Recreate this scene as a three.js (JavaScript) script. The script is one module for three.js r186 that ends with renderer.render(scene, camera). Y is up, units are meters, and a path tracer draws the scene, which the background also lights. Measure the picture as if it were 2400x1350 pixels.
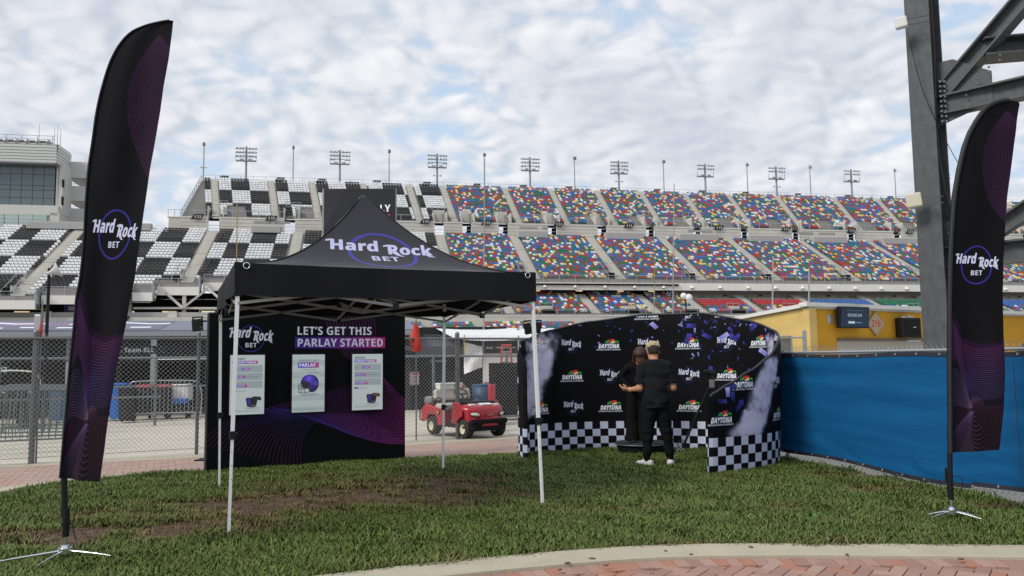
import * as THREE from 'three';
import { mergeGeometries, mergeVertices } from 'three/addons/utils/BufferGeometryUtils.js';
import { RoundedBoxGeometry } from 'three/addons/geometries/RoundedBoxGeometry.js';

// ---------------------------------------------------------------- camera, sky, sun, exposure
const F = 1848, PITCH = THREE.MathUtils.degToRad(5.2), ROLL = -0.0124, EYE = 1.55;
const scene = new THREE.Scene();
const camera = new THREE.PerspectiveCamera(2 * Math.atan(675 / F) * 180 / Math.PI, 16 / 9, 0.1, 3000);
camera.rotation.order = 'YXZ';
camera.rotation.set(PITCH, 0, ROLL);
camera.position.set(0, EYE, 0);
camera.updateMatrixWorld(true);
const renderer = new THREE.WebGLRenderer({ antialias: true });
renderer.toneMapping = THREE.LinearToneMapping;
renderer.toneMappingExposure = 1.25;
renderer.shadowMap.enabled = true;
const SUN_DIR = new THREE.Vector3(-0.62, 0.66, 0.42).normalize();
const sun = new THREE.DirectionalLight(new THREE.Color(1.0, 0.94, 0.86), 1.9);
sun.name = 'sun_light';
sun.position.copy(SUN_DIR).multiplyScalar(200).add(new THREE.Vector3(0, 0, -40));
sun.target.position.set(0, 0, -40);
sun.castShadow = true; sun.shadow.radius = 34; sun.shadow.mapSize.set(2048, 2048);
Object.assign(sun.shadow.camera, { left: -150, right: 150, top: 150, bottom: -150, near: 1, far: 500 });
scene.add(sun, sun.target);

// seeded noise
function rng(seed) { let s = seed >>> 0; return () => { s = (s + 0x6d2b79f5) | 0; let t = Math.imul(s ^ (s >>> 15), 1 | s); t = (t + Math.imul(t ^ (t >>> 7), 61 | t)) ^ t; return ((t ^ (t >>> 14)) >>> 0) / 4294967296; }; }
const PERM = (() => { const r = rng(7), p = Array.from({ length: 256 }, (_, i) => i); for (let i = 255; i > 0; i--) { const j = Math.floor(r() * (i + 1)); [p[i], p[j]] = [p[j], p[i]]; } const o = new Uint8Array(512); for (let i = 0; i < 512; i++) o[i] = p[i & 255]; return o; })();
const GX = new Float32Array(256), GY = new Float32Array(256);
for (let i = 0; i < 256; i++) { GX[i] = Math.cos(i * 2.399963); GY[i] = Math.sin(i * 2.399963); }
function n2(x, y) {
  const ix = Math.floor(x), iy = Math.floor(y), fx = x - ix, fy = y - iy, X = ix & 255, Y = iy & 255;
  const u = fx * fx * fx * (fx * (fx * 6 - 15) + 10), v = fy * fy * fy * (fy * (fy * 6 - 15) + 10);
  const a = PERM[PERM[X] + Y], b = PERM[PERM[X + 1] + Y], c = PERM[PERM[X] + Y + 1], d = PERM[PERM[X + 1] + Y + 1];
  const p = GX[a] * fx + GY[a] * fy, q = GX[b] * (fx - 1) + GY[b] * fy, r = GX[c] * fx + GY[c] * (fy - 1), s = GX[d] * (fx - 1) + GY[d] * (fy - 1);
  const l = p + (q - p) * u, m = r + (s - r) * u;
  return (l + (m - l) * v) * 1.4;
}
function fbm(x, y, o = 4) { let s = 0, a = 0.5; for (let i = 0; i < o; i++) { s += a * n2(x, y); x = x * 2.03 + 17.3; y = y * 2.03 + 5.7; a *= 0.5; } return s; }
const { clamp, lerp, smoothstep } = THREE.MathUtils;

// broken morning cloud: one sheet of puffs on a plane above, blue showing in the gaps
function makeSky(W) {
  const H = W / 2, data = new Float32Array(W * H * 4);
  const sx = SUN_DIR.x, sz = SUN_DIR.z, sl = Math.hypot(sx, sz);
  const cover = (px, pz) => {
    const wx = px + 0.05 * fbm(px * 6 + 9, pz * 6, 2), wz = pz + 0.05 * fbm(px * 6, pz * 6 + 31, 2);
    const bl = 0.62 * Math.abs(n2(wx * 6.6, wz * 7.6)) + 0.36 * Math.abs(n2(wx * 14 + 7, wz * 16)) + 0.34 * fbm(wx * 25, wz * 28, 3);
    return [0.36 + 0.5 * fbm(wx * 1.5, wz * 1.8, 2) + 0.34 * n2(wx * 3.6 + 3, wz * 4.2) + 0.62 * bl, bl];
  };
  for (let row = 0; row < H; row++) {
    const el = ((row + 0.5) / H - 0.5) * Math.PI, y = Math.sin(el), c = Math.cos(el);
    for (let col = 0; col < W; col++) {
      const az = ((col + 0.5) / W - 0.5) * 2 * Math.PI, x = Math.cos(az) * c, z = Math.sin(az) * c, o = (row * W + col) * 4;
      let R, G, B;
      if (y <= -0.02) { R = 0.2; G = 0.21; B = 0.19; } else {
        const yy = Math.max(y, 0), up = smoothstep(yy, 0, 0.5);
        R = lerp(0.5, 0.38, up); G = lerp(0.61, 0.52, up); B = lerp(0.74, 0.7, up);
        const k = 1 / (yy + 0.32), px = x * k, pz = z * k;
        const [d, bl] = cover(px, pz), [e] = cover(px + 0.03 * sx / sl, pz + 0.03 * sz / sl);
        const a = smoothstep(d, 0.08, 0.46) * (0.74 + 0.22 * smoothstep(yy, 0.01, 0.16));
        const lit = clamp(0.37 + 0.85 * (bl - 0.2) + 0.85 * (d - e) - 0.45 * smoothstep(d, 0.55, 1.0), 0, 1), hz = 1 - smoothstep(yy, 0, 0.12);
        const cr = lerp(lerp(0.475, 0.8, lit), 0.58, hz * 0.5), cg = lerp(lerp(0.515, 0.79, lit), 0.63, hz * 0.5), cb = lerp(lerp(0.585, 0.8, lit), 0.7, hz * 0.5);
        R = lerp(R, cr, a); G = lerp(G, cg, a); B = lerp(B, cb, a);
      }
      data[o] = R; data[o + 1] = G; data[o + 2] = B; data[o + 3] = 1;
    }
  }
  const t = new THREE.DataTexture(data, W, H, THREE.RGBAFormat, THREE.FloatType);
  t.mapping = THREE.EquirectangularReflectionMapping; t.magFilter = THREE.LinearFilter; t.needsUpdate = true;
  return t;
}
scene.background = makeSky(4096);
scene.environment = scene.background;

// ---------------------------------------------------------------- helpers
const V = (x, y, z) => new THREE.Vector3(x, y, z);
// a pixel of the 2400 x 1350 photograph turned into a point at a known depth or on level ground
function pixelRay(px, py) { return V((px - 1200) / F, (675 - py) / F, -1).applyQuaternion(camera.quaternion); }
function at(px, py, depth) { const d = pixelRay(px, py); return d.multiplyScalar(depth / -d.z).add(camera.position); }
function ground(px, py, h = 0) { const d = pixelRay(px, py); return d.multiplyScalar((h - EYE) / d.y).add(camera.position); }
const used = {};
function numbered(n) { const k = used[n] = (used[n] ?? -1) + 1; return k ? n + '_' + String(k).padStart(3, '0') : n; }
function tag(o, label, category, group, kind) { if (label) o.userData.label = label; if (category) o.userData.category = category; if (group) o.userData.group = group; if (kind) o.userData.kind = kind; return o; }
function thing(name, label, category, pos = [0, 0, 0], turn = 0, group) {
  const o = new THREE.Group(); o.name = numbered(name); o.position.set(...pos); o.rotation.y = turn; scene.add(o); return tag(o, label, category, group);
}
function flat(g) { // one layout for merging
  g = g.index ? g.toNonIndexed() : g;
  const o = new THREE.BufferGeometry();
  o.setAttribute('position', g.attributes.position);
  if (!g.attributes.normal) g.computeVertexNormals();
  o.setAttribute('normal', g.attributes.normal);
  o.setAttribute('uv', g.attributes.uv ?? new THREE.BufferAttribute(new Float32Array(g.attributes.position.count * 2), 2));
  return o;
}
function merge(list) { return list.length === 1 ? list[0] : mergeGeometries(list.map(flat)); }
function part(name, geos, mat, parent = scene, label) {
  const m = new THREE.Mesh(Array.isArray(geos) ? merge(geos) : geos, mat);
  m.castShadow = m.receiveShadow = true;
  m.name = parent === scene ? numbered(name) : name; parent.add(m);
  if (label) m.userData.label = label;
  return m;
}
function place(g, x = 0, y = 0, z = 0, rx = 0, ry = 0, rz = 0) { return g.applyMatrix4(new THREE.Matrix4().compose(V(x, y, z), new THREE.Quaternion().setFromEuler(new THREE.Euler(rx, ry, rz, 'YXZ')), V(1, 1, 1))); }
// a box whose uv are metres
function box(w, h, d, x = 0, y = 0, z = 0, rx = 0, ry = 0, rz = 0) {
  const g = new THREE.BoxGeometry(w, h, d), uv = g.attributes.uv, s = [[d, h], [d, h], [w, d], [w, d], [w, h], [w, h]];
  for (let i = 0; i < 24; i++) uv.setXY(i, uv.getX(i) * s[i >> 2][0], uv.getY(i) * s[i >> 2][1]);
  return place(g, x, y, z, rx, ry, rz);
}
function rbox(w, h, d, r, x = 0, y = 0, z = 0, rx = 0, ry = 0, rz = 0, seg = 2) { return place(new RoundedBoxGeometry(w, h, d, seg, r), x, y, z, rx, ry, rz); }
function cyl(r0, r1, h, x = 0, y = 0, z = 0, rx = 0, ry = 0, rz = 0, n = 12) { return place(new THREE.CylinderGeometry(r1, r0, h, n), x, y, z, rx, ry, rz); }
function frameOf(a, b, upHint) {
  const d = b.clone().sub(a), len = d.length(); d.normalize();
  let u = (upHint ?? (Math.abs(d.y) > 0.95 ? V(0, 0, 1) : V(0, 1, 0))).clone();
  const s = V().crossVectors(u, d).normalize(); u = V().crossVectors(d, s);
  return [new THREE.Matrix4().makeBasis(s, u, d).setPosition(a.clone().add(b).multiplyScalar(0.5)), len];
}
function bar(a, b, w, h = w, up) { const [m, len] = frameOf(a, b, up); return box(w, h, len).applyMatrix4(m); }
function rod(a, b, r, n = 8, r1 = r) { const [m, len] = frameOf(a, b); return place(new THREE.CylinderGeometry(r1, r, len, n), 0, 0, 0, Math.PI / 2).applyMatrix4(m); }
function tube(pts, r, seg = 24, n = 7, closed = false) { return new THREE.TubeGeometry(new THREE.CatmullRomCurve3(pts, closed, 'centripetal'), seg, r, n, closed); }
function prism(pts, depth, bevel = 0) { // outline in x-y, extruded along z from 0
  const s = new THREE.Shape(pts.map((p) => new THREE.Vector2(p[0], p[1])));
  return new THREE.ExtrudeGeometry(s, { depth, bevelEnabled: bevel > 0, bevelSize: bevel, bevelThickness: bevel, bevelSegments: 2, curveSegments: 8 });
}
// an outline given in (z, y), extruded across x from x0 to x0 + w
function across(pts, w, x0, bevel = 0) { return prism(pts, w, bevel).rotateY(-Math.PI / 2).translate(x0 + w, 0, 0); }
function lathe(pts, n = 24) { return new THREE.LatheGeometry(pts.map((p) => new THREE.Vector2(p[0], p[1])), n); }
// a sheet of rows of points: rows[i][j] is a Vector3, uv by row and column unless given
function sheet(rows, uvOf) {
  const m = rows.length, n = rows[0].length, p = new Float32Array(m * n * 3), uv = new Float32Array(m * n * 2), idx = [];
  for (let i = 0; i < m; i++) for (let j = 0; j < n; j++) {
    rows[i][j].toArray(p, (i * n + j) * 3);
    const [u, v] = uvOf ? uvOf(i, j, rows[i][j]) : [j / (n - 1), i / (m - 1)];
    uv[(i * n + j) * 2] = u; uv[(i * n + j) * 2 + 1] = v;
    if (i && j) { const a = (i - 1) * n + j - 1, b = a + 1, c = a + n, d = c + 1; idx.push(a, b, d, a, d, c); }
  }
  const g = new THREE.BufferGeometry();
  g.setAttribute('position', new THREE.BufferAttribute(p, 3)); g.setAttribute('uv', new THREE.BufferAttribute(uv, 2)); g.setIndex(idx); g.computeVertexNormals();
  return g;
}
function polygon(pts, y = 0) { // level polygon of [x, z], uv in metres
  const g = new THREE.ShapeGeometry(new THREE.Shape(pts.map(([x, z]) => new THREE.Vector2(x, -z))));
  g.rotateX(-Math.PI / 2); g.translate(0, y, 0); return g;
}
function smooth(pts, per = 8) { return new THREE.CatmullRomCurve3(pts.map(([x, z]) => V(x, 0, z)), false, 'centripetal').getPoints((pts.length - 1) * per).map((p) => [p.x, p.z]); }

// materials and textures
const lin = (hex) => new THREE.Color(hex);
function mat(color, roughness = 0.7, metalness = 0, more = {}) { return new (more.specularIntensity !== undefined ? THREE.MeshPhysicalMaterial : THREE.MeshStandardMaterial)({ color: color.isColor ? color : new THREE.Color(color), roughness, metalness, side: THREE.DoubleSide, ...more }); }
function print(w, h, draw) {
  const c = document.createElement('canvas'); c.width = w; c.height = h;
  const ctx = c.getContext('2d'); draw(ctx, w, h);
  const t = new THREE.CanvasTexture(c); t.colorSpace = THREE.SRGBColorSpace; t.anisotropy = 8; return t;
}
function grain(n, f, srgb) { // tileable data texture: f(u, v) in 0..1 gives a grey or [r, g, b]
  const d = new Uint8Array(n * n * 4);
  for (let j = 0; j < n; j++) for (let i = 0; i < n; i++) { const v = f(i / n, j / n), a = Array.isArray(v) ? v : [v, v, v]; for (let k = 0; k < 3; k++) d[(j * n + i) * 4 + k] = clamp(a[k], 0, 1) * 255; d[(j * n + i) * 4 + 3] = 255; }
  const t = new THREE.DataTexture(d, n, n); t.wrapS = t.wrapT = THREE.RepeatWrapping; t.magFilter = THREE.LinearFilter; t.minFilter = THREE.LinearMipmapLinearFilter; t.generateMipmaps = true;
  if (srgb) t.colorSpace = THREE.SRGBColorSpace;
  t.needsUpdate = true; return t;
}
function tile(f, u, v, k) { // blend four shifted copies so that the pattern repeats without a seam
  const x = u * k, y = v * k;
  return f(x, y) * (1 - u) * (1 - v) + f(x - k, y) * u * (1 - v) + f(x, y - k) * (1 - u) * v + f(x - k, y - k) * u * v;
}
function repeat(t, x, y = x) { const c = t.clone(); c.wrapS = c.wrapT = THREE.RepeatWrapping; c.repeat.set(x, y); c.needsUpdate = true; return c; }
const T = {
  mottled: grain(256, (u, v) => 0.5 + 0.55 * tile((x, y) => fbm(x, y, 5), u, v, 6)),
  speckle: grain(256, (u, v) => 0.55 + 0.5 * tile((x, y) => fbm(x, y, 3), u, v, 40)),
  concrete: grain(512, (u, v) => { const a = tile((x, y) => fbm(x, y, 5), u, v, 5), b = tile((x, y) => n2(x, y), u, v, 90); const k = 0.86 + 0.2 * a + 0.1 * b; return [k, k * 0.985, k * 0.955]; }),
  weave: grain(128, (u, v) => 0.5 + 0.25 * Math.sin(u * Math.PI * 64) * Math.sin(v * Math.PI * 64) + 0.12 * tile((x, y) => fbm(x, y, 3), u, v, 8)),
  brushed: grain(256, (u, v) => 0.6 + 0.3 * tile((x, y) => fbm(x * 0.3, y * 6, 4), u, v, 8)),
};
const M = {
  concrete: mat(new THREE.Color(0.5, 0.475, 0.42), 0.9, 0, { map: repeat(T.concrete, 0.5), bumpMap: repeat(T.speckle, 1), bumpScale: 0.002 }),
  kerb: mat(new THREE.Color(0.5, 0.46, 0.36), 0.9, 0, { map: repeat(T.concrete, 0.7), bumpMap: repeat(T.speckle, 2), bumpScale: 0.003 }),
  stand: mat(new THREE.Color(0.66, 0.645, 0.59), 0.85, 0, { map: repeat(T.concrete, 0.08) }),
  standDark: mat(new THREE.Color(0.34, 0.33, 0.31), 0.9),
  standRiser: mat(new THREE.Color(0.27, 0.265, 0.255), 0.9),
  whitePaint: mat(new THREE.Color(0.72, 0.72, 0.7), 0.55),
  cream: mat(new THREE.Color(0.76, 0.74, 0.68), 0.7),
  greyMetal: mat(new THREE.Color(0.3, 0.31, 0.32), 0.5, 0.35),
  galv: mat(new THREE.Color(0.42, 0.43, 0.44), 0.45, 0.6, { roughnessMap: repeat(T.mottled, 2) }),
  galvGrey: mat(new THREE.Color(0.17, 0.18, 0.185), 0.5, 0.4, { roughnessMap: repeat(T.mottled, 2) }),
  galvDark: mat(new THREE.Color(0.2, 0.21, 0.22), 0.5, 0.5),
  chrome: mat(new THREE.Color(0.75, 0.76, 0.78), 0.22, 1),
  black: mat(new THREE.Color(0.01, 0.01, 0.012), 0.5, 0, { specularIntensity: 0.5 }),
  blackMatt: mat(new THREE.Color(0.012, 0.012, 0.014), 0.85, 0, { specularIntensity: 0.3 }),
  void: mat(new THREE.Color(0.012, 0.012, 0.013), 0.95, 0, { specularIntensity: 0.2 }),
  rubber: mat(new THREE.Color(0.02, 0.02, 0.02), 0.8, 0, { bumpMap: repeat(T.speckle, 6), bumpScale: 0.003 }),
};
// ---------------------------------------------------------------- ground, lawn, paths
const structure = (o) => tag(o, null, null, null, 'structure');
structure(part('ground', polygon([[-900, 60], [900, 60], [900, -1400], [-900, -1400]], -0.03), mat(new THREE.Color(0.33, 0.32, 0.29), 0.92, 0, { map: repeat(T.concrete, 0.12), bumpMap: repeat(T.speckle, 0.8), bumpScale: 0.002 })));
structure(part('road', polygon([[-40, -11], [-7.9, -12.2], [-5.3, -13.2], [-2, -14.65], [0.2, -15.8], [3.3, -14.2], [4.25, -12.3], [5.2, -8.9], [6.2, -6], [22, -6], [22, -60], [-40, -60]], -0.024), mat(new THREE.Color(0.6, 0.565, 0.49), 0.9, 0, { map: repeat(T.concrete, 0.22), bumpMap: repeat(T.speckle, 0.9), bumpScale: 0.002 })));

const lawnBack = [[-6.2, -9.1], [-6.12, -9.7], [-5.95, -10.4], [-5.3, -11.0], [-4.5, -11.45], [-3.2, -12.0], [-1.71, -12.62], [-0.5, -12.88], [0.2, -13.2], [1, -13.95], [2.4, -14.35], [3.4, -14.1]];
const lawnRight = [[3.8, -13.0], [4.08, -12.0], [4.5, -10.5], [4.84, -9.3], [5.2, -8.2], [5.65, -7.1], [6.1, -6.3]];
const kerbIn = [[6.1, -6.3], [4.05, -6.45], [3.24, -6.53], [1.98, -6.62], [1.11, -6.6], [0.23, -6.41], [-0.97, -6.0], [-2.2, -5.4], [-3.5, -4.5], [-4.6, -3.4]];
const lawnLeft = [[-5.6, -3.4], [-6.3, -5], [-6.45, -7.2], [-6.2, -9.1]];
const lawnEdge = [...smooth(lawnBack), ...smooth(lawnRight), ...smooth(kerbIn), ...smooth(lawnLeft)];
function inside(x, z, poly) { let c = false; for (let i = 0, j = poly.length - 1; i < poly.length; j = i++) { const [a, b] = poly[i], [d, e] = poly[j]; if ((b > z) !== (e > z) && x < ((d - a) * (z - b)) / (e - b) + a) c = !c; } return c; }
// bare, brown patches worn into the turf: [px, py, half width, half depth, strength]
const worn = [[300, 1262, 1.1, 0.28, 0.7], [200, 1210, 0.8, 0.25, 0.5], [560, 1190, 0.8, 0.4, 0.55], [380, 1238, 0.75, 0.2, 1], [90, 1262, 0.5, 0.3, 1.1], [120, 1285, 0.3, 0.16, 1], [240, 1240, 0.35, 0.12, 0.9], [400, 1185, 0.5, 0.12, 0.7], [590, 1240, 0.5, 0.16, 0.9], [330, 1295, 0.22, 0.1, 1], [850, 1150, 1.7, 1.2, 0.75], [560, 1215, 1.3, 0.4, 0.35], [1150, 1160, 1.2, 0.5, 0.3], [680, 1185, 0.8, 0.5, 0.85], [1040, 1135, 0.7, 0.7, 0.6], [980, 1175, 0.9, 0.4, 0.75], [1420, 1200, 0.7, 0.2, 0.55], [1800, 1190, 0.6, 0.2, 0.5], [1950, 1118, 0.6, 0.3, 1], [2080, 1150, 0.5, 0.25, 0.9], [2310, 1190, 0.5, 0.15, 0.9], [1700, 1120, 0.6, 0.3, 0.45], [2000, 1215, 0.3, 0.08, 0.7]]
  .map(([a, b, rx, rz, k]) => { const p = ground(a, b); return [p.x, p.z, rx, rz, k]; });
function bare(x, z) {
  let b = 0.0 + 0.3 * fbm(x * 0.9 + 40, z * 1.3, 3);
  let w = 0; for (const [cx, cz, rx, rz, k] of worn) w += k * Math.exp(-(((x - cx) / rx) ** 2 + ((z - cz) / rz) ** 2));
  w = Math.min(w, 1.15); b += w * 0.84 + (0.35 + 1.0 * w) * fbm(x * 2.4, z * 4.2 + 9, 4) + 0.25 * w * n2(x * 14, z * 18);
  for (const [a, d] of kerbEdgePts) { const q = (x - a) ** 2 + (z - d) ** 2; if (q < 0.02) { b += 0.25; break; } }
  return clamp(b, 0, 1);
}
const kerbEdgePts = smooth(kerbIn, 14).filter(([x]) => x > -2);
{
  const n = 768, x0 = -7, x1 = 7, z0 = -15, z1 = -2.5, d = new Uint8Array(n * n * 4), g = polygon(lawnEdge, 0.004), p = g.attributes.position, uv = g.attributes.uv;
  for (let j = 0; j < n; j++) for (let i = 0; i < n; i++) {
    const x = x0 + (x1 - x0) * (i + 0.5) / n, z = z0 + (z1 - z0) * (j + 0.5) / n, b = smoothstep(bare(x, z), 0.2, 0.75), f = 0.75 + 0.7 * fbm(x * 9, z * 9, 4) + 0.25 * n2(x * 40, z * 40), o = (j * n + i) * 4;
    const c = [lerp(0.07, 0.105, b) * f, lerp(0.08, 0.06, b) * f, lerp(0.03, 0.036, b) * f];
    for (let k = 0; k < 3; k++) d[o + k] = 255 * Math.pow(clamp(c[k], 0, 1), 1 / 2.2);
    d[o + 3] = 255;
  }
  for (let i = 0; i < p.count; i++) uv.setXY(i, (p.getX(i) - x0) / (x1 - x0), (p.getZ(i) - z0) / (z1 - z0));
  const t = new THREE.DataTexture(d, n, n); t.colorSpace = THREE.SRGBColorSpace; t.magFilter = THREE.LinearFilter; t.needsUpdate = true;
  structure(part('lawn', g, mat('#ffffff', 0.95, 0, { map: t, bumpMap: repeat(T.mottled, 40), bumpScale: 0.02 })));
}
// grass: tufts of bent blades, one object
{
  const r = rng(11);
  const tuft = (blades, tall, spread) => {
    const pos = [], idx = [], nor = [];
    for (let b = 0; b < blades; b++) {
      const a = r() * 6.283, lean = 0.25 + r() * 0.75, h = tall * (0.55 + 0.6 * r()), w = 0.0029 + 0.0018 * r(), ox = (r() - 0.5) * spread, oz = (r() - 0.5) * spread, ca = Math.cos(a), sa = Math.sin(a), i0 = pos.length / 3;
      for (const [t, k] of [[0, 1], [0.45, 0.95], [0.8, 0.6]]) { const out = lean * h * t * t * 1.1, y = h * (t - 0.28 * lean * t * t); for (const s of [-1, 1]) { pos.push(ox + ca * out - sa * w * k * s, y, oz + sa * out + ca * w * k * s); nor.push(-ca * lean * 0.6, 0.8, -sa * lean * 0.6); } }
      pos.push(ox + ca * lean * h * 1.1, h * (1 - 0.28 * lean), oz + sa * lean * h * 1.1); nor.push(-ca * lean * 0.6, 0.8, -sa * lean * 0.6);
      idx.push(i0, i0 + 1, i0 + 3, i0, i0 + 3, i0 + 2, i0 + 2, i0 + 3, i0 + 5, i0 + 2, i0 + 5, i0 + 4, i0 + 4, i0 + 5, i0 + 6);
    }
    const g = new THREE.BufferGeometry(); g.setAttribute('position', new THREE.Float32BufferAttribute(pos, 3)); g.setAttribute('normal', new THREE.Float32BufferAttribute(nor, 3)); g.setIndex(idx); return g;
  };
  const count = 84000, m = new THREE.Matrix4(), q = new THREE.Quaternion(), up = V(0, 1, 0), col = new THREE.Color();
  const spots = [[], [], []];
  for (let tries = 0; spots[0].length + spots[1].length + spots[2].length < count && tries < count * 6; tries++) {
    const x = -6.6 + 13 * r(), z = -14.4 + 10.4 * r();
    if (z > -4.6 || !inside(x, z, lawnEdge)) continue;
    const b = bare(x, z);
    if (r() < smoothstep(b, 0.3, 0.85) * 0.82) continue;
    spots[Math.floor(r() * 3)].push([x, z, b]);
  }
  const root = new THREE.Group(); root.name = 'grass'; scene.add(root);
  tag(root, 'short green turf blades with straw and brown worn patches', 'grass', null, 'stuff');
  const bladeMat = new THREE.MeshPhysicalMaterial({ color: 0xffffff, roughness: 0.62, side: THREE.DoubleSide, specularIntensity: 0.45 });
  spots.forEach((list, k) => {
    const im = new THREE.InstancedMesh(tuft(k === 2 ? 9 : 14, [0.058, 0.044, 0.075][k], k === 2 ? 0.2 : 0.13), bladeMat, list.length); im.name = 'grass_blades';
    list.forEach(([x, z, b], i) => {
      const s = (0.75 + 0.55 * r()) * (1 - 0.55 * smoothstep(b, 0.2, 0.8)) * (0.7 + 0.55 * smoothstep(fbm(x * 1.7, z * 2.2 + 70, 3), -0.35, 0.4));
      m.compose(V(x, 0.002, z), q.setFromAxisAngle(up, r() * 6.283), V(s * 1.1, s, s * 1.1)); im.setMatrixAt(i, m);
      const dry = clamp(smoothstep(b, 0.08, 0.7) * 0.95 + (r() < 0.16 ? 0.7 : 0) * r() + 0.2 * fbm(x * 3 + 5, z * 3, 2), 0, 1), v = 0.5 + 0.85 * r() * r() + 0.2 * r();
      col.setRGB(lerp(0.132, 0.24, dry) * v, lerp(0.192, 0.175, dry) * v, lerp(0.045, 0.082, dry) * v); im.setColorAt(i, col);
    });
    im.castShadow = im.receiveShadow = true; root.add(im);
  });
}

// ribbons of concrete edging laid in lengths
function offset(pts, d) { return pts.map(([x, z], i) => { const a = pts[Math.max(i - 1, 0)], b = pts[Math.min(i + 1, pts.length - 1)], l = Math.hypot(b[0] - a[0], b[1] - a[1]); return [x - (b[1] - a[1]) / l * d, z + (b[0] - a[0]) / l * d]; }); }
function edging(name, line, width, top, pieceLen, m) {
  const root = new THREE.Group(); root.name = numbered(name); scene.add(root); structure(root);
  const inner = line, outer = offset(line, width); let start = 0, acc = 0;
  const piece = (i0, i1) => {
    const sh = 0.006, A = [], B = [];
    for (let i = i0; i <= i1; i++) { A.push(inner[i]); B.push(outer[i]); }
    const nudge = (P, i, j) => { const l = Math.hypot(P[j][0] - P[i][0], P[j][1] - P[i][1]); return [P[i][0] + (P[j][0] - P[i][0]) / l * sh, P[i][1] + (P[j][1] - P[i][1]) / l * sh]; };
    for (const P of [A, B]) { const a = nudge(P, 0, 1), b = nudge(P, P.length - 1, P.length - 2); P[0] = a; P[P.length - 1] = b; }
    const g = new THREE.ExtrudeGeometry(new THREE.Shape([...A, ...B.reverse()].map(([x, z]) => new THREE.Vector2(x, -z))), { depth: 0.12, bevelEnabled: true, bevelSize: 0.006, bevelThickness: 0.006, bevelSegments: 1 });
    g.rotateX(-Math.PI / 2); g.translate(0, top - 0.126, 0);
    part('kerb_stone', g, m, root);
  };
  for (let i = 1; i < line.length; i++) { acc += Math.hypot(line[i][0] - line[i - 1][0], line[i][1] - line[i - 1][1]); if (acc > pieceLen || i === line.length - 1) { piece(start, i); start = i; acc = 0; } }
  return [inner, outer];
}
const frontLine = smooth([...kerbIn].reverse(), 10);
const [, frontOuter] = edging('front_kerb', frontLine, 0.37, 0.03, 1.55, M.kerb);
edging('back_kerb', offset(smooth([[-6.55, -8.6], [-6.4, -9.5], [-6.2, -10.3], [-5.6, -10.95], [-4.7, -11.52]], 8), -0.02), -0.24, 0.012, 1.4, M.kerb);
edging('fence_kerb', smooth([[-9.4, -11.7], [-7.85, -12.28], [-5.26, -13.27], [-1.99, -14.72], [0.17, -15.86], [1.6, -16.6]], 8), -0.42, 0.004, 1.9, M.kerb);

// clay pavers: brick by brick near the camera, and the rest of each paved area as one part
const brickTones = ['#b08a7e', '#b99486', '#a8857b', '#b39186', '#bd9c90', '#b98470', '#a3847a'].map((h) => mat(lin(h).multiplyScalar(0.92), 0.9, 0, { map: repeat(T.concrete, 2.5), bumpMap: repeat(T.speckle, 6), bumpScale: 0.002 }));
const greyTones = ['#9a8782', '#a58f88'].map((h) => mat(lin(h), 0.9, 0, { map: repeat(T.concrete, 2.5) }));
const brickShape = () => { const g = new RoundedBoxGeometry(0.196, 0.05, 0.096, 1, 0.005); return g; };
function paving(name, bed, spots, tones, most) {
  const root = new THREE.Group(); root.name = numbered(name); scene.add(root); structure(root);
  part('sand_bed', bed, mat(new THREE.Color(0.33, 0.26, 0.22), 0.95), root);
  const r = rng(spots.length), g = brickShape(), rest = tones.map(() => []);
  spots.sort((a, b) => Math.hypot(a[0], a[1] + 0) - Math.hypot(b[0], b[1]));
  spots.forEach(([x, z, turn, s = 1], i) => {
    const k = Math.floor(r() * tones.length), y = -0.022 + (r() - 0.5) * 0.004;
    if (i < most) { const b = new THREE.Mesh(g, tones[k]); b.name = 'brick'; b.position.set(x, y, z); b.rotation.set((r() - 0.5) * 0.012, turn + (r() - 0.5) * 0.02, (r() - 0.5) * 0.012); b.scale.set(s, 1, s); b.castShadow = b.receiveShadow = true; root.add(b); } else rest[k].push(place(g.clone(), x, y, z, 0, turn + (r() - 0.5) * 0.02));
  });
  rest.forEach((list, k) => { if (list.length) tag(part('brick_field', list, tones[k], root), null, null, null, 'stuff'); });
}
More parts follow.
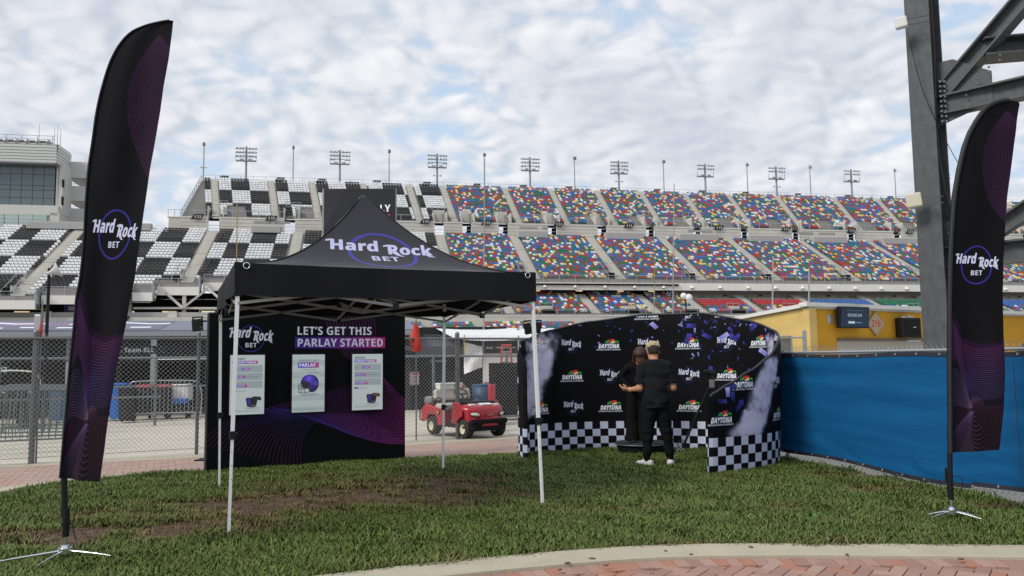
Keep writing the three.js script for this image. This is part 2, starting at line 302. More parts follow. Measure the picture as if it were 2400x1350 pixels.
{ // in front: a soldier course along the kerb, herringbone beyond it
  const spots = [], edge = frontOuter, r = rng(3); let acc = 0;
  for (let i = 1; i < edge.length; i++) {
    const [a, b] = edge[i - 1], [c, d] = edge[i], l = Math.hypot(c - a, d - b), ang = Math.atan2(-(d - b), c - a);
    let s = acc; for (; s < l; s += 0.102) { const x = a + (c - a) * s / l, z = b + (d - b) * s / l, nx = -(d - b) / l, nz = (c - a) / l; if (x > -2.2 && x < 5.4) spots.push([x + nx * 0.108, z + nz * 0.108, ang + Math.PI / 2]); } acc = s - l;
  }
  const soldier = spots.length, line = offset(edge, 0.215).concat([[9, -3], [-6, -1.5]]), ca = Math.cos(0.62), sa = Math.sin(0.62);
  for (let i = -40; i < 60; i++) for (let j = -40; j < 60; j++) { // herringbone: pairs on a stepped lattice
    for (const [u, v, t] of [[0.1, 0.05, 0], [0.25, 0, Math.PI / 2]]) {
      const a = i * 0.1 + j * 0.2 + u, b = i * 0.1 - j * 0.2 + v, x = 1.6 + ca * a - sa * b, z = -5 + sa * a + ca * b;
      if (x > -2 && x < 5 && z < -4.95 && inside(x, z, line)) spots.push([x, z, t - 0.62, 0.985]);
    }
  }
  const bed = polygon([...frontOuter.filter(([x]) => x > -3), [6.4, -4.4], [-3, -4.4]], -0.02);
  paving('brick_pavement', bed, spots.map((s, i) => s).sort((a, b) => a[1] - b[1]).filter((s) => s[1] < -4.95), brickTones.slice(0, 6), 300);
}
{ // behind: the curving walk between the lawn and the fence, running bond
  const lower = offset(smooth(lawnBack, 8), 0), poly = [...smooth([[-6.5, -8.6], [-6.42, -9.6], [-6.2, -10.45], [-5.5, -11.15]], 6), ...lower.filter(([x, z]) => x > -5.3 && x < 0.9), [1.6, -16.5], [0.17, -15.82], [-1.99, -14.68], [-5.26, -13.23], [-7.85, -12.24], [-9.4, -11.65], [-9.6, -9.2]];
  const spots = [], ang = Math.atan2(1.45, 3.27), ca = Math.cos(ang), sa = Math.sin(ang);
  for (let j = -60; j < 60; j++) for (let i = -60; i < 60; i++) { const u = i * 0.203 + (j % 2) * 0.1, v = j * 0.103, x = -4 + ca * u - sa * -v, z = -12.6 - sa * u - ca * -v; if (inside(x, z, poly)) spots.push([x, z, ang]); }
  paving('brick_path', polygon(poly, -0.018), spots, [...brickTones.slice(3), ...greyTones].map((m) => { const c = m.clone(); c.color.lerp(new THREE.Color(0.45, 0.36, 0.32), 0.45).multiplyScalar(1.08); return c; }), 300);
}
// ---------------------------------------------------------------- the grandstand across the infield
const stand = thing('grandstand', 'tall grandstand of checkered black white and multicoloured seats across the track', 'grandstand', [0, 0, -134.5], 0.1926);
const SEAT = { red: '#b93a3d', blue: '#466fb0', green: '#2c7856', yellow: '#e2cb74', white: '#e6e8ea', black: '#1a1a1c', pale: '#e6e8e9' };
{
  const r = rng(21), A = [], sg = [];
  const fan = (x, t) => x * (1 - 0.0048 * Math.max(t, 0)) - 0.03 * t;
  const steps = (x0, x1, t0, h0, run, rise, i0, i1, thick) => { // a flight of seating terraces from row i0 to row i1
    const pts = [];
    for (let i = i0; i < i1; i++) { const t = t0 + i * run, h = h0 - i * rise; pts.push([t, h], [t + run, h]); }
    const te = t0 + i1 * run, he = h0 - i1 * rise; pts.push([te, he - thick * 0.4], [t0 + i0 * run, h0 - i0 * rise - thick]);
    return across(pts, x1 - x0, x0);
  };
  const all = []; // every seat: [x, h, t, colour, width, closeness]
  const pick = () => { const k = r(); return k < 0.32 ? 'blue' : k < 0.57 ? 'green' : k < 0.79 ? 'red' : k < 0.895 ? 'yellow' : 'white'; };
  const seatRow = (x0, x1, h, t, w, row, bw, warp, solid) => {
    const n = Math.floor((x1 - x0) / w), s = (x1 - x0 - n * w) / 2;
    for (let i = 0; i < n; i++) {
      const x = x0 + s + (i + 0.5) * w, c = solid ?? (bw ? ((Math.floor((x + 300) / (w * 6.5)) + Math.floor(row / 6)) % 2 ? 'black' : 'pale') : pick());
      all.push([warp ? fan(x, t) : x, h + 0.16, t, c, w]);
    }
  };
  const rail = [], posts = [], wall = [], fascia = [], dark = [], stepsW = [], stairs = [], grey = [], louvre = [];
  const railing = (x0, x1, h, t, gap = 1.8, tall = 1.0) => { rail.push(box(x1 - x0, 0.06, 0.06, (x0 + x1) / 2, h + tall, t)); const n = Math.max(1, Math.round((x1 - x0) / gap)); for (let i = 0; i <= n; i++) posts.push(box(0.07, tall, 0.07, x0 + (x1 - x0) * i / n, h + tall / 2, t)); };
  // upper deck
  const upAisles = [-48.8, -40, -33.5, -25.2, -17.6, -11.9, -1.2, 7, 15.4, 23.6, 31.9, 40.4, 50.1, 61.7, 70.9, 80.5, 90, 99.5, 109, 118.5];
  const gaps = [[-46.9, -45.4], [-36.4, -34.9], [-24.5, -23], [-14.6, -13.2], [-10.4, -9], [-4.8, -3.3], [2.9, 4.4], [10.9, 12.5], [18.9, 20.4], [26.9, 28.4], [35.1, 36.5], [44.2, 45.7], [54.3, 55.9], [63, 64.6], [71.5, 73], [80, 81.5], [88.5, 90], [97, 98.5]];
  const upTop = 30.75, upEnd = 14.3, upSl = 0.6, H = (t) => upTop - upSl * t;
  stepsW.push(steps(-50.6, 125, 0, upTop, 0.72, 0.432, 0, 15, 0.9));
  for (let i = 0, x0 = -50.6; i <= gaps.length; i++) { const x1 = i < gaps.length ? gaps[i][0] : 125; stepsW.push(steps(x0, x1, 0, upTop, 0.72, 0.432, 15, 20, 0.9)); wall.push(box(x1 - x0, 2.25, 0.3, (x0 + x1) / 2, 21.15, 14.6)); for (const y of [20.6, 21.1, 21.6]) grey.push(box(x1 - x0, 0.05, 0.02, (x0 + x1) / 2, y, 14.76)); fascia.push(box(x1 - x0, 0.14, 0.42, (x0 + x1) / 2, 22.3, 14.62)); railing(x0, x1, 22.35, 14.7); x0 = i < gaps.length ? gaps[i][1] : 0; }
  gaps.forEach(([a, b], i) => { // an opening through the deck with a parapet above it, dark stair and tunnel parts in it
    const wide = 1.6, px0 = a - 0.1, px1 = b + wide * 0.3;
    wall.push(box(px1 - px0, 1.9, 0.16, (px0 + px1) / 2, H(10.8) - 0.35, 11), box(0.16, 1.6, 3.4, px0, H(12.6) + 0.05, 12.7), box(0.16, 1.6, 3.4, px1, H(12.6) + 0.05, 12.7));
    railing(px0, px1, H(10.8) + 0.55, 10.95, 1, 0.7);
    dark.push(box(b - a, 0.35, 0.3, (a + b) / 2, 22.2, 13.6));
    if (i > 3) dark.push(box((b - a) * 0.45, 2, 0.3, b - 0.3, 20.9, 13.8), bar(V(a + 0.2, 20.1, 14), V(b, 21.9, 13.9), 0.2, 0.25));
    rail.push(box(b - a, 0.06, 0.06, (a + b) / 2, 21.2, 14.7), box(b - a, 0.06, 0.06, (a + b) / 2, 20.7, 14.7));
  });
  { const bounds = [-50.4, ...upAisles.map((a) => [a - 0.55, a + 0.55]).flat(), 124];
    for (let s = 0; s < bounds.length; s += 2) {
      const x0 = bounds[s], x1 = bounds[s + 1], bw = x1 < -11.5, n = bw ? 17 : 22, run = upEnd / n;
      for (let i = 0; i < n; i++) { const t = (i + 0.5) * run; let a = x0; // break the row at parapets
        const cuts = t > 10.9 ? gaps.filter(([g0, g1]) => g1 + 0.7 > x0 && g0 - 0.3 < x1) : [];
        for (const [g0, g1] of cuts) { if (g0 - 0.3 > a + 0.5) seatRow(a, g0 - 0.3, H(t), t, bw ? 0.47 : 0.41, i, bw, true); a = Math.max(a, g1 + 0.75); }
        if (x1 > a + 0.4) seatRow(a, x1, H(t), t, bw ? 0.47 : 0.41, i, bw, true); }
    }
    for (const a of upAisles) for (let i = 0; i < 34; i++) { const t = i * 0.42 + 0.2; if (t < 14.1) stairs.push(box(1.05, 0.2, 0.3, fan(a, t), H(t) + 0.36, t)); }
    for (const a of upAisles) rail.push(bar(V(fan(a, 11), H(11) + 0.95, 11), V(fan(a, 14), H(14) + 0.95, 14), 0.06));
  }
  // back rim: fence of thin posts, section signs
  for (let x = -50.6; x < 125; x += 1.95) posts.push(box(0.06, 1.3, 0.06, x, 31.3, -0.5));
  for (const y of [31.95, 31.4]) rail.push(box(175.6, 0.04, 0.04, 37.2, y, -0.5));
  dark.push(box(175.6, 0.9, 0.3, 37.2, 30.2, -0.25));
  const sideRail = (t0, t1) => rail.push(bar(V(-50.7, H(t0) + 1, t0), V(-50.7, H(t1) + 1, t1), 0.08), bar(V(-50.7, H(t0) + 0.5, t0), V(-50.7, H(t1) + 0.5, t1), 0.05)); sideRail(0, 14.3);
  for (let t = 0; t < 14.4; t += 1.3) posts.push(box(0.07, 1.1, 0.07, -50.7, H(t) + 0.5, t));
  wall.push(box(1.6, 2.25, 0.3, -51.4, 21.15, 14.6)); fascia.push(box(1.8, 0.14, 0.42, -51.5, 22.3, 14.62)); railing(-52.3, -50.6, 22.35, 14.6, 0.8);
  // middle deck: sections step down towards the left
  const mSl = 0.55, h0 = 20.05, t0 = 14.75, HM = (t) => h0 - mSl * (t - t0);
  const ends = [[-92, -61.4, 34.9], [-61.2, -52, 33.7], [-51.8, -49.6, 32.9], [-49.5, -44.7, 31.4], [-44.5, -30, 30.2], [-30, 132, 29.5]];
  const endOf = (x) => (ends.find(([a, b]) => x < b) ?? ends[5])[2];
  for (const [a, b, te] of ends) {
    const n = Math.round((te - t0) / 0.74), run = (te - t0) / n;
    stepsW.push(steps(a, b, t0, h0, run, run * mSl, 0, n, 1.1));
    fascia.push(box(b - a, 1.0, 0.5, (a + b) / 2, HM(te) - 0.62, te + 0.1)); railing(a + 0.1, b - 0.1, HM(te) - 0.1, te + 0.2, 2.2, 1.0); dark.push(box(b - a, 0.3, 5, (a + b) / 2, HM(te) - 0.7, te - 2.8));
    posts.push(box(0.12, 2.2, 1.2, b, HM(te) + 0.2, te - 0.4));
  }
  const mAisles = [-84, -74, -63.4, -46.2, -34.4, -23.5, -13.9, -2.6, 9.5, 21.3, 32.9, 45.5, 58.2, 70.5, 83, 95.5, 108, 120];
  { const bounds = [-91.5, ...mAisles.map((a) => [a - 0.75, a + 0.75]).flat(), 131];
    for (let s = 0; s < bounds.length; s += 2) {
      const x0 = bounds[s], x1 = bounds[s + 1], bw = x1 < -13, mid = (x0 + x1) / 2, te = bw ? 35 : endOf(mid), n = Math.round((te - t0) / (bw ? 0.86 : 0.62)), run = (te - t0) / n;
      for (let i = 0; i < n; i++) { const t = t0 + (i + 0.5) * run;
        if (!bw) { const cut = i > n - 6 ? 1.3 : 0; seatRow(x0, x1 - cut, HM(t), t, 0.41, i, false, false); continue; }
        let lo = null, hi = null; for (const [ea, eb, e] of ends) { if (t > e - 0.2) continue; const a = Math.max(x0, ea), b = Math.min(x1, eb + 0.2); if (b - a < 0.3) continue; lo = lo === null ? a : Math.min(lo, a); hi = hi === null ? b : Math.max(hi, b); } if (lo !== null && hi - lo > 0.5) seatRow(lo, hi - (t > 28.5 ? 0.3 : 0), HM(t), t, 0.47, i, true, false);
      }
    }
    for (const a of mAisles) { const te = endOf(a); for (let i = 0; t0 + i * 0.4 < te - 0.3; i++) { const t = t0 + i * 0.4 + 0.2; stairs.push(box(1.4, 0.2, 0.3, a, HM(t) + 0.33, t)); }
      // foot of the aisle: black box as painted stair well shade, walls and rails
      const ta = te - 4.2, xa = a - 1.25; dark.push(box(0.85, 0.5, 2.6, xa, HM(te - 1.6) + 0.22, te - 1.7)); wall.push(box(0.9, 0.6, 0.1, xa, HM(ta) + 0.25, ta), box(0.08, 0.6, 4, xa + 0.5, HM(te - 2) + 0.2, te - 2.2));
      rail.push(bar(V(xa - 0.5, HM(ta) + 1, ta), V(xa - 0.5, HM(te) + 0.9, te), 0.07), bar(V(xa + 0.5, HM(ta) + 1, ta), V(xa + 0.5, HM(te) + 0.9, te), 0.07), box(1, 0.06, 0.06, xa, HM(ta) + 1, ta)); for (let k = 0; k < 4; k++) for (const s of [-0.5, 0.5]) posts.push(box(0.06, 1, 0.06, xa + s, HM(ta + k * 1.3) + 0.5, ta + k * 1.3)); }
  }
  // long pale boxes (camera rooms) along the foot of the upper wall
  for (const [a, b] of [[-70, -54.2], [-40.9, -36.8], [-2.1, 2.6], [11.8, 18], [24, 30.6], [36, 42], [47.3, 53.5], [60, 70], [78, 86]]) { grey.push(rbox(b - a, 1.1, 1.2, 0.12, (a + b) / 2, 20.55, 15.4)); dark.push(box(b - a - 0.3, 0.06, 0.05, (a + b) / 2, 20.05, 15.98)); }
  for (const [a, b] of [[-40.6, -38.3], [-37.7, -35.6], [-1.6, 1.2], [2, 2.8], [26, 30], [45, 48], [49, 52]]) louvre.push(box(b - a, 0.35, 0.04, (a + b) / 2, 21.75, 14.78));
  // lower tier with its own front wall, rows under it, and the row of suites on the right
  const lT = 27.2, lH = 10.1, lSl = 0.42, HL = (t) => lH - lSl * (t - lT), lx0 = -40.5, split = 17.6;
  stepsW.push(steps(lx0, split, lT, lH, 0.74, 0.31, 0, 10, 0.8), steps(split, 140, lT, lH, 0.74, 0.31, 4, 10, 0.8));
  for (let i = 0; i < 10; i++) { const t = lT + (i + 0.5) * 0.74;
    const la = [lx0, -30, -18.5, -7, 4.3, 12.6, 19.2, 27.5, 36.5, 47, 57, 67, 78, 90, 102, 114, 126, 138];
    for (let s = 0; s < la.length - 1; s++) { if (i < 4 && la[s] > 15) continue; if (i > 6) { seatRow(la[s] + 0.7, la[s] + 4.2, HL(t), t, 0.45, i, false); seatRow(la[s] + 6, la[s + 1] - 0.7, HL(t), t, 0.45, i, false); } else seatRow(la[s] + 0.7, la[s + 1] - 0.7, HL(t), t, 0.45, i, false, false, la[s] > 19 && i < 7 ? ['red', 'red', 'blue', 'blue', 'green', 'yellow', 'red', 'blue', 'white', 'white'][Math.floor(((la[s] - 19) / 6.2)) % 10] : undefined); } 
    if (i === 9) for (let s = 1; s < la.length; s++) { dark.push(box(1.5, 1.5, 1.4, la[s - 1] + 5.1, HL(lT + 6.2) - 0.3, lT + 6.6)); wall.push(box(1.9, 0.5, 0.1, la[s - 1] + 5.1, HL(lT + 5.4) + 0.4, lT + 5.3)); railing(la[s - 1] + 4.2, la[s - 1] + 6, HL(lT + 5.3) + 0.3, lT + 5.3, 0.9, 0.7); for (let k = 0; k < 18; k++) stairs.push(box(1.2, 0.15, 0.3, la[s - 1], HL(lT + k * 0.41) + 0.25, lT + 0.2 + k * 0.41)); } }
  wall.push(box(184, 1.5, 0.3, 48, 6.25, 34.8)); fascia.push(box(184, 0.12, 0.4, 48, 7.02, 34.8)); railing(-44, 140, 7.0, 34.7, 2.4, 0.8);
  stepsW.push(steps(-44, 140, 35, 5.6, 0.74, 0.31, 0, 5, 0.8));
  for (let i = 0; i < 5; i++) { const t = 35 + (i + 0.5) * 0.74; for (let x = -43; x < 138; x += 13) { seatRow(x, x + 5.2, 5.6 - 0.42 * (t - 35), t, 0.45, i, false); seatRow(x + 6.6, x + 12, 5.6 - 0.42 * (t - 35), t, 0.45, i, false); } }
  dark.push(box(62, 3.6, 0.3, -13.4, 10.6, 25.4), box(62, 0.2, 5, -13.4, 11.55, 27.6)); // concourse behind the lower tier, its shade painted as black boxes
  grey.push(box(118, 3.4, 0.3, 77, 10.6, 26.4)); // suite front
  const suites = [];
  for (let x = 19; x < 130; x += 5.5) { suites.push(box(3.4, 0.62, 0.08, x + 1.4, 10.2, 26.6), box(0.7, 0.62, 0.08, x + 4.3, 10.2, 26.6)); dark.push(box(0.06, 0.62, 0.1, x + 1.2, 10.2, 26.61), box(0.45, 0.2, 0.1, x + 1.6, 10.4, 26.62)); railing(x - 0.8, x + 4.2, 9.25, 28.9, 1.2, 0.55); rail.push(box(5, 0.05, 0.05, x + 1.7, 9.55, 28.9)); }
  // left end: open concourse under the deck, shade painted as black boxes, columns, bracing, low walls
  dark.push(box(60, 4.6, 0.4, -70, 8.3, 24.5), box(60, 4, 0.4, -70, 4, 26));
  wall.push(box(66, 0.75, 0.4, -73, 6.65, 33.2), box(3.6, 0.35, 0.4, -51.2, 9.5, 32.4)); grey.push(box(66, 0.7, 0.3, -73, 7.3, 32.6));
  for (const x of [-46.4, -52.5, -60, -67, -75]) { wall.push(box(0.4, x > -55 ? 8 : 1, 0.4, x, x > -55 ? 6.6 : 7.2, 31.4), box(1.0, 0.8, 0.4, x - 1, 7.35, 32.75)); }
  for (const s of [-1, 1]) wall.push(bar(V(-46.4, 8.2, 32.2), V(-46.4 + s * 3, 10.9, 31.4), 0.25)); wall.push(bar(V(-41, 8.2, 32.2), V(-44, 10.9, 31.4), 0.25), box(14, 0.25, 0.3, -45, 8.2, 31.8), box(0.5, 6, 0.5, -38, 7, 32));
  rail.push(box(14, 0.05, 0.05, -45.5, 9.4, 30), box(4, 0.1, 0.1, -51.4, 9.1, 32.5), box(3.4, 0.1, 0.1, -51.6, 8.85, 32.5));
  const lamps = []; for (const x of [-48.3, -43.8, -53, -39.5, -64.5, -2, 4, 10, 14.5]) lamps.push(box(1.5, 0.14, 0.3, x, x < -30 ? 7.85 : 10.9, x < -30 ? 30.5 : 27.6, 0, x < -30 ? 0.1 : 0.8));
  part('lit_sign', [rbox(2.0, 0.3, 0.1, 0.05, -62.6, 8.25, 31.2), rbox(0.9, 0.25, 0.1, 0.05, -64.6, 8.25, 31.2)], mat('#e8c23a', 0.5, 0, { emissive: '#e8b82a', emissiveIntensity: 0.6 }), stand);
  part('violet_panel', box(2.2, 1.4, 0.1, -58.6, 8.0, 31.3), mat(lin('#4b3a68'), 0.6), stand); part('violet_panel_stripe', box(1.6, 0.45, 0.05, -58.4, 8.2, 31.4), mat(lin('#b9b4c4'), 0.6), stand);
  const bulbs = []; for (let x = -14; x < 120; x += 4.2) bulbs.push(place(new THREE.SphereGeometry(0.28, 10, 6, 0, 6.3, 0, 1.7), x, 11.15, 30), box(0.1, 0.3, 0.1, x, 11.45, 30));
  const louvreM = mat(new THREE.Color(0.3, 0.3, 0.29), 0.8);
  part('seating_terrace', stepsW, M.standRiser, stand); part('aisle_stair', stairs, M.stand, stand); part('deck_wall', wall, M.stand, stand); part('deck_fascia', fascia, M.cream, stand);
  part('camera_room', grey, mat(new THREE.Color(0.4, 0.395, 0.38), 0.8), stand); for (const l of louvre) part('louvre', l, louvreM, stand);
  part('shade_and_bars', dark, M.void, stand); part('handrail', rail, M.galv, stand); part('rail_post', posts, M.galv, stand); part('suite_window', suites, mat(new THREE.Color(0.42, 0.4, 0.26), 0.25), stand);  // black boxes paint the shade under decks and in openings; some are real bars
  part('dome_light', bulbs, M.cream, stand); const lampM = mat('#fff0c8', 0.5, 0, { emissive: new THREE.Color(1, 0.75, 0.4), emissiveIntensity: 0.5 }); for (const l of lamps) part('concourse_lamp', l, lampM, stand);
  // section signs on the rims: slanted black plates with their numbers
  const plate = (w, h) => { const g = prism([[-w / 2, -h / 2], [w / 2 - h * 0.6, -h / 2], [w / 2, h / 2], [-w / 2 + h * 0.6, h / 2]], 0.06); return g; };
  const signTex = (txt) => print(128, 64, (c, w, h) => { c.fillStyle = '#17181a'; c.fillRect(0, 0, w, h); c.fillStyle = '#e8e8e6'; c.font = 'bold 50px sans-serif'; c.textAlign = 'center'; c.fillText(txt, 64, 50); });
  const signs = [['444', -47.4, 0], ['443', -38.6, 0], ['442', -32, 0], ['441', -23, 0], ['440', -14.6, 0]];
  const sign = (txt, x, y, z, w) => { const g = plate(w, w * 0.42), uv = g.attributes.uv, p = g.attributes.position; for (let i = 0; i < p.count; i++) uv.setXY(i, p.getX(i) / w + 0.5, p.getY(i) / (w * 0.42) + 0.5); g.translate(x, y, z); part('section_sign', g, txt ? mat('#ffffff', 0.6, 0, { map: signTex(txt) }) : signPlain, stand); };
  const signPlain = mat('#ffffff', 0.6, 0, { map: print(128, 64, (c, w, h) => { c.fillStyle = '#1b1c1e'; c.fillRect(0, 0, w, h); c.fillStyle = '#b8b8b6'; c.fillRect(38, 14, 10, 36); c.fillRect(62, 14, 14, 36); c.fillRect(86, 14, 10, 36); c.fillStyle = '#1b1c1e'; c.fillRect(66, 22, 6, 20); }) });
  for (const [t, x] of signs) sign(t, x, 31.5, -0.3, 1.7);
  for (const x of [-6, 2.2, 10.4, 18.6, 26.8, 35.4, 44, 54.6, 65, 74]) sign('', x, 31.5, -0.3, 1.6);
  for (const x of [-48.3, -38.2, -16, -6.7, 4.6, 16, 31.2, 43, 55, 66]) sign('', x, 22.35, 14.95, 1.8);
  sign('134', -1, 10.4, 27, 1.5); sign('140', -52.9, 6.7, 33.5, 2.1);
  // seats: the 300 that show largest are parts of their own
  const pan = mergeGeometries([flat(rbox(0.86, 0.24, 0.08, 0.035, 0, 0.6, -0.16, -0.2, 0, 0, 1)), flat(box(0.8, 0.07, 0.3, 0, 0.36, -0.02, 0.1)), flat(box(0.05, 0.22, 0.3, 0.46, 0.4, -0.04))]);
  const mats = Object.fromEntries(Object.entries(SEAT).map(([k, h]) => [k, mat(lin(h).multiplyScalar(1), 0.42)]));
  const depth = ([x, , t]) => -(-134.5 - Math.sin(0.1926) * x + Math.cos(0.1926) * t);
  const seen = (s) => { const w = V(s[0], s[1], s[2]).applyMatrix4(new THREE.Matrix4().makeRotationY(0.1926)).add(V(0, 0, -134.5)).project(camera); return w.x > -1 && w.x < -0.64 && w.y > -0.1; };
  camera.aspect = 16 / 9; camera.updateProjectionMatrix();
  const near = all.map((s, i) => [depth(s), i]).filter(([, i]) => seen(all[i]) && (all[i][0] > -74) && (all[i][0] < -44)).sort((a, b) => a[0] - b[0]).slice(0, 300).map(([, i]) => i), own = new Set(near);
  for (const i of near) { const [x, h, t, c, w] = all[i], m = new THREE.Mesh(pan, mats[c]); m.name = 'seat'; m.position.set(x, h, t); m.scale.set(w, 1, 1); stand.add(m); }
  const rest = all.filter((_, i) => !own.has(i)), im = new THREE.InstancedMesh(pan, mat('#ffffff', 0.42), rest.length), m4 = new THREE.Matrix4(), col = new THREE.Color();
  rest.forEach(([x, h, t, c, w], i) => { m4.makeScale(w, 1, 1).setPosition(x, h, t); im.setMatrixAt(i, m4); col.copy(mats[c].color).multiplyScalar(0.92 + 0.16 * r()); im.setColorAt(i, col); });
  im.name = 'seat_rows'; im.castShadow = im.receiveShadow = true; stand.add(tag(im, null, null, null, 'stuff'));
}
const onStand = (x, y, t) => V(x, y, t).applyAxisAngle(V(0, 1, 0), 0.1926).add(V(0, 0, -134.5));

// light masts and slim camera poles standing behind the back rim
{
  const places = [[-44.1, '144'], [-29, 0], [-12.6, 0], [3.8, 0], [20.2, 0], [36.9, 0], [51.2, 0], [66.9, 0], [86.6, 0]];
  const words = ['leftmost', 'second', 'third', 'fourth', 'fifth', 'sixth', 'seventh', 'eighth', 'ninth'];
  places.forEach(([x], k) => {
    const rows = k < 2 ? 3 : k < 5 ? 3 : 2, t = thing('floodlight_mast', `floodlight mast carrying ${rows} rows of lamps, ${words[k]} of the masts from the left`, 'floodlight', onStand(x, 29, -1.6).toArray(), 0.1926, 'floodlight masts along the top of the grandstand');
    part('mast', cyl(0.2, 0.15, 8.2, 0, 4.1, 0), M.greyMetal, t);
    part('crossarm', [box(3.3, 0.1, 0.1, 0, 7.9, 0), box(3.3, 0.1, 0.1, 0, 7.25, 0), ...(rows > 2 ? [box(3.3, 0.1, 0.1, 0, 6.6, 0)] : []), box(3.2, 0.16, 0.5, 0, 5.75, 0.1), box(0.06, 1, 0.06, -1.6, 6.2, 0.2), box(0.06, 1, 0.06, 1.6, 6.2, 0.2)], M.greyMetal, t);
    const lampG = mergeGeometries([flat(place(new THREE.SphereGeometry(0.25, 10, 6, 0, 6.3, 0, 1.7), 0, 0, 0, 0.5)), flat(cyl(0.25, 0.22, 0.1, 0, -0.05, 0.05, 0.5))]);
    for (let j = 0; j < rows; j++) for (const i of [-3, -2, -1, 1, 2, 3]) { if (k > 0 && j === rows - 1 && rows > 2 && Math.abs(i) === 1) continue; part('lamp_head', lampG.clone().translate(i * 0.5, 7.75 - j * 0.65, 0.28), M.galv, t); }
    for (const i of [-0.8, -0.5, 0.5, 0.8]) part('small_lamp', box(0.22, 0.2, 0.3, i, 5.98, 0.3, 0.4), M.galv, t);
    if (k === 2 || k === 4 || k === 6) part('camera_bracket', [box(1.3, 0.07, 0.07, 0, 4.3, 0.1), cyl(0.14, 0.14, 0.25, -0.6, 4.3, 0.1), cyl(0.14, 0.14, 0.25, 0.6, 4.3, 0.1)], M.galv, t);
  });
  const poles = [-50.7, -36.6, -20.8, -4.4, 11.9, 28.7, 45.2, 58.1, 76.2];
  poles.forEach((x, k) => {
    const t = thing('camera_pole', `slim grey pole with a box on top, ${words[k]} of the poles from the left`, 'pole', onStand(x, 29, -1.4).toArray(), 0.1926 + k * 0.09, 'slim poles along the top of the grandstand');
    part('pole', cyl(0.1, 0.08, 8.2, 0, 4.1, 0), M.greyMetal, t); part('box_head', box(0.4, 0.42, 0.42, 0.08 * k / 4, 8.2, 0.05), M.galvDark, t); part('box_top', box(0.3, 0.16, 0.3, 0.05 * k / 4, 8.5, 0), M.galv, t);
    if (k === 0) part('horn_pair', [rbox(0.4, 0.25, 0.3, 0.05, -0.32, 4.4, 0.1), rbox(0.4, 0.25, 0.3, 0.05, 0.32, 4.4, 0.1), box(1, 0.05, 0.05, 0, 4.5, 0)], M.cream, t);
  });
}

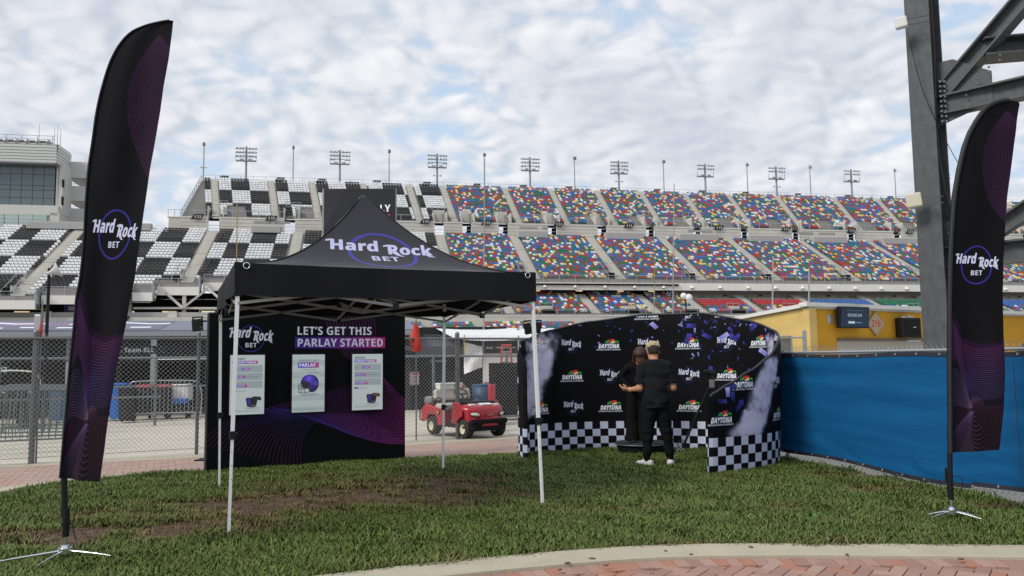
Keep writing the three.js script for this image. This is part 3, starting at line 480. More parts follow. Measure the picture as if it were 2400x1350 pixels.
// press tower on the left
{
  const t = thing('press_tower', 'pale control tower with a tall tinted window wall at left end of grandstand', 'tower', onStand(0, 0, 13).toArray(), 0.1926);
  const siding = mat(new THREE.Color(0.6, 0.61, 0.58), 0.6), wallM = mat(new THREE.Color(0.6, 0.59, 0.55), 0.8), glass = mat(new THREE.Color(0.13, 0.17, 0.18), 0.12, 0, { envMapIntensity: 1 }), glass2 = mat(new THREE.Color(0.4, 0.5, 0.46), 0.15);
  part('wall', [box(24, 1.4, 4.4, -79.2, 23.15, -2.3), box(1.2, 3.2, 4.2, -67.6, 21.2, -2.2), box(0.5, 7.2, 3.6, -67.2, 26.4, -2.6), box(24, 7, 3.2, -79.6, 26.4, -2.6)], wallM, t);
  for (let j = 0; j < 6; j++) part('siding_board', [box(26, 0.36, 0.14, -80.4, 30.0 + j * 0.41, 0.5 + j * 0.045), box(0.14, 0.36, 5, -67.45 + j * 0.045, 30.0 + j * 0.41, -2)], siding, t);
  part('roof', [box(26, 2.3, 5, -80.6, 31.1, -2.1), box(26.2, 0.14, 5.2, -80.4, 32.42, -2), box(26, 0.5, 3, -81.5, 32.8, -2.4)], siding, t);
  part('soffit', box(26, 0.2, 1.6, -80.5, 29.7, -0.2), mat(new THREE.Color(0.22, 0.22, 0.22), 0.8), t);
  const px = 1.42; for (let c = 0; c < 14; c++) for (const [y0, y1] of [[28.4, 29.55], [26.8, 28.34], [26.15, 26.74], [25.05, 26.09], [23.9, 24.99]]) part('window_pane', box(px - 0.06, y1 - y0, 0.08, -68.0 - px * (c + 0.5), (y0 + y1) / 2, -0.9), glass, t);
  part('mullion', [box(21, 5.8, 0.06, -78.4, 26.7, -0.98)], M.black, t);
  part('side_window', [box(0.06, 1.1, 0.8, -66.93, 27.2, -0.9), box(0.06, 1.2, 0.8, -66.93, 24.7, -0.9)], M.black, t);
  for (let c = 0; c < 9; c++) part('lower_window', box(1.7, 1.5, 0.08, -69.4 - 1.8 * c, 21.75, 0), glass2, t);
  part('lower_wall', [box(22, 0.5, 0.3, -79, 20.75, 0), box(22, 2.2, 4, -79, 21.6, -2.3)], wallM, t);
  part('balcony_rail', [...[0.5, 1].map((y) => box(20, 0.05, 0.05, -79.5, 20.9 + y, 1)), ...Array.from({ length: 14 }, (_, i) => box(0.05, 1, 0.05, -70 - i * 1.4, 21.4, 1))], M.whitePaint, t);
  part('roof_rail', [box(24, 0.06, 0.06, -80.2, 33.9, -0.6), box(24, 0.06, 0.06, -80.2, 33.4, -0.6), ...Array.from({ length: 12 }, (_, i) => box(0.08, 1.2, 0.08, -68.4 - i * 2, 33.3, -0.6))], M.galv, t);
  part('roof_deck', box(24, 0.5, 0.5, -80.6, 32.85, -0.5), mat(new THREE.Color(0.12, 0.12, 0.11), 0.8), t);
  for (let i = 0; i < 8; i++) part('floodlight', [place(new THREE.SphereGeometry(0.36, 12, 8), -68.6 - i * 1.35, 32.75, 0.5).scale(1, 1, 1)], M.galv, t);
  for (const [x, h] of [[-70.2, 3], [-68.2, 2.6], [-67.8, 3], [-67.4, 2.4]]) part('antenna', cyl(0.05, 0.03, h, x, 32.6 + h / 2, -0.6), M.galv, t);
  const a = thing('press_annex', 'lower pale panelled block with open decks beside the control tower', 'building', onStand(0, 0, 8.6).toArray(), 0.1926);
  const rib = mat(new THREE.Color(0.58, 0.575, 0.55), 0.7);
  const ribs = (y, h) => Array.from({ length: 27 }, (_, i) => box(0.12, h, 0.06, -67.6 + i * 0.32, y, 0.18));
  part('wall', [box(8.6, 2.2, 0.3, -63.4, 29.9, 0), box(8.6, 2.2, 0.3, -63.4, 26.5, 0), box(8.6, 2.2, 0.3, -63.4, 23.2, 0)], rib, a); part('wall_rib', [...ribs(29.9, 2.2), ...ribs(26.5, 2.2), ...ribs(23.2, 2.2)], rib, a);
  part('floor_slab', [box(8.6, 0.3, 6, -63.4, 28.95, -3), box(8.6, 0.3, 6, -63.4, 25.55, -3), box(8.6, 0.3, 6, -63.4, 31.1, -3)], rib, a); part('back_wall', [box(8.6, 9, 0.3, -63.4, 26.6, -6)], mat(new THREE.Color(0.13, 0.12, 0.1), 0.9), a);
  part('deck_rail', [box(8.6, 0.05, 0.05, -63.4, 27.9, 0.1), box(8.6, 0.05, 0.05, -63.4, 24.5, 0.1)], M.galv, a);
}
// electronic scoreboard between the track and the stand
{
  const t = thing('scoreboard', 'big black electronic board with white letters standing in front of grandstand', 'scoreboard', [-18.6, 0, -95], 0.03);
  const face = print(512, 512, (c, w, h) => {
    c.fillStyle = '#15161a'; c.fillRect(0, 0, w, h); c.strokeStyle = 'rgba(80,40,82,.8)'; c.lineWidth = 1.6;
    for (let i = 0; i < 16; i++) { c.beginPath(); c.moveTo(i * 10, 0); c.quadraticCurveTo(i * 6 - 8, 140, i * 4 - 60, 330 - i * 3); c.stroke(); }
    c.fillStyle = '#e9e6e2'; c.font = 'bold 72px sans-serif'; c.fillText('L', 198, 170); c.fillText('LY', 398, 170); c.fillStyle = '#c02a8c'; c.fillRect(400, 190, 74, 62); c.fillStyle = '#e9d8e6'; c.font = 'bold 44px sans-serif'; c.fillText('N', 430, 236);
  });
  part('screen', box(8.6, 8.6, 0.2, 0.2, 18.2, 0.5).translate(0, 0, 0), [M.black, M.black, M.black, M.black, mat('#ffffff', 0.5, 0, { map: face, emissive: '#ffffff', emissiveMap: face, emissiveIntensity: 0.22 }), M.black], t);
  { const uv = t.children[0].geometry.attributes.uv; for (let i = 0; i < uv.count; i++) uv.setXY(i, uv.getX(i) / 8.6, uv.getY(i) / 8.6); }
  part('cabinet', box(8.9, 8.7, 0.9, 0.1, 18.2, -0.1), mat(new THREE.Color(0.34, 0.34, 0.36), 0.6), t);
  part('post', [box(0.6, 15, 0.6, -2.6, 7.4, -0.4), box(0.6, 15, 0.6, 2.8, 7.4, -0.4)], M.greyMetal, t);
}
// ---------------------------------------------------------------- garages and things behind the chain-link fence
function label(w, h, txt, size, fg = '#d8dade', bg, font = 'sans-serif', more) { return print(w, h, (c) => { if (bg) { c.fillStyle = bg; c.fillRect(0, 0, w, h); } c.fillStyle = fg; c.font = `bold ${size}px ${font}`; c.textAlign = 'center'; c.textBaseline = 'middle'; c.fillText(txt, w / 2, h / 2); more?.(c); }); }
function plaque(name, w, h, tex, pos, turn, parent, m = {}) { const g = box(w, h, 0.02, 0, 0, 0), uv = g.attributes.uv; for (let i = 0; i < uv.count; i++) uv.setXY(i, uv.getX(i) / w, uv.getY(i) / h); place(g, ...pos, 0, turn); return part(name, g, mat('#ffffff', 0.6, 0, { map: tex, ...m }), parent); }
// dark garage row: front from (-26, -21) to (-2, -26.2)
const gDir = Math.atan2(0.22, 1);
{
  const t = thing('garage_row', 'long dark garage building with a blue grey printed roof edge behind the fence', 'garage', [-11, 0, -24], gDir);
  const dark = mat(new THREE.Color(0.02, 0.02, 0.022), 0.75, 0, { map: repeat(T.concrete, 0.3), specularIntensity: 0.4 }), roofM = mat(new THREE.Color(0.17, 0.18, 0.23), 0.6);
  const logo = print(1024, 96, (c, w, h) => {
    c.fillStyle = '#666a7c'; c.fillRect(0, 0, w, h);
    const g = c.createLinearGradient(380, 0, 900, 0); g.addColorStop(0, '#666a7c'); g.addColorStop(0.3, '#5871b0'); g.addColorStop(0.62, '#8a6a86'); g.addColorStop(1, '#666a7c'); c.fillStyle = g; c.fillRect(380, 14, 560, 40);
    c.strokeStyle = '#eef0f6'; c.lineWidth = 9; c.lineJoin = 'round';
    for (const [x, k] of [[40, 1], [520, 1], [800, 1.1]]) { c.beginPath(); c.moveTo(x, 40); c.bezierCurveTo(x + 60 * k, 8, x + 120 * k, 22, x + 160 * k, 34); c.lineTo(x + 230 * k, 30); c.stroke(); }
    c.fillStyle = '#eef0f6'; c.font = 'italic bold 34px sans-serif'; for (let i = 0; i < 13; i++) c.fillRect(14 + i * 78, 66 + (i % 3) * 3, 46, 9);
  });
  part('roof', across([[0.4, 2.38], [0.45, 2.56], [-2.2, 2.98], [-6, 3.1], [-6, 2.4]], 24, -16), roofM, t);
  part('roof_print', sheet([[V(-13, 2.585, 0.35), V(0.3, 2.585, 0.35)], [V(-13, 2.975, -2.1), V(0.3, 2.975, -2.1)]]), mat('#ffffff', 0.6, 0, { map: logo }), t);
  part('fascia', [box(24, 0.14, 0.12, -4, 2.46, 0.5)], mat(new THREE.Color(0.26, 0.27, 0.3), 0.5), t);
  part('beam', box(24, 0.75, 0.3, -4, 2.0, 0.1), dark, t);
  part('wall', [box(24, 2.4, 0.3, -4, 1.2, -4.5), box(0.3, 2.4, 4.6, -16, 1.2, -2.2), box(0.3, 2.4, 4.6, 8, 1.2, -2.2), box(0.3, 2.4, 4.6, -7.6, 1.2, -2.2)], dark, t);
  const doorM = mat(new THREE.Color(0.04, 0.04, 0.041), 0.7, 0, { bumpMap: repeat(T.brushed, 1), bumpScale: 0.01, specularIntensity: 0.4 }); for (const g of [box(5, 2.2, 0.12, -3.6, 1.1, -1.2), box(3.7, 2.3, 0.12, 6.0, 1.15, 0)]) part('door_panel', g, doorM, t);
  part('lamp_tube', [box(1.6, 0.07, 0.1, 1.0, 1.72, 0.3), box(2.1, 0.07, 0.1, -7.9, 1.72, 0.3)], mat('#ffffff', 0.5, 0, { emissive: '#cfd2d2', emissiveIntensity: 0.25 }), t);
  plaque('number_plate', 0.34, 0.26, label(128, 96, '32', 76, '#c2c6ca', '#121314'), [-3.9, 1.45, 0.26], 0, t);
  plaque('lettering', 1.5, 0.24, label(512, 80, 'Team RLL', 62, '#c8cacc', '#0e0f10'), [-0.25, 1.98, 0.28], 0, t);
  part('red_sign', box(0.2, 0.12, 0.02, -3.35, 1.15, -1.1), mat(new THREE.Color(0.3, 0.06, 0.07), 0.6), t);
  part('pillar', [box(0.16, 2.3, 0.16, 0.15, 1.15, 0.2), box(0.1, 2.3, 0.1, -2.2, 1.15, 0.2)], M.galv, t);
}
{
  const t = thing('garage_bay', 'black garage bay marked 34 with sponsor lettering beside the white tent', 'garage', [-2.6, 0, -26.1], 0.1);
  const dark = mat(new THREE.Color(0.024, 0.025, 0.027), 0.75, 0, { specularIntensity: 0.4 });
  part('wall', [box(3.2, 2.2, 0.3, 0.75, 1.0, 0), box(3.4, 0.6, 0.35, 0.7, 2.35, 0)], dark, t);
  part('awning', box(3.4, 0.4, 0.6, 0.7, 1.98, 0.3, 0.5), mat(new THREE.Color(0.1, 0.105, 0.13), 0.6), t);
  plaque('number_plate', 0.42, 0.3, label(128, 96, '34', 78, '#c9ccd0', '#101112'), [1.2, 1.37, 0.17], 0, t);
  plaque('sponsor_lettering', 1.7, 0.26, print(512, 80, (c) => { c.fillStyle = '#0f1011'; c.fillRect(0, 0, 512, 80); c.fillStyle = '#c4c7cb'; c.font = 'bold 24px sans-serif'; c.fillText('A. POWERED', 30, 34); c.fillText('BY MILLEN', 30, 64); c.beginPath(); c.arc(300, 44, 16, 0, 7); c.strokeStyle = '#9ab6d8'; c.lineWidth = 6; c.stroke(); c.font = 'bold 26px sans-serif'; c.fillText('DEWRITE', 330, 54); }), [-0.2, 1.55, 0.17], 0, t);
  part('pillar', [box(0.24, 2.3, 0.24, 2.35, 1.15, 0.1), box(0.08, 2.6, 0.08, 2.75, 1.3, 0.4)], M.galv, t);
}
{
  const t = thing('paddock_tent', 'white fabric paddock tent with a black sponsor band beside the garage', 'tent', [1.2, 0, -25.2], 0.12);
  const cloth = mat(new THREE.Color(0.74, 0.74, 0.74), 0.6, 0, { bumpMap: repeat(T.mottled, 0.5), bumpScale: 0.02 });
  part('roof_sheet', sheet([[V(-3.6, 2.72, -3), V(6, 2.62, -3)], [V(-3.6, 2.6, -1), V(6, 2.5, -1)], [V(-3.0, 2.2, 0.2), V(6, 2.18, 0.2)]].map((r) => Array.from({ length: 13 }, (_, i) => r[0].clone().lerp(r[1], i / 12).add(V(0, -0.05 * Math.sin(i * Math.PI / 3) ** 2, 0))))), cloth, t);
  part('side_flap', sheet([0, 1, 2, 3, 4, 5].map((i) => Array.from({ length: 8 }, (_, j) => V(-2.75 + 0.58 * j / 7, lerp(lerp(2.25, 1.65, 0.3), 0, 0) - i * (1.0 - 0.05 * j) / 5 + 0.05 - 0.02 * j, -0.1 + 0.08 * Math.sin(i * 1.3 + j * 0.8))))), cloth, t);
  part('wall', box(8.5, 2.2, 0.1, 2.1, 1.1, -0.2), mat(new THREE.Color(0.62, 0.61, 0.57), 0.8), t);
  plaque('sponsor_band', 4.2, 0.38, print(2048, 185, (c) => { c.fillStyle = '#101113'; c.fillRect(0, 0, 2048, 185); c.fillStyle = '#d6d8da'; c.font = 'bold 42px sans-serif'; c.fillText('Amyr', 36, 112); c.font = 'bold 34px sans-serif'; c.fillText('POWERED BY SCALA', 180, 110); c.strokeStyle = '#d6d8da'; c.lineWidth = 3; c.strokeRect(560, 78, 150, 42); c.font = 'bold 25px sans-serif'; c.fillText('MICHELIN', 570, 108); c.font = 'bold 32px sans-serif'; c.fillText('Wiger', 780, 110); }), [-0.02, 1.95, -0.08], 0, t);
  part('red_stripe', [box(0.26, 0.03, 0.03, -2.0, 0.84, -0.13), box(0.26, 0.03, 0.03, -2.0, 0.785, -0.13), box(0.26, 0.03, 0.03, -2.0, 0.73, -0.13)], mat(new THREE.Color(0.4, 0.05, 0.06), 0.6), t);
  part('pole', cyl(0.02, 0.02, 0.7, -2.75, 2.0, 0.15), mat(lin('#c29a3a'), 0.5), t); part('pole', cyl(0.03, 0.03, 2.3, -1.05, 1.15, 0.2), M.galv, t);
}
{
  const p = at(1187, 860, 23.2), t = thing('step_ladder', 'red fibreglass step ladder standing against the white tent', 'ladder', [p.x, 0, p.z], 0.05);
  const red = mat(lin('#b8443a'), 0.5);
  for (const s of [-1, 1]) { part('rail', bar(V(s * 0.24, 0, 0.25), V(s * 0.12, 1.97, 0), 0.06, 0.07), red, t); part('back_rail', bar(V(s * 0.22, 0, -0.4), V(s * 0.12, 1.95, -0.02), 0.04, 0.05), red, t); }
  for (let i = 0; i < 6; i++) part('step', box(0.42 - i * 0.035, 0.04, 0.1, 0, 0.28 + i * 0.3, 0.22 - i * 0.035), M.galv, t);
  part('top_cap', box(0.3, 0.06, 0.14, 0, 1.98, 0), red, t);
}
{
  const p = at(1180, 952, 21), t = thing('road_case', 'tall black panel standing behind the red golf cart by the tent', 'screen panel', [p.x, 0, p.z], 0.06);
  part('panel', rbox(0.95, 1.38, 0.3, 0.02, 0.1, 0.78, 0), M.blackMatt, t); part('foot', [box(1.0, 0.06, 0.5, 0.1, 0.08, 0), box(0.1, 0.08, 0.6, -0.3, 0.04, 0), box(0.1, 0.08, 0.6, 0.5, 0.04, 0)], M.galvDark, t);
}
// a thin fence of pipe frames in front of the garages
{
  const t = thing('pipe_fence', 'low galvanised pipe fence in front of the dark garages', 'fence', [0, 0, 0]), a = ground(-40, 1010), b = ground(1260, 968), P = (k, y) => a.clone().lerp(b, k).setY(y);
  part('top_rail', rod(P(0, 1.73), P(1, 1.66), 0.03), M.galvGrey, t); 
  for (const k of [0.02, 0.14, 0.271, 0.36, 0.62, 0.782, 0.935]) part('post', rod(P(k, 0), P(k, 1.74), 0.04), M.galvGrey, t);
  part('mid_rail', [rod(P(0.08, 1.0), P(0.37, 0.98), 0.02), rod(P(0.0, 0.72), P(0.28, 0.72), 0.025)], M.galvGrey, t);
}
// crowd barriers
function barrier(name, txt, pos, turn, w = 1.9, group, metal = M.galv) {
  const t = thing(name, txt, 'barrier', pos, turn, group), h = 1.05;
  part('frame', tube([V(-w / 2, 0.12, 0), V(-w / 2, 0.8, 0), V(-w / 2 + 0.12, h, 0), V(-w / 2 + 0.3, h + 0.03, 0), V(w / 2 - 0.3, h + 0.03, 0), V(w / 2 - 0.12, h, 0), V(w / 2, 0.8, 0), V(w / 2, 0.12, 0)], 0.02, 48, 6), metal, t);
  part('bottom_rail', rod(V(-w / 2, 0.2, 0), V(w / 2, 0.2, 0), 0.018, 6), metal, t);
  const n = Math.round(w / 0.11); for (let i = 1; i < n; i++) part('bar', rod(V(-w / 2 + w * i / n, 0.2, 0), V(-w / 2 + w * i / n, h + 0.02, 0), 0.0085, 5), metal, t);
  for (const s of [-1, 1]) part('foot', [bar(V(s * (w / 2 - 0.15), 0.03, -0.28), V(s * (w / 2 - 0.15), 0.03, 0.28), 0.04, 0.03), rod(V(s * (w / 2 - 0.15), 0.03, 0), V(s * (w / 2 - 0.15), 0.2, 0), 0.016, 6)], metal, t);
  return t;
}
{
  const stackMetal = mat(new THREE.Color(0.13, 0.15, 0.145), 0.55, 0.3);
  const a = ground(383, 985); barrier('crowd_barrier', 'steel crowd barrier standing alone before the garage bins', [a.x, 0, a.z], 0.18, 1.95);
  const txt = ['nearest', 'second', 'third', 'fourth', 'hindmost'];
  for (let i = 0; i < 5; i++) { const b = ground(28 + i * 14, 1062 - i * 10); barrier('stacked_barrier', `${txt[i]} of the steel barriers leaning together just inside the fence`, [b.x, 0.02, b.z - i * 0.1], 0.42, 2.0, 'barriers stacked inside the fence', stackMetal).rotation.x = -0.03 * i; }
}
// trolleys, bins and a cart among the barriers
function bin(txt, p, col, h = 0.95, w = 0.5) { const t = thing('wheelie_bin', txt, 'bin', [p.x, 0, p.z], 0.2); const m = mat(col, 0.5); part('body', [place(new THREE.CylinderGeometry(w * 0.7, w * 0.58, h * 0.88, 4, 1), 0, h * 0.48, 0, 0, Math.PI / 4)], m, t); part('lid', rbox(w * 1.05, 0.07, w * 1.1, 0.02, 0, h * 0.95, 0), m, t); for (const s of [-1, 1]) part('wheel', cyl(0.09, 0.09, 0.05, s * w * 0.4, 0.09, -w * 0.4, 0, 0, Math.PI / 2), M.rubber, t); }
bin('blue bin behind the left feather flag, before the garages', at(147, 965, 22), lin('#1f5f8c'), 1.0, 0.55);
bin('bright blue bin next to a black bin before the garages', at(278, 965, 22.4), lin('#1d62b4'), 1.05, 0.42);
bin('black bin with an orange rim before the garages', at(297, 970, 21.6), lin('#17181a'), 0.95, 0.36);
for (const [px, txt] of [[338, 'red topped low black equipment trolley behind the crowd barrier'], [383, 'black trolley with a red tray, nearer the display wall']]) {
  const p = at(px, 975, 22.8), t = thing('equipment_trolley', txt, 'trolley', [p.x, 0, p.z], 0.15);
  part('tray', rbox(0.42, 0.1, 0.4, 0.03, 0, 0.92, 0), mat(lin('#b5242c'), 0.5), t); part('cabinet', rbox(0.5, 0.7, 0.42, 0.02, 0, 0.5, 0), M.black, t); for (const x of [-0.2, 0.2]) part('wheel', cyl(0.07, 0.07, 0.04, x, 0.07, 0.18, 0, 0, Math.PI / 2), M.rubber, t);
}
{
  const p = at(420, 960, 23.2), t = thing('utility_cart', 'white and blue utility cart parked beside the trolleys', 'cart', [p.x, 0, p.z], 0.2);
  part('body', rbox(0.6, 0.5, 0.7, 0.06, 0, 0.72, 0), M.whitePaint, t); part('seat', rbox(0.4, 0.12, 0.4, 0.04, 0.02, 1.0, 0.1), M.black, t); part('bumper', rbox(0.62, 0.16, 0.2, 0.04, 0, 0.48, 0.36), mat(lin('#2a5fa8'), 0.5), t);
  for (const s of [-1, 1]) part('wheel', cyl(0.2, 0.2, 0.12, s * 0.28, 0.2, 0.15, 0, 0, Math.PI / 2, 16), M.rubber, t);
}
{ // parked golf cart canopy frame at the far left
  const p = at(20, 985, 20.5), t = thing('parked_cart', 'dark cart with a white roof frame parked at the left edge', 'cart', [p.x, 0, p.z], 0.3);
  part('body', [rbox(1.3, 0.35, 1.0, 0.08, 0, 0.5, 0), rbox(0.5, 0.4, 0.9, 0.06, 0.25, 0.8, 0)], M.black, t);
  part('roof_frame', tube([V(-0.75, 0.7, 0.4), V(-0.7, 1.3, 0.4), V(-0.6, 1.38, 0.4), V(0.62, 1.38, 0.4), V(0.75, 1.25, 0.4), V(0.78, 0.7, 0.4)], 0.022, 40, 6), M.whitePaint, t); part('seat_rail', [rod(V(-0.7, 0.88, 0.4), V(0.75, 0.88, 0.4), 0.018)], M.whitePaint, t);
  for (const x of [-0.5, 0.5]) part('wheel', cyl(0.22, 0.22, 0.16, x, 0.22, 0.42, Math.PI / 2, 0, 0, 16), M.rubber, t);
}
// horn loudspeaker on a dark pole, banner flags, thin antennas
{
  const b = at(102, 960, 19), t = thing('horn_pole', 'dark pole with a white horn loudspeaker behind the fence on the left', 'loudspeaker', [b.x, 0, b.z]);
  part('pole', cyl(0.045, 0.035, 3.9, 0, 1.95, 0), M.black, t);
  part('horn', [place(lathe([[0.02, -0.12], [0.05, 0], [0.1, 0.1], [0.2, 0.2], [0.21, 0.2]], 20), 0.09, 3.78, 0.1, 0.3, 0.6, -1.1), box(0.18, 0.04, 0.04, -0.04, 3.8, 0.03)], mat(new THREE.Color(0.5, 0.5, 0.5), 0.5), t);
  part('junction_box', rbox(0.16, 0.45, 0.14, 0.02, -0.2, 2.55, 0), M.galv, t);
}
const redCloth = mat(lin('#c0382c'), 0.8);
function furledFlag(px, py0, py1, depth, w, txt) {
  const a = at(px, py0, depth), b = at(px, py1, depth), t = thing('furled_flag', txt, 'flag', [a.x, 0, a.z]), rows = [];
  for (let i = 0; i <= 14; i++) { const v = i / 14, y = lerp(a.y, b.y, v), k = w * (0.25 + 0.75 * Math.sin(Math.min(v * 1.35, 1) * 1.57)) * (v > 0.9 ? 0.75 : 1); rows.push(Array.from({ length: 11 }, (_, j) => { const q = (j / 10) * Math.PI * 2; return V(Math.cos(q) * k * (1 + 0.3 * Math.sin(3 * q + v * 9)), y, Math.sin(q) * k * 0.6 * (1 + 0.4 * Math.sin(4 * q + v * 5))); })); }
  part('cloth', sheet(rows.reverse()), redCloth, t);
  part('staff', cyl(0.014, 0.012, a.y + 0.25, 0.01, (a.y + 0.25) / 2, 0), M.galvDark, t);
}
furledFlag(97, 740, 800, 12.75, 0.028, 'red furled flag hanging at the post of the left fence');
furledFlag(974, 757, 824, 15.6, 0.1, 'red furled flag hanging on the fence beside the display wall');
{
  const p = at(970, 887, 15.7), t = thing('fence_notice', 'white notice plate with a red border hung on the fence', 'sign', [p.x, p.y, p.z], 0.47);
  plaque('plate', 0.19, 0.26, print(96, 128, (c) => { c.fillStyle = '#d8d4d6'; c.fillRect(0, 0, 96, 128); c.strokeStyle = '#c05060'; c.lineWidth = 5; c.strokeRect(4, 4, 88, 120); c.fillStyle = '#b83a48'; c.fillRect(14, 12, 68, 14); c.fillStyle = '#8d8488'; for (let i = 0; i < 6; i++) c.fillRect(18, 40 + i * 12, 60 - (i % 3) * 9, 4); }), [0, 0, 0.04], 0, t);
  part('tie', [cyl(0.006, 0.006, 0.05, -0.07, 0.11, 0.02, Math.PI / 2), cyl(0.006, 0.006, 0.05, 0.07, 0.11, 0.02, Math.PI / 2)], M.galv, t);
}
const whip = (txt, px, y0, y1, depth, r, m) => { const a = at(px, y1, depth), b = at(px + 3, y0, depth), t = thing('whip_antenna', txt, 'antenna', [a.x, Math.min(a.y, 2.5), a.z]); part('rod', rod(V(0, 0, 0), V(b.x - a.x, b.y - Math.min(a.y, 2.5), 0), r, 6, r * 0.6), m, t); part('mount', cyl(r * 2, r * 2, 0.12, 0, 0.06, 0), M.galvDark, t); };
const brass = mat(lin('#9a854a'), 0.6);
whip('thin brass coloured pole rising behind the canopy left corner', 553, 478, 790, 30, 0.03, brass);
whip('thin grey mast rising beside the canopy right slope', 1133, 372, 860, 26, 0.032, M.greyMetal);
whip('thin pole with small aerial before the coloured seats', 1577, 430, 790, 30, 0.03, M.greyMetal);
whip('short pale yellow rod before the coloured seats', 1532, 600, 790, 30, 0.022, brass);
whip('thin grey rod left of the pair by the yellow building', 1809, 600, 770, 32, 0.04, M.galv);
whip('thin grey rod right of the pair by the yellow building', 1893, 628, 720, 32, 0.04, M.galv);
{ const p = at(1607, 700, 32), t = thing('lamp_post', 'small white twin lamp on a thin post behind the photo backdrop', 'lamp', [p.x, 0, p.z]); part('post', cyl(0.04, 0.03, 4, 0, 2, 0), M.black, t); part('lamp_head', [place(new THREE.SphereGeometry(0.13, 10, 8), -0.08, 4.05, 0), place(new THREE.SphereGeometry(0.15, 10, 8), 0.12, 3.98, 0.05)], M.whitePaint, t); }

// chain-link fence: posts, rails, and zigzag wires woven into diamonds
function chainLink(a, b, h, y0, parent, step = 0.038, r = 0.0022) {
  const L = a.distanceTo(b), dir = b.clone().sub(a).normalize(), nrm = V(-dir.z, 0, dir.x), out = [], half = step;
  const seg = (p, q) => { const d = q.clone().sub(p).normalize(), s = nrm.clone().multiplyScalar(r), u = V().crossVectors(d, nrm).multiplyScalar(r); return [[p.clone().add(s), q.clone().add(s)], [p.clone().sub(s).add(u), q.clone().sub(s).add(u)], [p.clone().sub(s).sub(u), q.clone().sub(s).sub(u)]]; };
  const pos = [], idx = [];
  const n = Math.floor(L / half), rows = Math.floor((h - y0) / half);
  for (let i = 0; i < n; i++) { // one wire: zigzag between column i and i + 1
    for (let j = 0; j < rows; j++) {
      const odd = (i + j) % 2, s0 = (i + odd) * half, s1 = (i + 1 - odd) * half, sag = 0.003 * Math.sin(i * 0.7), z0 = odd ? r : -r;
      const p = a.clone().addScaledVector(dir, s0).setY(y0 + j * half + sag).addScaledVector(nrm, z0), q = a.clone().addScaledVector(dir, s1).setY(y0 + (j + 1) * half + sag).addScaledVector(nrm, -z0);
      const o = pos.length / 3; for (const [e, f] of seg(p, q)) pos.push(e.x, e.y, e.z, f.x, f.y, f.z);
      idx.push(o, o + 1, o + 3, o, o + 3, o + 2, o + 2, o + 3, o + 5, o + 2, o + 5, o + 4, o + 4, o + 5, o + 1, o + 4, o + 1, o);
    }
    const p = a.clone().addScaledVector(dir, (i + 0.5) * half).setY(y0 + rows * half), q = p.clone().addScaledVector(dir, 0.02).setY(y0 + rows * half + 0.035), o = pos.length / 3; // twisted tip
    for (const [e, f] of seg(p, q)) pos.push(e.x, e.y, e.z, f.x, f.y, f.z); idx.push(o, o + 1, o + 3, o, o + 3, o + 2, o + 2, o + 3, o + 5, o + 2, o + 5, o + 4, o + 4, o + 5, o + 1, o + 4, o + 1, o);
  }
  const g = new THREE.BufferGeometry(); g.setAttribute('position', new THREE.Float32BufferAttribute(pos, 3)); g.setIndex(idx); g.computeVertexNormals();
  return tag(part('wire_mesh', g, mat(new THREE.Color(0.36, 0.37, 0.37), 0.5, 0.35), parent), null, null, null, 'stuff');
}
{
  const a = V(-10.3, 0, -11.31), b = V(1.9, 0, -17.52), t = thing('chain_link_fence', 'galvanised chain-link fence with round posts along the brick walk', 'fence', [0, 0, 0]), dir = b.clone().sub(a).normalize();
  const P = (p, y) => p.clone().setY(y);
  chainLink(a, b, 2.06, 0.06, t);
  part('top_rail', rod(P(a, 1.99), P(b, 1.99), 0.022, 8), M.galvGrey, t); part('bottom_wire', rod(P(a, 0.1), P(b, 0.1), 0.004, 5), M.galvGrey, t);
  for (let k = 0; k < 5; k++) { const p = a.clone().addScaledVector(dir, 2.98 + (k - 1) * 2.446 + 0.0).addScaledVector(V(-dir.z, 0, dir.x), -0.045); part('post', rod(P(p, -0.02), P(p, 2.08), k === 1 || k === 4 ? 0.045 : 0.03, 12), M.galvGrey, t); part('post_cap', place(new THREE.SphereGeometry(k === 1 || k === 4 ? 0.05 : 0.034, 10, 6), p.x, 2.08, p.z), M.galvGrey, t); }
}
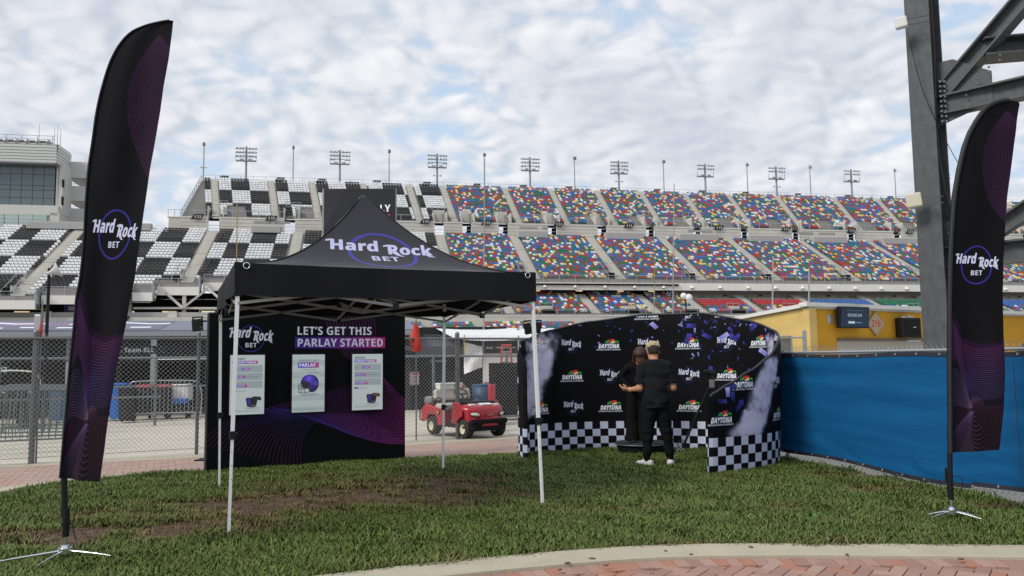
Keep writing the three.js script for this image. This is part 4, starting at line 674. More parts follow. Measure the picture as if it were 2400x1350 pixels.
// the fence with blue windscreen on the right
{
  const a = V(3.42, 0, -14.2), b = V(6.35, 0, -5.5), t = thing('screened_fence', 'chain-link fence covered by a wrinkled blue windscreen with black hems', 'fence', [0, 0, 0]), d = b.clone().sub(a), L = d.length(), dir = d.clone().normalize(), nrm = V(-dir.z, 0, dir.x);
  const rows = [], N = 130, R = 34, wr = (s, v) => 0.022 * fbm(s * 0.55, v * 8, 3) + 0.03 * smoothstep(v, 0.7, 1) * fbm(s * 1.6 + 9, v * 5 - s, 3) + 0.004 * n2(s * 1.5, v * 34);
  const bottom = (s) => 0.1 + 0.045 * Math.sin(s * 0.75 + 0.6) + 0.02 * Math.sin(s * 2.3) + 0.03 * smoothstep(s, 5.5, 3);
  const pt = (s, v, out = 0) => { const y = lerp(1.585 - 0.02 * Math.sin(s * 1.35) ** 2, bottom(s), v); return a.clone().addScaledVector(dir, s).addScaledVector(nrm, 0.045 + wr(s, v) + out).setY(y); };
  for (let i = 0; i <= R; i++) rows.push(Array.from({ length: N + 1 }, (_, j) => pt(L * j / N, i / R)));
  const blue = mat(new THREE.Color(0.003, 0.105, 0.28), 0.7, 0, { specularIntensity: 0.4, map: grain(256, (u, v) => 0.9 + 0.4 * tile((x, y) => fbm(x, y * 1.6, 5), u, v, 6) + 0.12 * tile((x, y) => n2(x, y), u, v, 60) + 0.05 * Math.sin(v * 400)), bumpMap: repeat(T.weave, 60, 14), bumpScale: 0.002 });
  part('windscreen', sheet(rows), blue, t);
  const hem = (v0, v1) => sheet([v0, (v0 + v1) / 2, v1].map((v) => Array.from({ length: N + 1 }, (_, j) => pt(L * j / N, v, 0.006))));
  part('hem', [hem(0, 0.032), hem(0.972, 1.004)], mat(new THREE.Color(0.016, 0.018, 0.03), 0.8), t);
  part('seam', [2.75, 6.05].map((s0) => sheet(Array.from({ length: 24 }, (_, i) => [s0, s0 + 0.03].map((s) => pt(s, 0.03 + 0.94 * i / 23, 0.004))))), mat(new THREE.Color(0.003, 0.075, 0.2), 0.8), t);  // seam strips, toned darker to stand in for post shadows as well
  const eye = []; for (let s = 0.2; s < L; s += 0.33) { const p = pt(s, 0.016, 0.01), q = pt(s, 0.986, 0.01); for (const e of [p, q]) eye.push(place(new THREE.TorusGeometry(0.011, 0.004, 5, 10), e.x, e.y, e.z, 0, Math.atan2(nrm.x, nrm.z))); }
  part('eyelet', eye, M.galv, t);
  chainLink(a, b, 1.68, 0.03, t);
  part('rail', rod(a.clone().setY(1.6), b.clone().setY(1.6), 0.02, 8), M.galv, t);
  for (const s of [0.1, 2.2, 4.3, 6.4, 8.6]) part('post', rod(a.clone().addScaledVector(dir, s).addScaledVector(nrm, -0.03).setY(-0.02), a.clone().addScaledVector(dir, s).addScaledVector(nrm, -0.03).setY(1.64), 0.03, 10), M.galv, t);
  edging('fence_strip', [a, b].map((p) => p.clone().addScaledVector(nrm, 0.16)).flatMap((p, i) => i ? Array.from({ length: 9 }, (_, k) => { const q = a.clone().addScaledVector(nrm, 0.16).lerp(p, k / 8); return [q.x, q.z]; }) : []), 0.1, 0.02, 2.2, mat(new THREE.Color(0.2, 0.185, 0.15), 0.95, 0, { map: repeat(T.concrete, 1.5) }));
}
function weed(txt, px, py, n, size, seed) {
  const g = ground(px, py), t = thing('weed', txt, 'plant', [g.x, 0, g.z]), r = rng(seed), leafs = [], stems = [];
  for (let i = 0; i < n; i++) { const a = r() * 6.28, l = size * (0.5 + r() * 0.6), tip = V(Math.cos(a) * l * 0.9, l * (0.35 + r() * 0.6), Math.sin(a) * l * 0.9); stems.push(rod(V(0, 0, 0), tip, 0.003, 4)); for (let k = 0; k < 5; k++) { const c = tip.clone().multiplyScalar(0.35 + 0.65 * k / 4), w = size * 0.13 * (0.7 + r() * 0.6); const lf = new THREE.SphereGeometry(w, 5, 3); lf.scale(1, 0.12, 0.55); leafs.push(place(lf, c.x + (r() - 0.5) * w, c.y, c.z + (r() - 0.5) * w, r() - 0.5, r() * 6, r() - 0.5)); } }
  part('stem', stems, mat(new THREE.Color(0.06, 0.09, 0.03), 0.8), t); part('leaf_cluster', leafs, mat(new THREE.Color(0.06, 0.13, 0.04), 0.65), t);
}
weed('low green weed sprouting at the foot of the blue screen near the photo backdrop', 1985, 1112, 26, 0.17, 5);
weed('smaller green weed at the foot of the blue screen beside a wheel', 2095, 1130, 18, 0.12, 6);
{ const p = at(2163, 1118, 9.6), t = thing('caster_wheel', 'small black wheel showing below the blue windscreen', 'wheel', [p.x + 0.08, 0.09, p.z - 0.15], 0.3); part('tyre', place(new THREE.TorusGeometry(0.075, 0.03, 8, 20), 0, 0, 0, 0, 1.2), M.rubber, t); part('hub', cyl(0.05, 0.05, 0.04, 0, 0, 0, 0, 1.2, Math.PI / 2), M.galvDark, t); }
// ---------------------------------------------------------------- yellow building, its fittings, steel frame
{
  const t = thing('yellow_building', 'yellow kiosk building with a white eave and shutter behind the blue screen', 'building', [9.77, 0, -25.8], 0.5625); // +x along the front face
  const deep = mat(new THREE.Color(0.62, 0.32, 0.012), 0.85, 0, { map: repeat(T.concrete, 0.4), bumpMap: repeat(T.speckle, 1.5), bumpScale: 0.004 }), pale = mat(new THREE.Color(0.66, 0.48, 0.17), 0.85, 0, { map: repeat(T.concrete, 0.4), bumpMap: repeat(T.speckle, 1.5), bumpScale: 0.004 });  // pale is the same wall with the light on its side put into the colour
  part('wall', [box(1.3, 3.2, 0.2, 0.65, 1.6, -0.1), box(17.6, 1.08, 0.2, 10.1, 2.66, -0.1), box(12.3, 2.12, 0.2, 12.75, 1.06, -0.1)], deep, t);
  const side = prism([[0, 0], [0, 3.2], [9, 2.3], [9, 0]], 0.2); side.rotateY(Math.PI / 2); part('side_wall', side.translate(-0.2, 0, -0.02), pale, t, 'yellow side wall coloured paler for the light on it');
  part('corner_trim', box(0.36, 3.1, 0.24, -0.08, 1.55, 0.02), pale, t);
  part('eave', [box(19.4, 0.13, 0.3, 9.3, 3.23, 0.02), bar(V(-0.22, 3.22, 0.15), V(-0.22, 2.32, -9), 0.24, 0.12)], mat(new THREE.Color(0.62, 0.63, 0.6), 0.6), t);
  part('roof', across([[0.1, 3.27], [-9.2, 2.36], [-9.2, 2.2], [0.1, 3.1]], 19, -0.2), mat(new THREE.Color(0.45, 0.45, 0.44), 0.7), t);
  part('shutter_box', box(5.2, 0.08, 0.12, 3.9, 2.1, 0.05), mat(new THREE.Color(0.12, 0.09, 0.06), 0.8), t);
  for (let i = 0; i < 14; i++) part('shutter_slat', box(5.1, 0.132, 0.05, 3.9, 1.98 - i * 0.142, -0.06, 0.18), mat(new THREE.Color(0.42, 0.38, 0.33), 0.6), t);
}
const onYellow = (u, y, out = 0) => V(u, y, out).applyAxisAngle(V(0, 1, 0), 0.5625).add(V(9.77, 0, -25.8));
{
  const c = onYellow(1.86, 2.83, 0.26), t = thing('wall_television', 'dark blue television mounted under the eave of the yellow building', 'television', c.toArray(), 0.5625 - 0.1);
  const pic = print(320, 200, (c) => { const g = c.createLinearGradient(0, 0, 0, 200); g.addColorStop(0, '#0d2438'); g.addColorStop(1, '#0b2c4c'); c.fillStyle = g; c.fillRect(0, 0, 320, 200); c.fillStyle = '#4f7390'; c.fillRect(70, 26, 180, 4); c.fillStyle = '#a8c0cf'; c.font = 'bold 42px sans-serif'; c.fillText('03:02:24', 74, 92); c.fillStyle = '#c3d2da'; c.fillRect(84, 142, 74, 24); c.fillStyle = '#5d7f98'; c.fillRect(168, 150, 70, 12); });
  part('casing', rbox(1.42, 0.72, 0.14, 0.02, 0, 0, 0, 0.08), M.black, t); plaque('screen', 1.35, 0.63, pic, [0, 0.005, 0.075], 0, t, { roughness: 0.25, emissive: '#ffffff', emissiveMap: pic, emissiveIntensity: 0.12 }).rotation.x = 0.0; t.children[1].position.set(0, 0, 0); t.children[1].geometry.translate(0, 0, 0.005); t.children[1].geometry.rotateX(0.08);
  part('bracket', [box(0.3, 0.3, 0.25, 0, 0, -0.18), rbox(0.24, 0.3, 0.12, 0.02, -0.9, -0.05, -0.2)], M.galv, t);
}
{
  const c = onYellow(3.45, 2.65, 0.03), t = thing('diamond_sign', 'grey diamond plate with red number 216 on the yellow wall', 'sign', c.toArray(), 0.5625);
  const g = prism([[0, -0.43], [0.52, 0], [0, 0.43], [-0.52, 0]], 0.03), p = g.attributes.position, uv = g.attributes.uv; for (let i = 0; i < p.count; i++) uv.setXY(i, p.getX(i) / 1.04 + 0.5, p.getY(i) / 0.86 + 0.5);
  part('plate', g, mat('#ffffff', 0.7, 0, { map: print(256, 256, (c) => { c.fillStyle = '#a8977b'; c.fillRect(0, 0, 256, 256); c.strokeStyle = '#8d7c62'; c.lineWidth = 8; c.beginPath(); c.moveTo(128, 8); c.lineTo(248, 128); c.lineTo(128, 248); c.lineTo(8, 128); c.closePath(); c.stroke(); c.fillStyle = '#c03338'; c.font = 'bold 88px sans-serif'; c.textAlign = 'center'; c.setTransform(0.9, 0, 0, 1.15, 128, 128); c.fillText('216', 0, 30); }) }), t);
}
{
  const c = onYellow(4.95, 2.5, 0.3), t = thing('wall_speaker', 'black loudspeaker bracketed on the yellow wall beside the diamond plate', 'loudspeaker', c.toArray(), 0.5625 - 0.35);
  part('cabinet', prism([[-0.36, -0.3], [0.36, -0.34], [0.36, 0.34], [-0.36, 0.34]], 0.34, 0.02).translate(0, 0, -0.15), M.black, t); part('grille', box(0.6, 0.54, 0.02, 0.0, 0.01, 0.215), M.blackMatt, t); part('badge', box(0.12, 0.03, 0.01, 0.1, 0.02, 0.23), M.galv, t); part('bracket', [bar(V(0, 0.42, -0.3), V(0, 0.42, 0.1), 0.06), box(0.5, 0.05, 0.05, 0, 0.4, 0)], M.galv, t);
}
{ const a = ground(1830, 960), t = thing('fence_gate', 'chain-link gate panel and post in front of the pale yellow side wall', 'gate', [0, 0, 0]); const P0 = at(1800, 800, 17), P1 = at(1855, 800, 17), P2 = at(1886, 800, 17); P0.y = P1.y = P2.y = 0;
  const y = 1.98; part('post', [rod(P2.clone(), P2.clone().setY(2.1), 0.045, 10)], M.galv, t); part('frame', [rod(P0.clone().setY(y), P1.clone().setY(y), 0.02), rod(P1.clone().setY(0.1), P1.clone().setY(y), 0.02), rod(P1.clone().setY(y - 0.03), P2.clone().setY(y - 0.03), 0.02)], M.galv, t); chainLink(P0, P1, y, 0.1, t); part('slats', bar(P0.clone().setY(1.5), P1.clone().setY(1.5), 0.01, 0.9), mat(new THREE.Color(0.2, 0.2, 0.17), 0.8), t); t.children.at(-1).position.z = -0.06; }
// steel frame of the tower standing behind the blue screen
{
  const t = thing('steel_frame', 'grey painted steel tower frame with an H column and bolted braces', 'steel frame', [0, 0, 0]);
  const steel = mat(new THREE.Color(0.09, 0.095, 0.102), 0.6, 0.1, { bumpMap: repeat(T.mottled, 1), bumpScale: 0.004, map: repeat(grain(256, (u, v) => { const a = tile((x, y) => fbm(x * 2, y * 0.35, 4), u, v, 8), b = tile((x, y) => fbm(x, y, 5), u, v, 7), k = 0.85 + 0.35 * a + 0.3 * b, rust = smoothstep(b, 0.3, 0.6) * 0.35; return [k * (1 + rust * 0.6), k * (1 - rust * 0.2), k * (1 - rust * 0.5)]; }), 1.1) });
  const hBeam = (a, b, depth, width, up, tf = 0.03) => { const [m, len] = frameOf(a, b, up); return [box(width, tf, len, 0, depth / 2 - tf / 2, 0), box(width, tf, len, 0, -depth / 2 + tf / 2, 0), box(0.022, depth - 2 * tf, len, 0, 0, 0)].map((g) => g.applyMatrix4(m)); };
  const base = V(7.1, -0.1, -13.1), top = V(7.13, 13, -13.1);
  const A = V(-0.62, 0, 0.5).normalize(); // the column's flanges face left and towards the walk
  part('column', hBeam(base, top, 0.42, 0.4, A), steel, t);
  const J = base.clone().setY(5.72), J2 = base.clone().setY(3.15), right = V(0.62, 0, 0.62).normalize();
  const beam = (a, b, d, w) => hBeam(a, b, d, w, V(0, 1, 0));
  const s0 = J.clone().add(V(0.16, 0, 0.05));
  part('beam', beam(s0, V(10.2, 5.72, -9.9), 0.33, 0.3), steel, t); part('beam', beam(J2.clone().add(V(0.16, 0, 0.05)), V(10.2, 3.15, -9.9), 0.36, 0.3), steel, t);
  part('brace', beam(J.clone().add(V(0.2, 0.15, 0.05)), V(9.9, 9.6, -10.1), 0.28, 0.28), steel, t); part('brace', beam(V(7.75, 1.3, -12.3), V(10.0, 4.6, -10.2), 0.28, 0.28), steel, t); part('brace', beam(V(7.35, 3.2, -12.7), V(10.0, 5.5, -10.2), 0.26, 0.26), steel, t);
  part('channel', beam(V(7.75, 6.52, -12.6), V(12.6, 6.62, -11.9), 0.3, 0.5), steel, t); part('channel', beam(V(8.5, 7.75, -12.6), V(12.6, 8.2, -11.2), 0.34, 0.4), steel, t);
  part('gusset', prism([[0, -0.35], [0.85, -0.1], [0.85, 0.4], [0.3, 0.75], [0, 0.75]], 0.025).rotateY(-0.77).translate(J.x + 0.12, J.y, J.z + 0.07), steel, t); part('gusset', prism([[0, -0.3], [0.7, -0.1], [0.7, 0.45], [0.3, 0.6], [0, 0.6]], 0.025).rotateY(-0.77).translate(J2.x + 0.12, J2.y, J2.z + 0.07), steel, t);
  const bolts = [], R = V(-0.62, 0, 0.5).normalize();
  for (const j of [J, J2]) for (let i = 0; i < 9; i++) for (const s of [0.1, 0.17]) { const p = j.clone().add(V(s + 0.02, -0.3 + i * 0.085, 0.2)); bolts.push(rod(p, p.clone().add(V(-0.02, 0, 0.07)), 0.02, 6)); }
  for (const j of [J, J2]) for (let i = 0; i < 4; i++) for (const s of [0, 1]) { const p = j.clone().add(V(0.4 + i * 0.12, 0.14 + i * 0.15 - s * 0.08, 0.5 + i * 0.12 - s * 0.02)); bolts.push(place(new THREE.SphereGeometry(0.02, 6, 4), p.x, p.y, p.z)); }
  part('bolt', bolts, M.galvDark, t);
  part('cable', tube([V(7.1, 10, -12.86), V(7.14, 6.5, -12.84), V(7.1, 5, -12.84), V(7.17, 4.2, -12.82), V(7.24, 3.8, -12.8), V(7.24, 3.2, -12.8), V(7.2, 1, -12.82)], 0.02, 60, 6), M.black, t);
  part('thin_cable', [tube([V(6.72, 6.95, -12.85), V(6.9, 5.9, -12.8), V(7.3, 4.9, -12.8), V(7.9, 3.9, -12.9)], 0.006, 20, 5)], M.black, t);
}
const strapM = mat(new THREE.Color(0.06, 0.065, 0.07), 0.6);
for (const [txt, px, py, k] of [['white antenna box strapped high on the steel column', 2112, 54, 0.8], ['cream antenna box clamped low on the steel column', 2142, 470, 1]]) {
  const p = at(px, py, 12.85), t = thing('antenna_box', txt, 'antenna', p.toArray(), -0.5);
  part('housing', rbox(0.24 * k, 0.24 * k, 0.12, 0.03, 0, 0, 0, 0, 0, 0.1), mat(lin(k < 1 ? '#d5d6d2' : '#c9c3ae'), 0.5), t);
  part('strap', [bar(V(0.1, 0.05, 0), V(0.42, 0.0, 0.12), 0.018, 0.018), bar(V(0.1, -0.05, 0), V(0.42, -0.1, 0.12), 0.018, 0.018)], strapM, t);
}
// ---------------------------------------------------------------- printed marks
// the two-word script lettering with its ring, w = width of the lettering in canvas units
function drawMark(c, cx, cy, w, o = {}) {
  const { ring = '#3f3fae', ink = '#dfe0f4', back = '#0c0c10', ry = 0.31, rv = ry, ringY = 3, betY = 22.5, betK = 1, slant = -0.12, squash = 1, fade = 1, drop = 0.07, ringW = 0.022 } = o;
  c.save(); c.globalAlpha = fade; c.translate(cx, cy); c.scale(w / 100, (w / 100) * squash);
  c.strokeStyle = ring; c.lineWidth = ringW * 100; c.beginPath(); c.ellipse(0, ringY, ry * 100, rv * 100, 0, 0, 7); c.stroke();
  const word = (txt, x, y, wide, size) => {
    c.save(); c.transform(1, 0, slant, 1, x, y); c.font = `bold ${size}px sans-serif`; const k = wide / c.measureText(txt).width; c.scale(k, 1);
    if (back) { c.lineJoin = 'round'; c.strokeStyle = back; c.lineWidth = size * 0.16; c.strokeText(txt, 0, 0); } c.fillStyle = ink; c.fillText(txt, 0, 0); c.lineWidth = size * 0.035; c.strokeStyle = ink; c.strokeText(txt, 0, 0); c.restore();
  };
  const s = 30, y0 = 0, y1 = y0 + drop * 100;
  word('Hard', -48, y0, 46, s); word('Rock', 4, y1, 43, s);
  c.fillStyle = ink; // swashes on the H, the R and the k
  const swash = (x, y, pts) => { c.save(); c.transform(1, 0, slant, 1, x, y); c.beginPath(); c.moveTo(...pts[0]); c.quadraticCurveTo(...pts[1], ...pts[2]); c.quadraticCurveTo(...pts[3], ...pts[4]); c.closePath(); c.fill(); c.restore(); };
  swash(-48, y0, [[-3, -19.5], [0, -22.5], [4, -22], [3, -18], [-3, -17]]); swash(4, y1, [[-3, -19.5], [0, -22.5], [4, -22], [3, -18], [-3, -17]]);
  swash(4, y1, [[6, -6], [12, 2], [16.5, 5.5], [9, 7], [4, -6]]); swash(4, y1, [[36, -5], [41, 2], [46, 5.5], [39, 7], [34, -5]]);
  c.fillStyle = ink; c.font = 'bold 14px sans-serif'; c.textAlign = 'center'; c.scale(1.08, betK); c.fillText('BET', 0, betY / betK);
  c.restore();
}
// the speedway mark: a red, green and yellow swirl over slanted letters
function drawTrack(c, cx, cy, w, fade = 1) {
  c.save(); c.globalAlpha = fade; c.translate(cx, cy); c.scale(w / 100, w / 100); c.textAlign = 'center';
  const blob = (col, x, y, rx, ry, a) => { c.fillStyle = col; c.beginPath(); c.ellipse(x, y, rx, ry, a, 0, 7); c.fill(); };
  blob('#2f9a52', -4, -20, 14, 6, -0.35); blob('#c8343a', 14, -25, 15, 6.5, -0.12); blob('#e7c944', 22, -18, 8, 5, 0.3); blob('#2f9a52', 38, -19, 10, 4.5, 0.25); blob('#c8343a', 8, -17, 6, 4, 0.8); blob('#e8e9f4', 14, -14, 10, 2.6, -0.1);
  c.fillStyle = '#eceef8'; c.save(); c.transform(1, 0, -0.2, 1, 0, 0); c.font = 'bold 27px sans-serif'; const k = 96 / c.measureText('DAYTONA').width; c.scale(k, 1); c.fillText('DAYTONA', 0, 11); c.lineWidth = 1.6; c.strokeStyle = '#eceef8'; c.strokeText('DAYTONA', 0, 11); c.restore();
  c.font = 'bold 8.4px sans-serif'; c.fillText('INTERNATIONAL SPEEDWAY', -2, 21); c.restore();
}
const fabricBlack = (more = {}) => mat('#ffffff', 0.7, 0, { specularIntensity: 0.25, bumpMap: repeat(T.weave, 24), bumpScale: 0.0006, ...more });

// ---------------------------------------------------------------- pop-up canopy
{
  const HALF = 1.52, EAVE = 2.47, RISE = 1.07, VAL = 0.3;
  const t = thing('canopy_tent', 'black pop-up canopy with white logo lettering on the lawn', 'canopy', [-1.745, 0, -9.2], 0.405);
  const art = print(1536, 768, (c, w, h) => {
    c.fillStyle = '#38383f'; c.fillRect(0, 0, w, h);
    // u runs along the eave, v up the slope; the mark sits a little right of the middle
    drawMark(c, w * 0.5 + 20, h * 0.5, 604, { ring: '#4a45b4', ink: '#cdcff4', back: '#38383f', squash: 0.62, slant: -0.1, drop: 0.06, ry: 0.3, rv: 0.43, ringY: 7, betY: 27, betK: 1.35, ringW: 0.034 });
    c.fillStyle = '#b9bbe0'; c.font = 'bold 12px sans-serif'; c.fillText('TM', w * 0.5 + 270, h * 0.56);
  });
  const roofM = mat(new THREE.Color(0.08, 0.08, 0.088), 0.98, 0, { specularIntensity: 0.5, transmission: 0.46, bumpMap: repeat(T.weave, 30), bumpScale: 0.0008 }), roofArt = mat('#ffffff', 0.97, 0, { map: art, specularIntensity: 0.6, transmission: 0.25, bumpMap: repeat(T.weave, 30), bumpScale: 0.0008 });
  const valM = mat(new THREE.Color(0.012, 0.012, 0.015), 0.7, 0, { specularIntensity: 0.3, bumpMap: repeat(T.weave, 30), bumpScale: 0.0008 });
  const N = 34, panelOf = (turn) => {
    const rows = [];
    for (let i = 0; i <= N; i++) { const s = 1 - i / N; rows.push(Array.from({ length: N + 1 }, (_, j) => { const q = (j / N) * 2 - 1, sag = 1 - q * q, e = s * s; 
      const y = EAVE + RISE * ((1 - s) ** 2 * 0.97 + 0.03 * (1 - s)) - 0.035 * sag * s * (1 - s) - 0.012 * sag * e + 0.012 * e * smoothstep(s, 0.5, 0.95) * Math.sin(q * 9 + 14 * (1 - s) * Math.sign(q)) * smoothstep(Math.abs(q), 0.3, 0.8);
      return V(HALF * s * q, Math.min(y, 3.525 - 0.06 * s), HALF * s).applyAxisAngle(V(0, 1, 0), turn); })); }
    return sheet(rows, (i, j) => { const s = 1 - i / N; return [0.5 + ((j / N) - 0.5) * s, i / N * 0.98]; });
  };
  for (let k = 0; k < 4; k++) part('roof_panel', panelOf(k * Math.PI / 2), k ? roofM : roofArt, t, k ? null : 'front roof panel printed with the white lettering in a violet ring');
  const valance = (turn) => { const rows = []; for (let i = 0; i <= 6; i++) { const v = i / 6; rows.push(Array.from({ length: 41 }, (_, j) => { const q = (j / 40) * 2 - 1; return V(HALF * q * (1 + 0.003), EAVE + 0.004 - 0.012 * (1 - q * q) - VAL * v - 0.004 * Math.sin(q * 7) * v, HALF + 0.006 + v * (0.02 * Math.sin(q * 5 + turn) + 0.012 * Math.sin(q * 13) + 0.012) * (1 - q ** 6)).applyAxisAngle(V(0, 1, 0), turn); })); } return sheet(rows); };
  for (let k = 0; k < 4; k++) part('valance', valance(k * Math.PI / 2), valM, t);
  const C = [[-1, 1], [1, 1], [1, -1], [-1, -1]].map(([x, z]) => V(x * (HALF - 0.03), 0, z * (HALF - 0.03)));
  const seam = []; for (const c of C) { const pts = []; for (let i = 0; i <= 14; i++) { const s = 1 - i / 14; pts.push(V(c.x * s * 1.02, Math.min(EAVE + RISE * ((1 - s) ** 2 * 0.97 + 0.03 * (1 - s)), 3.5) + 0.006, c.z * s * 1.02)); } seam.push(tube(pts, 0.007, 40, 5)); } part('seam_piping', seam, M.black, t);
  part('peak_cap', lathe([[0, 0.004], [0.03, 0.0], [0.05, -0.014], [0.06, -0.04]], 20).translate(0, 3.5, 0), roofM, t);
  const white = mat(new THREE.Color(0.9, 0.9, 0.89), 0.4), trussM = mat(new THREE.Color(0.3, 0.29, 0.27), 0.6);
  for (const c of C) {
    const out = c.x > 0 && c.z > 0 ? 0.09 : c.z > 0 ? -0.04 : -0.03 * Math.sign(c.x), kink = (y) => c.x + out * (1 - y / 2.37);
    const leg = part('leg', [bar(V(kink(0.92), 0.92, c.z), V(c.x, 2.37, c.z), 0.034, 0.034), bar(V(kink(0), 0, c.z), V(kink(0.95), 0.95, c.z), 0.026, 0.026)], white, t);
    part('foot_plate', box(0.07, 0.006, 0.07, kink(0), 0.003, c.z), white, leg); part('slider', [box(0.05, 0.075, 0.05, kink(0.9), 0.9, c.z), box(0.03, 0.03, 0.03, kink(0.9) + 0.035, 0.91, c.z)], M.black, leg);
    const holes = []; for (let i = 0; i < 3; i++) holes.push(cyl(0.004, 0.004, 0.03, kink(0.7), 0.75 - i * 0.12, c.z, Math.PI / 2, 0, 0, 8)); part('pin_hole', holes, M.black, leg);
    part('bracket', [box(0.06, 0.07, 0.06, c.x, 2.2, c.z), box(0.055, 0.06, 0.055, c.x, 2.38, c.z)], M.black, t);
    part('corner_ring', place(new THREE.TorusGeometry(0.028, 0.005, 6, 16), c.x * 0.955, EAVE - 0.025, c.z * 1.032), M.chrome, t);
  }
  // scissor trusses: two crossed pairs along each side and across the middle
  const bars = [], joints = [], X = (a, b, y0, y1) => { const off = V(-(b.z - a.z), 0, b.x - a.x).normalize().multiplyScalar(0.014); bars.push(bar(a.clone().setY(y0).add(off), b.clone().setY(y1).add(off), 0.012, 0.028), bar(a.clone().setY(y1).sub(off), b.clone().setY(y0).sub(off), 0.012, 0.028)); const m = a.clone().lerp(b, 0.5).setY((y0 + y1) / 2); joints.push(box(0.04, 0.045, 0.04, m.x, m.y, m.z)); };
  for (let k = 0; k < 4; k++) { const a = C[k], b = C[(k + 1) % 4], m = a.clone().lerp(b, 0.5); X(a, m, 2.1, 2.3); X(m, b, 2.3, 2.1); joints.push(box(0.05, 0.06, 0.05, m.x, 2.3, m.z), box(0.05, 0.06, 0.05, m.x, 2.1, m.z)); X(m, V(0, 0, 0), 2.12, 2.34); }
  part('truss_bar', bars, trussM, t); part('truss_joint', joints, M.black, t);
  part('peak_post', [box(0.03, 1.2, 0.03, 0, 2.86, 0), box(0.09, 0.08, 0.09, 0, 2.3, 0)], trussM, t);
}

// ---------------------------------------------------------------- display wall and its three screens
{
  const W = 2.94, H = 2.28, turn = Math.atan2(1.27, 2.65), t = thing('display_wall', 'black printed display wall with violet contour lines behind the canopy', 'display wall', [-4.37, 0, -11.34], turn);
  const S = 560, art = print(Math.round(W * S), Math.round(H * S), (c, w, h) => {
    c.fillStyle = '#0a0a0d'; c.fillRect(0, 0, w, h);
    const P = (x, y) => [x * S, (H - y) * S];
    const family = (a, b, n, col0, col1, lw = 3.6) => { // curves blended between two four-point curves
      for (let i = 0; i < n; i++) { const k = i / (n - 1), q = a.map((p, j) => P(lerp(p[0], b[j][0], k), lerp(p[1], b[j][1], k))), g = c.createLinearGradient(...q[0], ...q[3]); g.addColorStop(0, col0); g.addColorStop(1, col1); c.strokeStyle = g; c.lineWidth = lw; c.beginPath(); c.moveTo(...q[0]); c.bezierCurveTo(...q[1], ...q[2], ...q[3]); c.stroke(); }
    };
    let g = c.createLinearGradient(...P(2.5, 1.2), ...P(2.8, 0.9)); g.addColorStop(0, 'rgba(150,40,130,.75)'); g.addColorStop(1, 'rgba(90,30,100,0)');
    c.fillStyle = g; c.beginPath(); c.moveTo(...P(2.55, 1.33)); c.lineTo(...P(2.94, 0.94)); c.lineTo(...P(2.94, 0.55)); c.quadraticCurveTo(...P(2.75, 0.9), ...P(2.55, 1.33)); c.fill();
    g = c.createLinearGradient(...P(1.4, 0.85), ...P(1.4, 0.45)); g.addColorStop(0, 'rgba(50,40,120,.55)'); g.addColorStop(1, 'rgba(40,20,60,0)'); c.fillStyle = g; c.beginPath(); c.moveTo(...P(0.7, 0.9)); c.bezierCurveTo(...P(1.2, 0.85), ...P(1.5, 0.72), ...P(2.5, 0.74)); c.lineTo(...P(2.94, 0.6)); c.lineTo(...P(2.94, 0.2)); c.bezierCurveTo(...P(2.2, 0.3), ...P(1.7, 0.5), ...P(1.4, 0.72)); c.lineTo(...P(0.3, 0.6)); c.fill();
    family([[1.64, 2.28], [1.75, 2.0], [1.8, 1.75], [2.1, 1.55]], [[2.42, 2.28], [2.48, 2.0], [2.47, 1.85], [2.4, 1.7]], 16, 'rgba(150,60,150,.85)', 'rgba(120,50,130,.7)');
    family([[2.56, 1.32], [2.75, 1.1], [2.85, 1.0], [2.94, 0.94]], [[0.85, 0.9], [1.5, 0.85], [2.2, 0.22], [2.94, 0.26]], 30, 'rgba(120,60,150,.75)', 'rgba(190,60,160,.9)');
    family([[-0.1, 0.42], [0.3, 0.8], [0.6, 0.92], [0.85, 0.88]], [[1.36, -0.05], [1.25, 0.3], [1.35, 0.55], [1.6, 0.68]], 24, 'rgba(110,60,110,.75)', 'rgba(70,60,150,.8)');
    family([[0.85, 0.9], [1.2, 0.86], [1.5, 0.74], [2.3, 0.74]], [[1.6, 0.68], [1.9, 0.5], [2.3, 0.3], [2.94, 0.26]], 16, 'rgba(60,55,160,.8)', 'rgba(150,60,160,.8)');
    drawMark(c, ...P(0.585, 1.925), 0.64 * S, { ring: '#3a3a8e', ink: '#dcdef2', ry: 0.29, slant: -0.2, squash: 1.02 });
    c.font = 'bold 100px sans-serif'; c.textBaseline = 'alphabetic';
    const fit = (txt, x0, x1, y0, y1) => { c.save(); const w0 = c.measureText(txt).width, [a, b] = P(x0, y0); c.translate(a, b); c.scale((x1 - x0) * S / w0, (y1 - y0) * S / 72); c.fillStyle = '#dfe1f4'; c.fillText(txt, 0, 0); c.restore(); };
    fit('LET\u2019S GET THIS', 1.24, 2.4, 1.965, 2.09);
    g = c.createLinearGradient(...P(1.22, 1.8), ...P(2.61, 1.8)); g.addColorStop(0, '#37308a'); g.addColorStop(0.5, '#6a2f8c'); g.addColorStop(1, '#b8327e'); c.fillStyle = g; c.fillRect(...P(1.22, 1.93), 1.39 * S, 0.17 * S); fit('PARLAY STARTED', 1.245, 2.585, 1.785, 1.905);
  });
  const face = sheet([0, 1].map((i) => [0, 1].map((j) => V(j * W, i * H, 0.003))));
  part('print', face, fabricBlack({ map: art, roughness: 0.55 }), t);
  part('body', rbox(W, H, 0.3, 0.012, W / 2, H / 2, -0.15), mat(new THREE.Color(0.013, 0.013, 0.015), 0.6), t);
  part('edge_rail', [box(0.02, H - 0.02, 0.02, 0.0, H / 2, -0.004), box(W, 0.02, 0.02, W / 2, H - 0.004, -0.0)], mat(new THREE.Color(0.05, 0.05, 0.055), 0.4, 0.3), t);
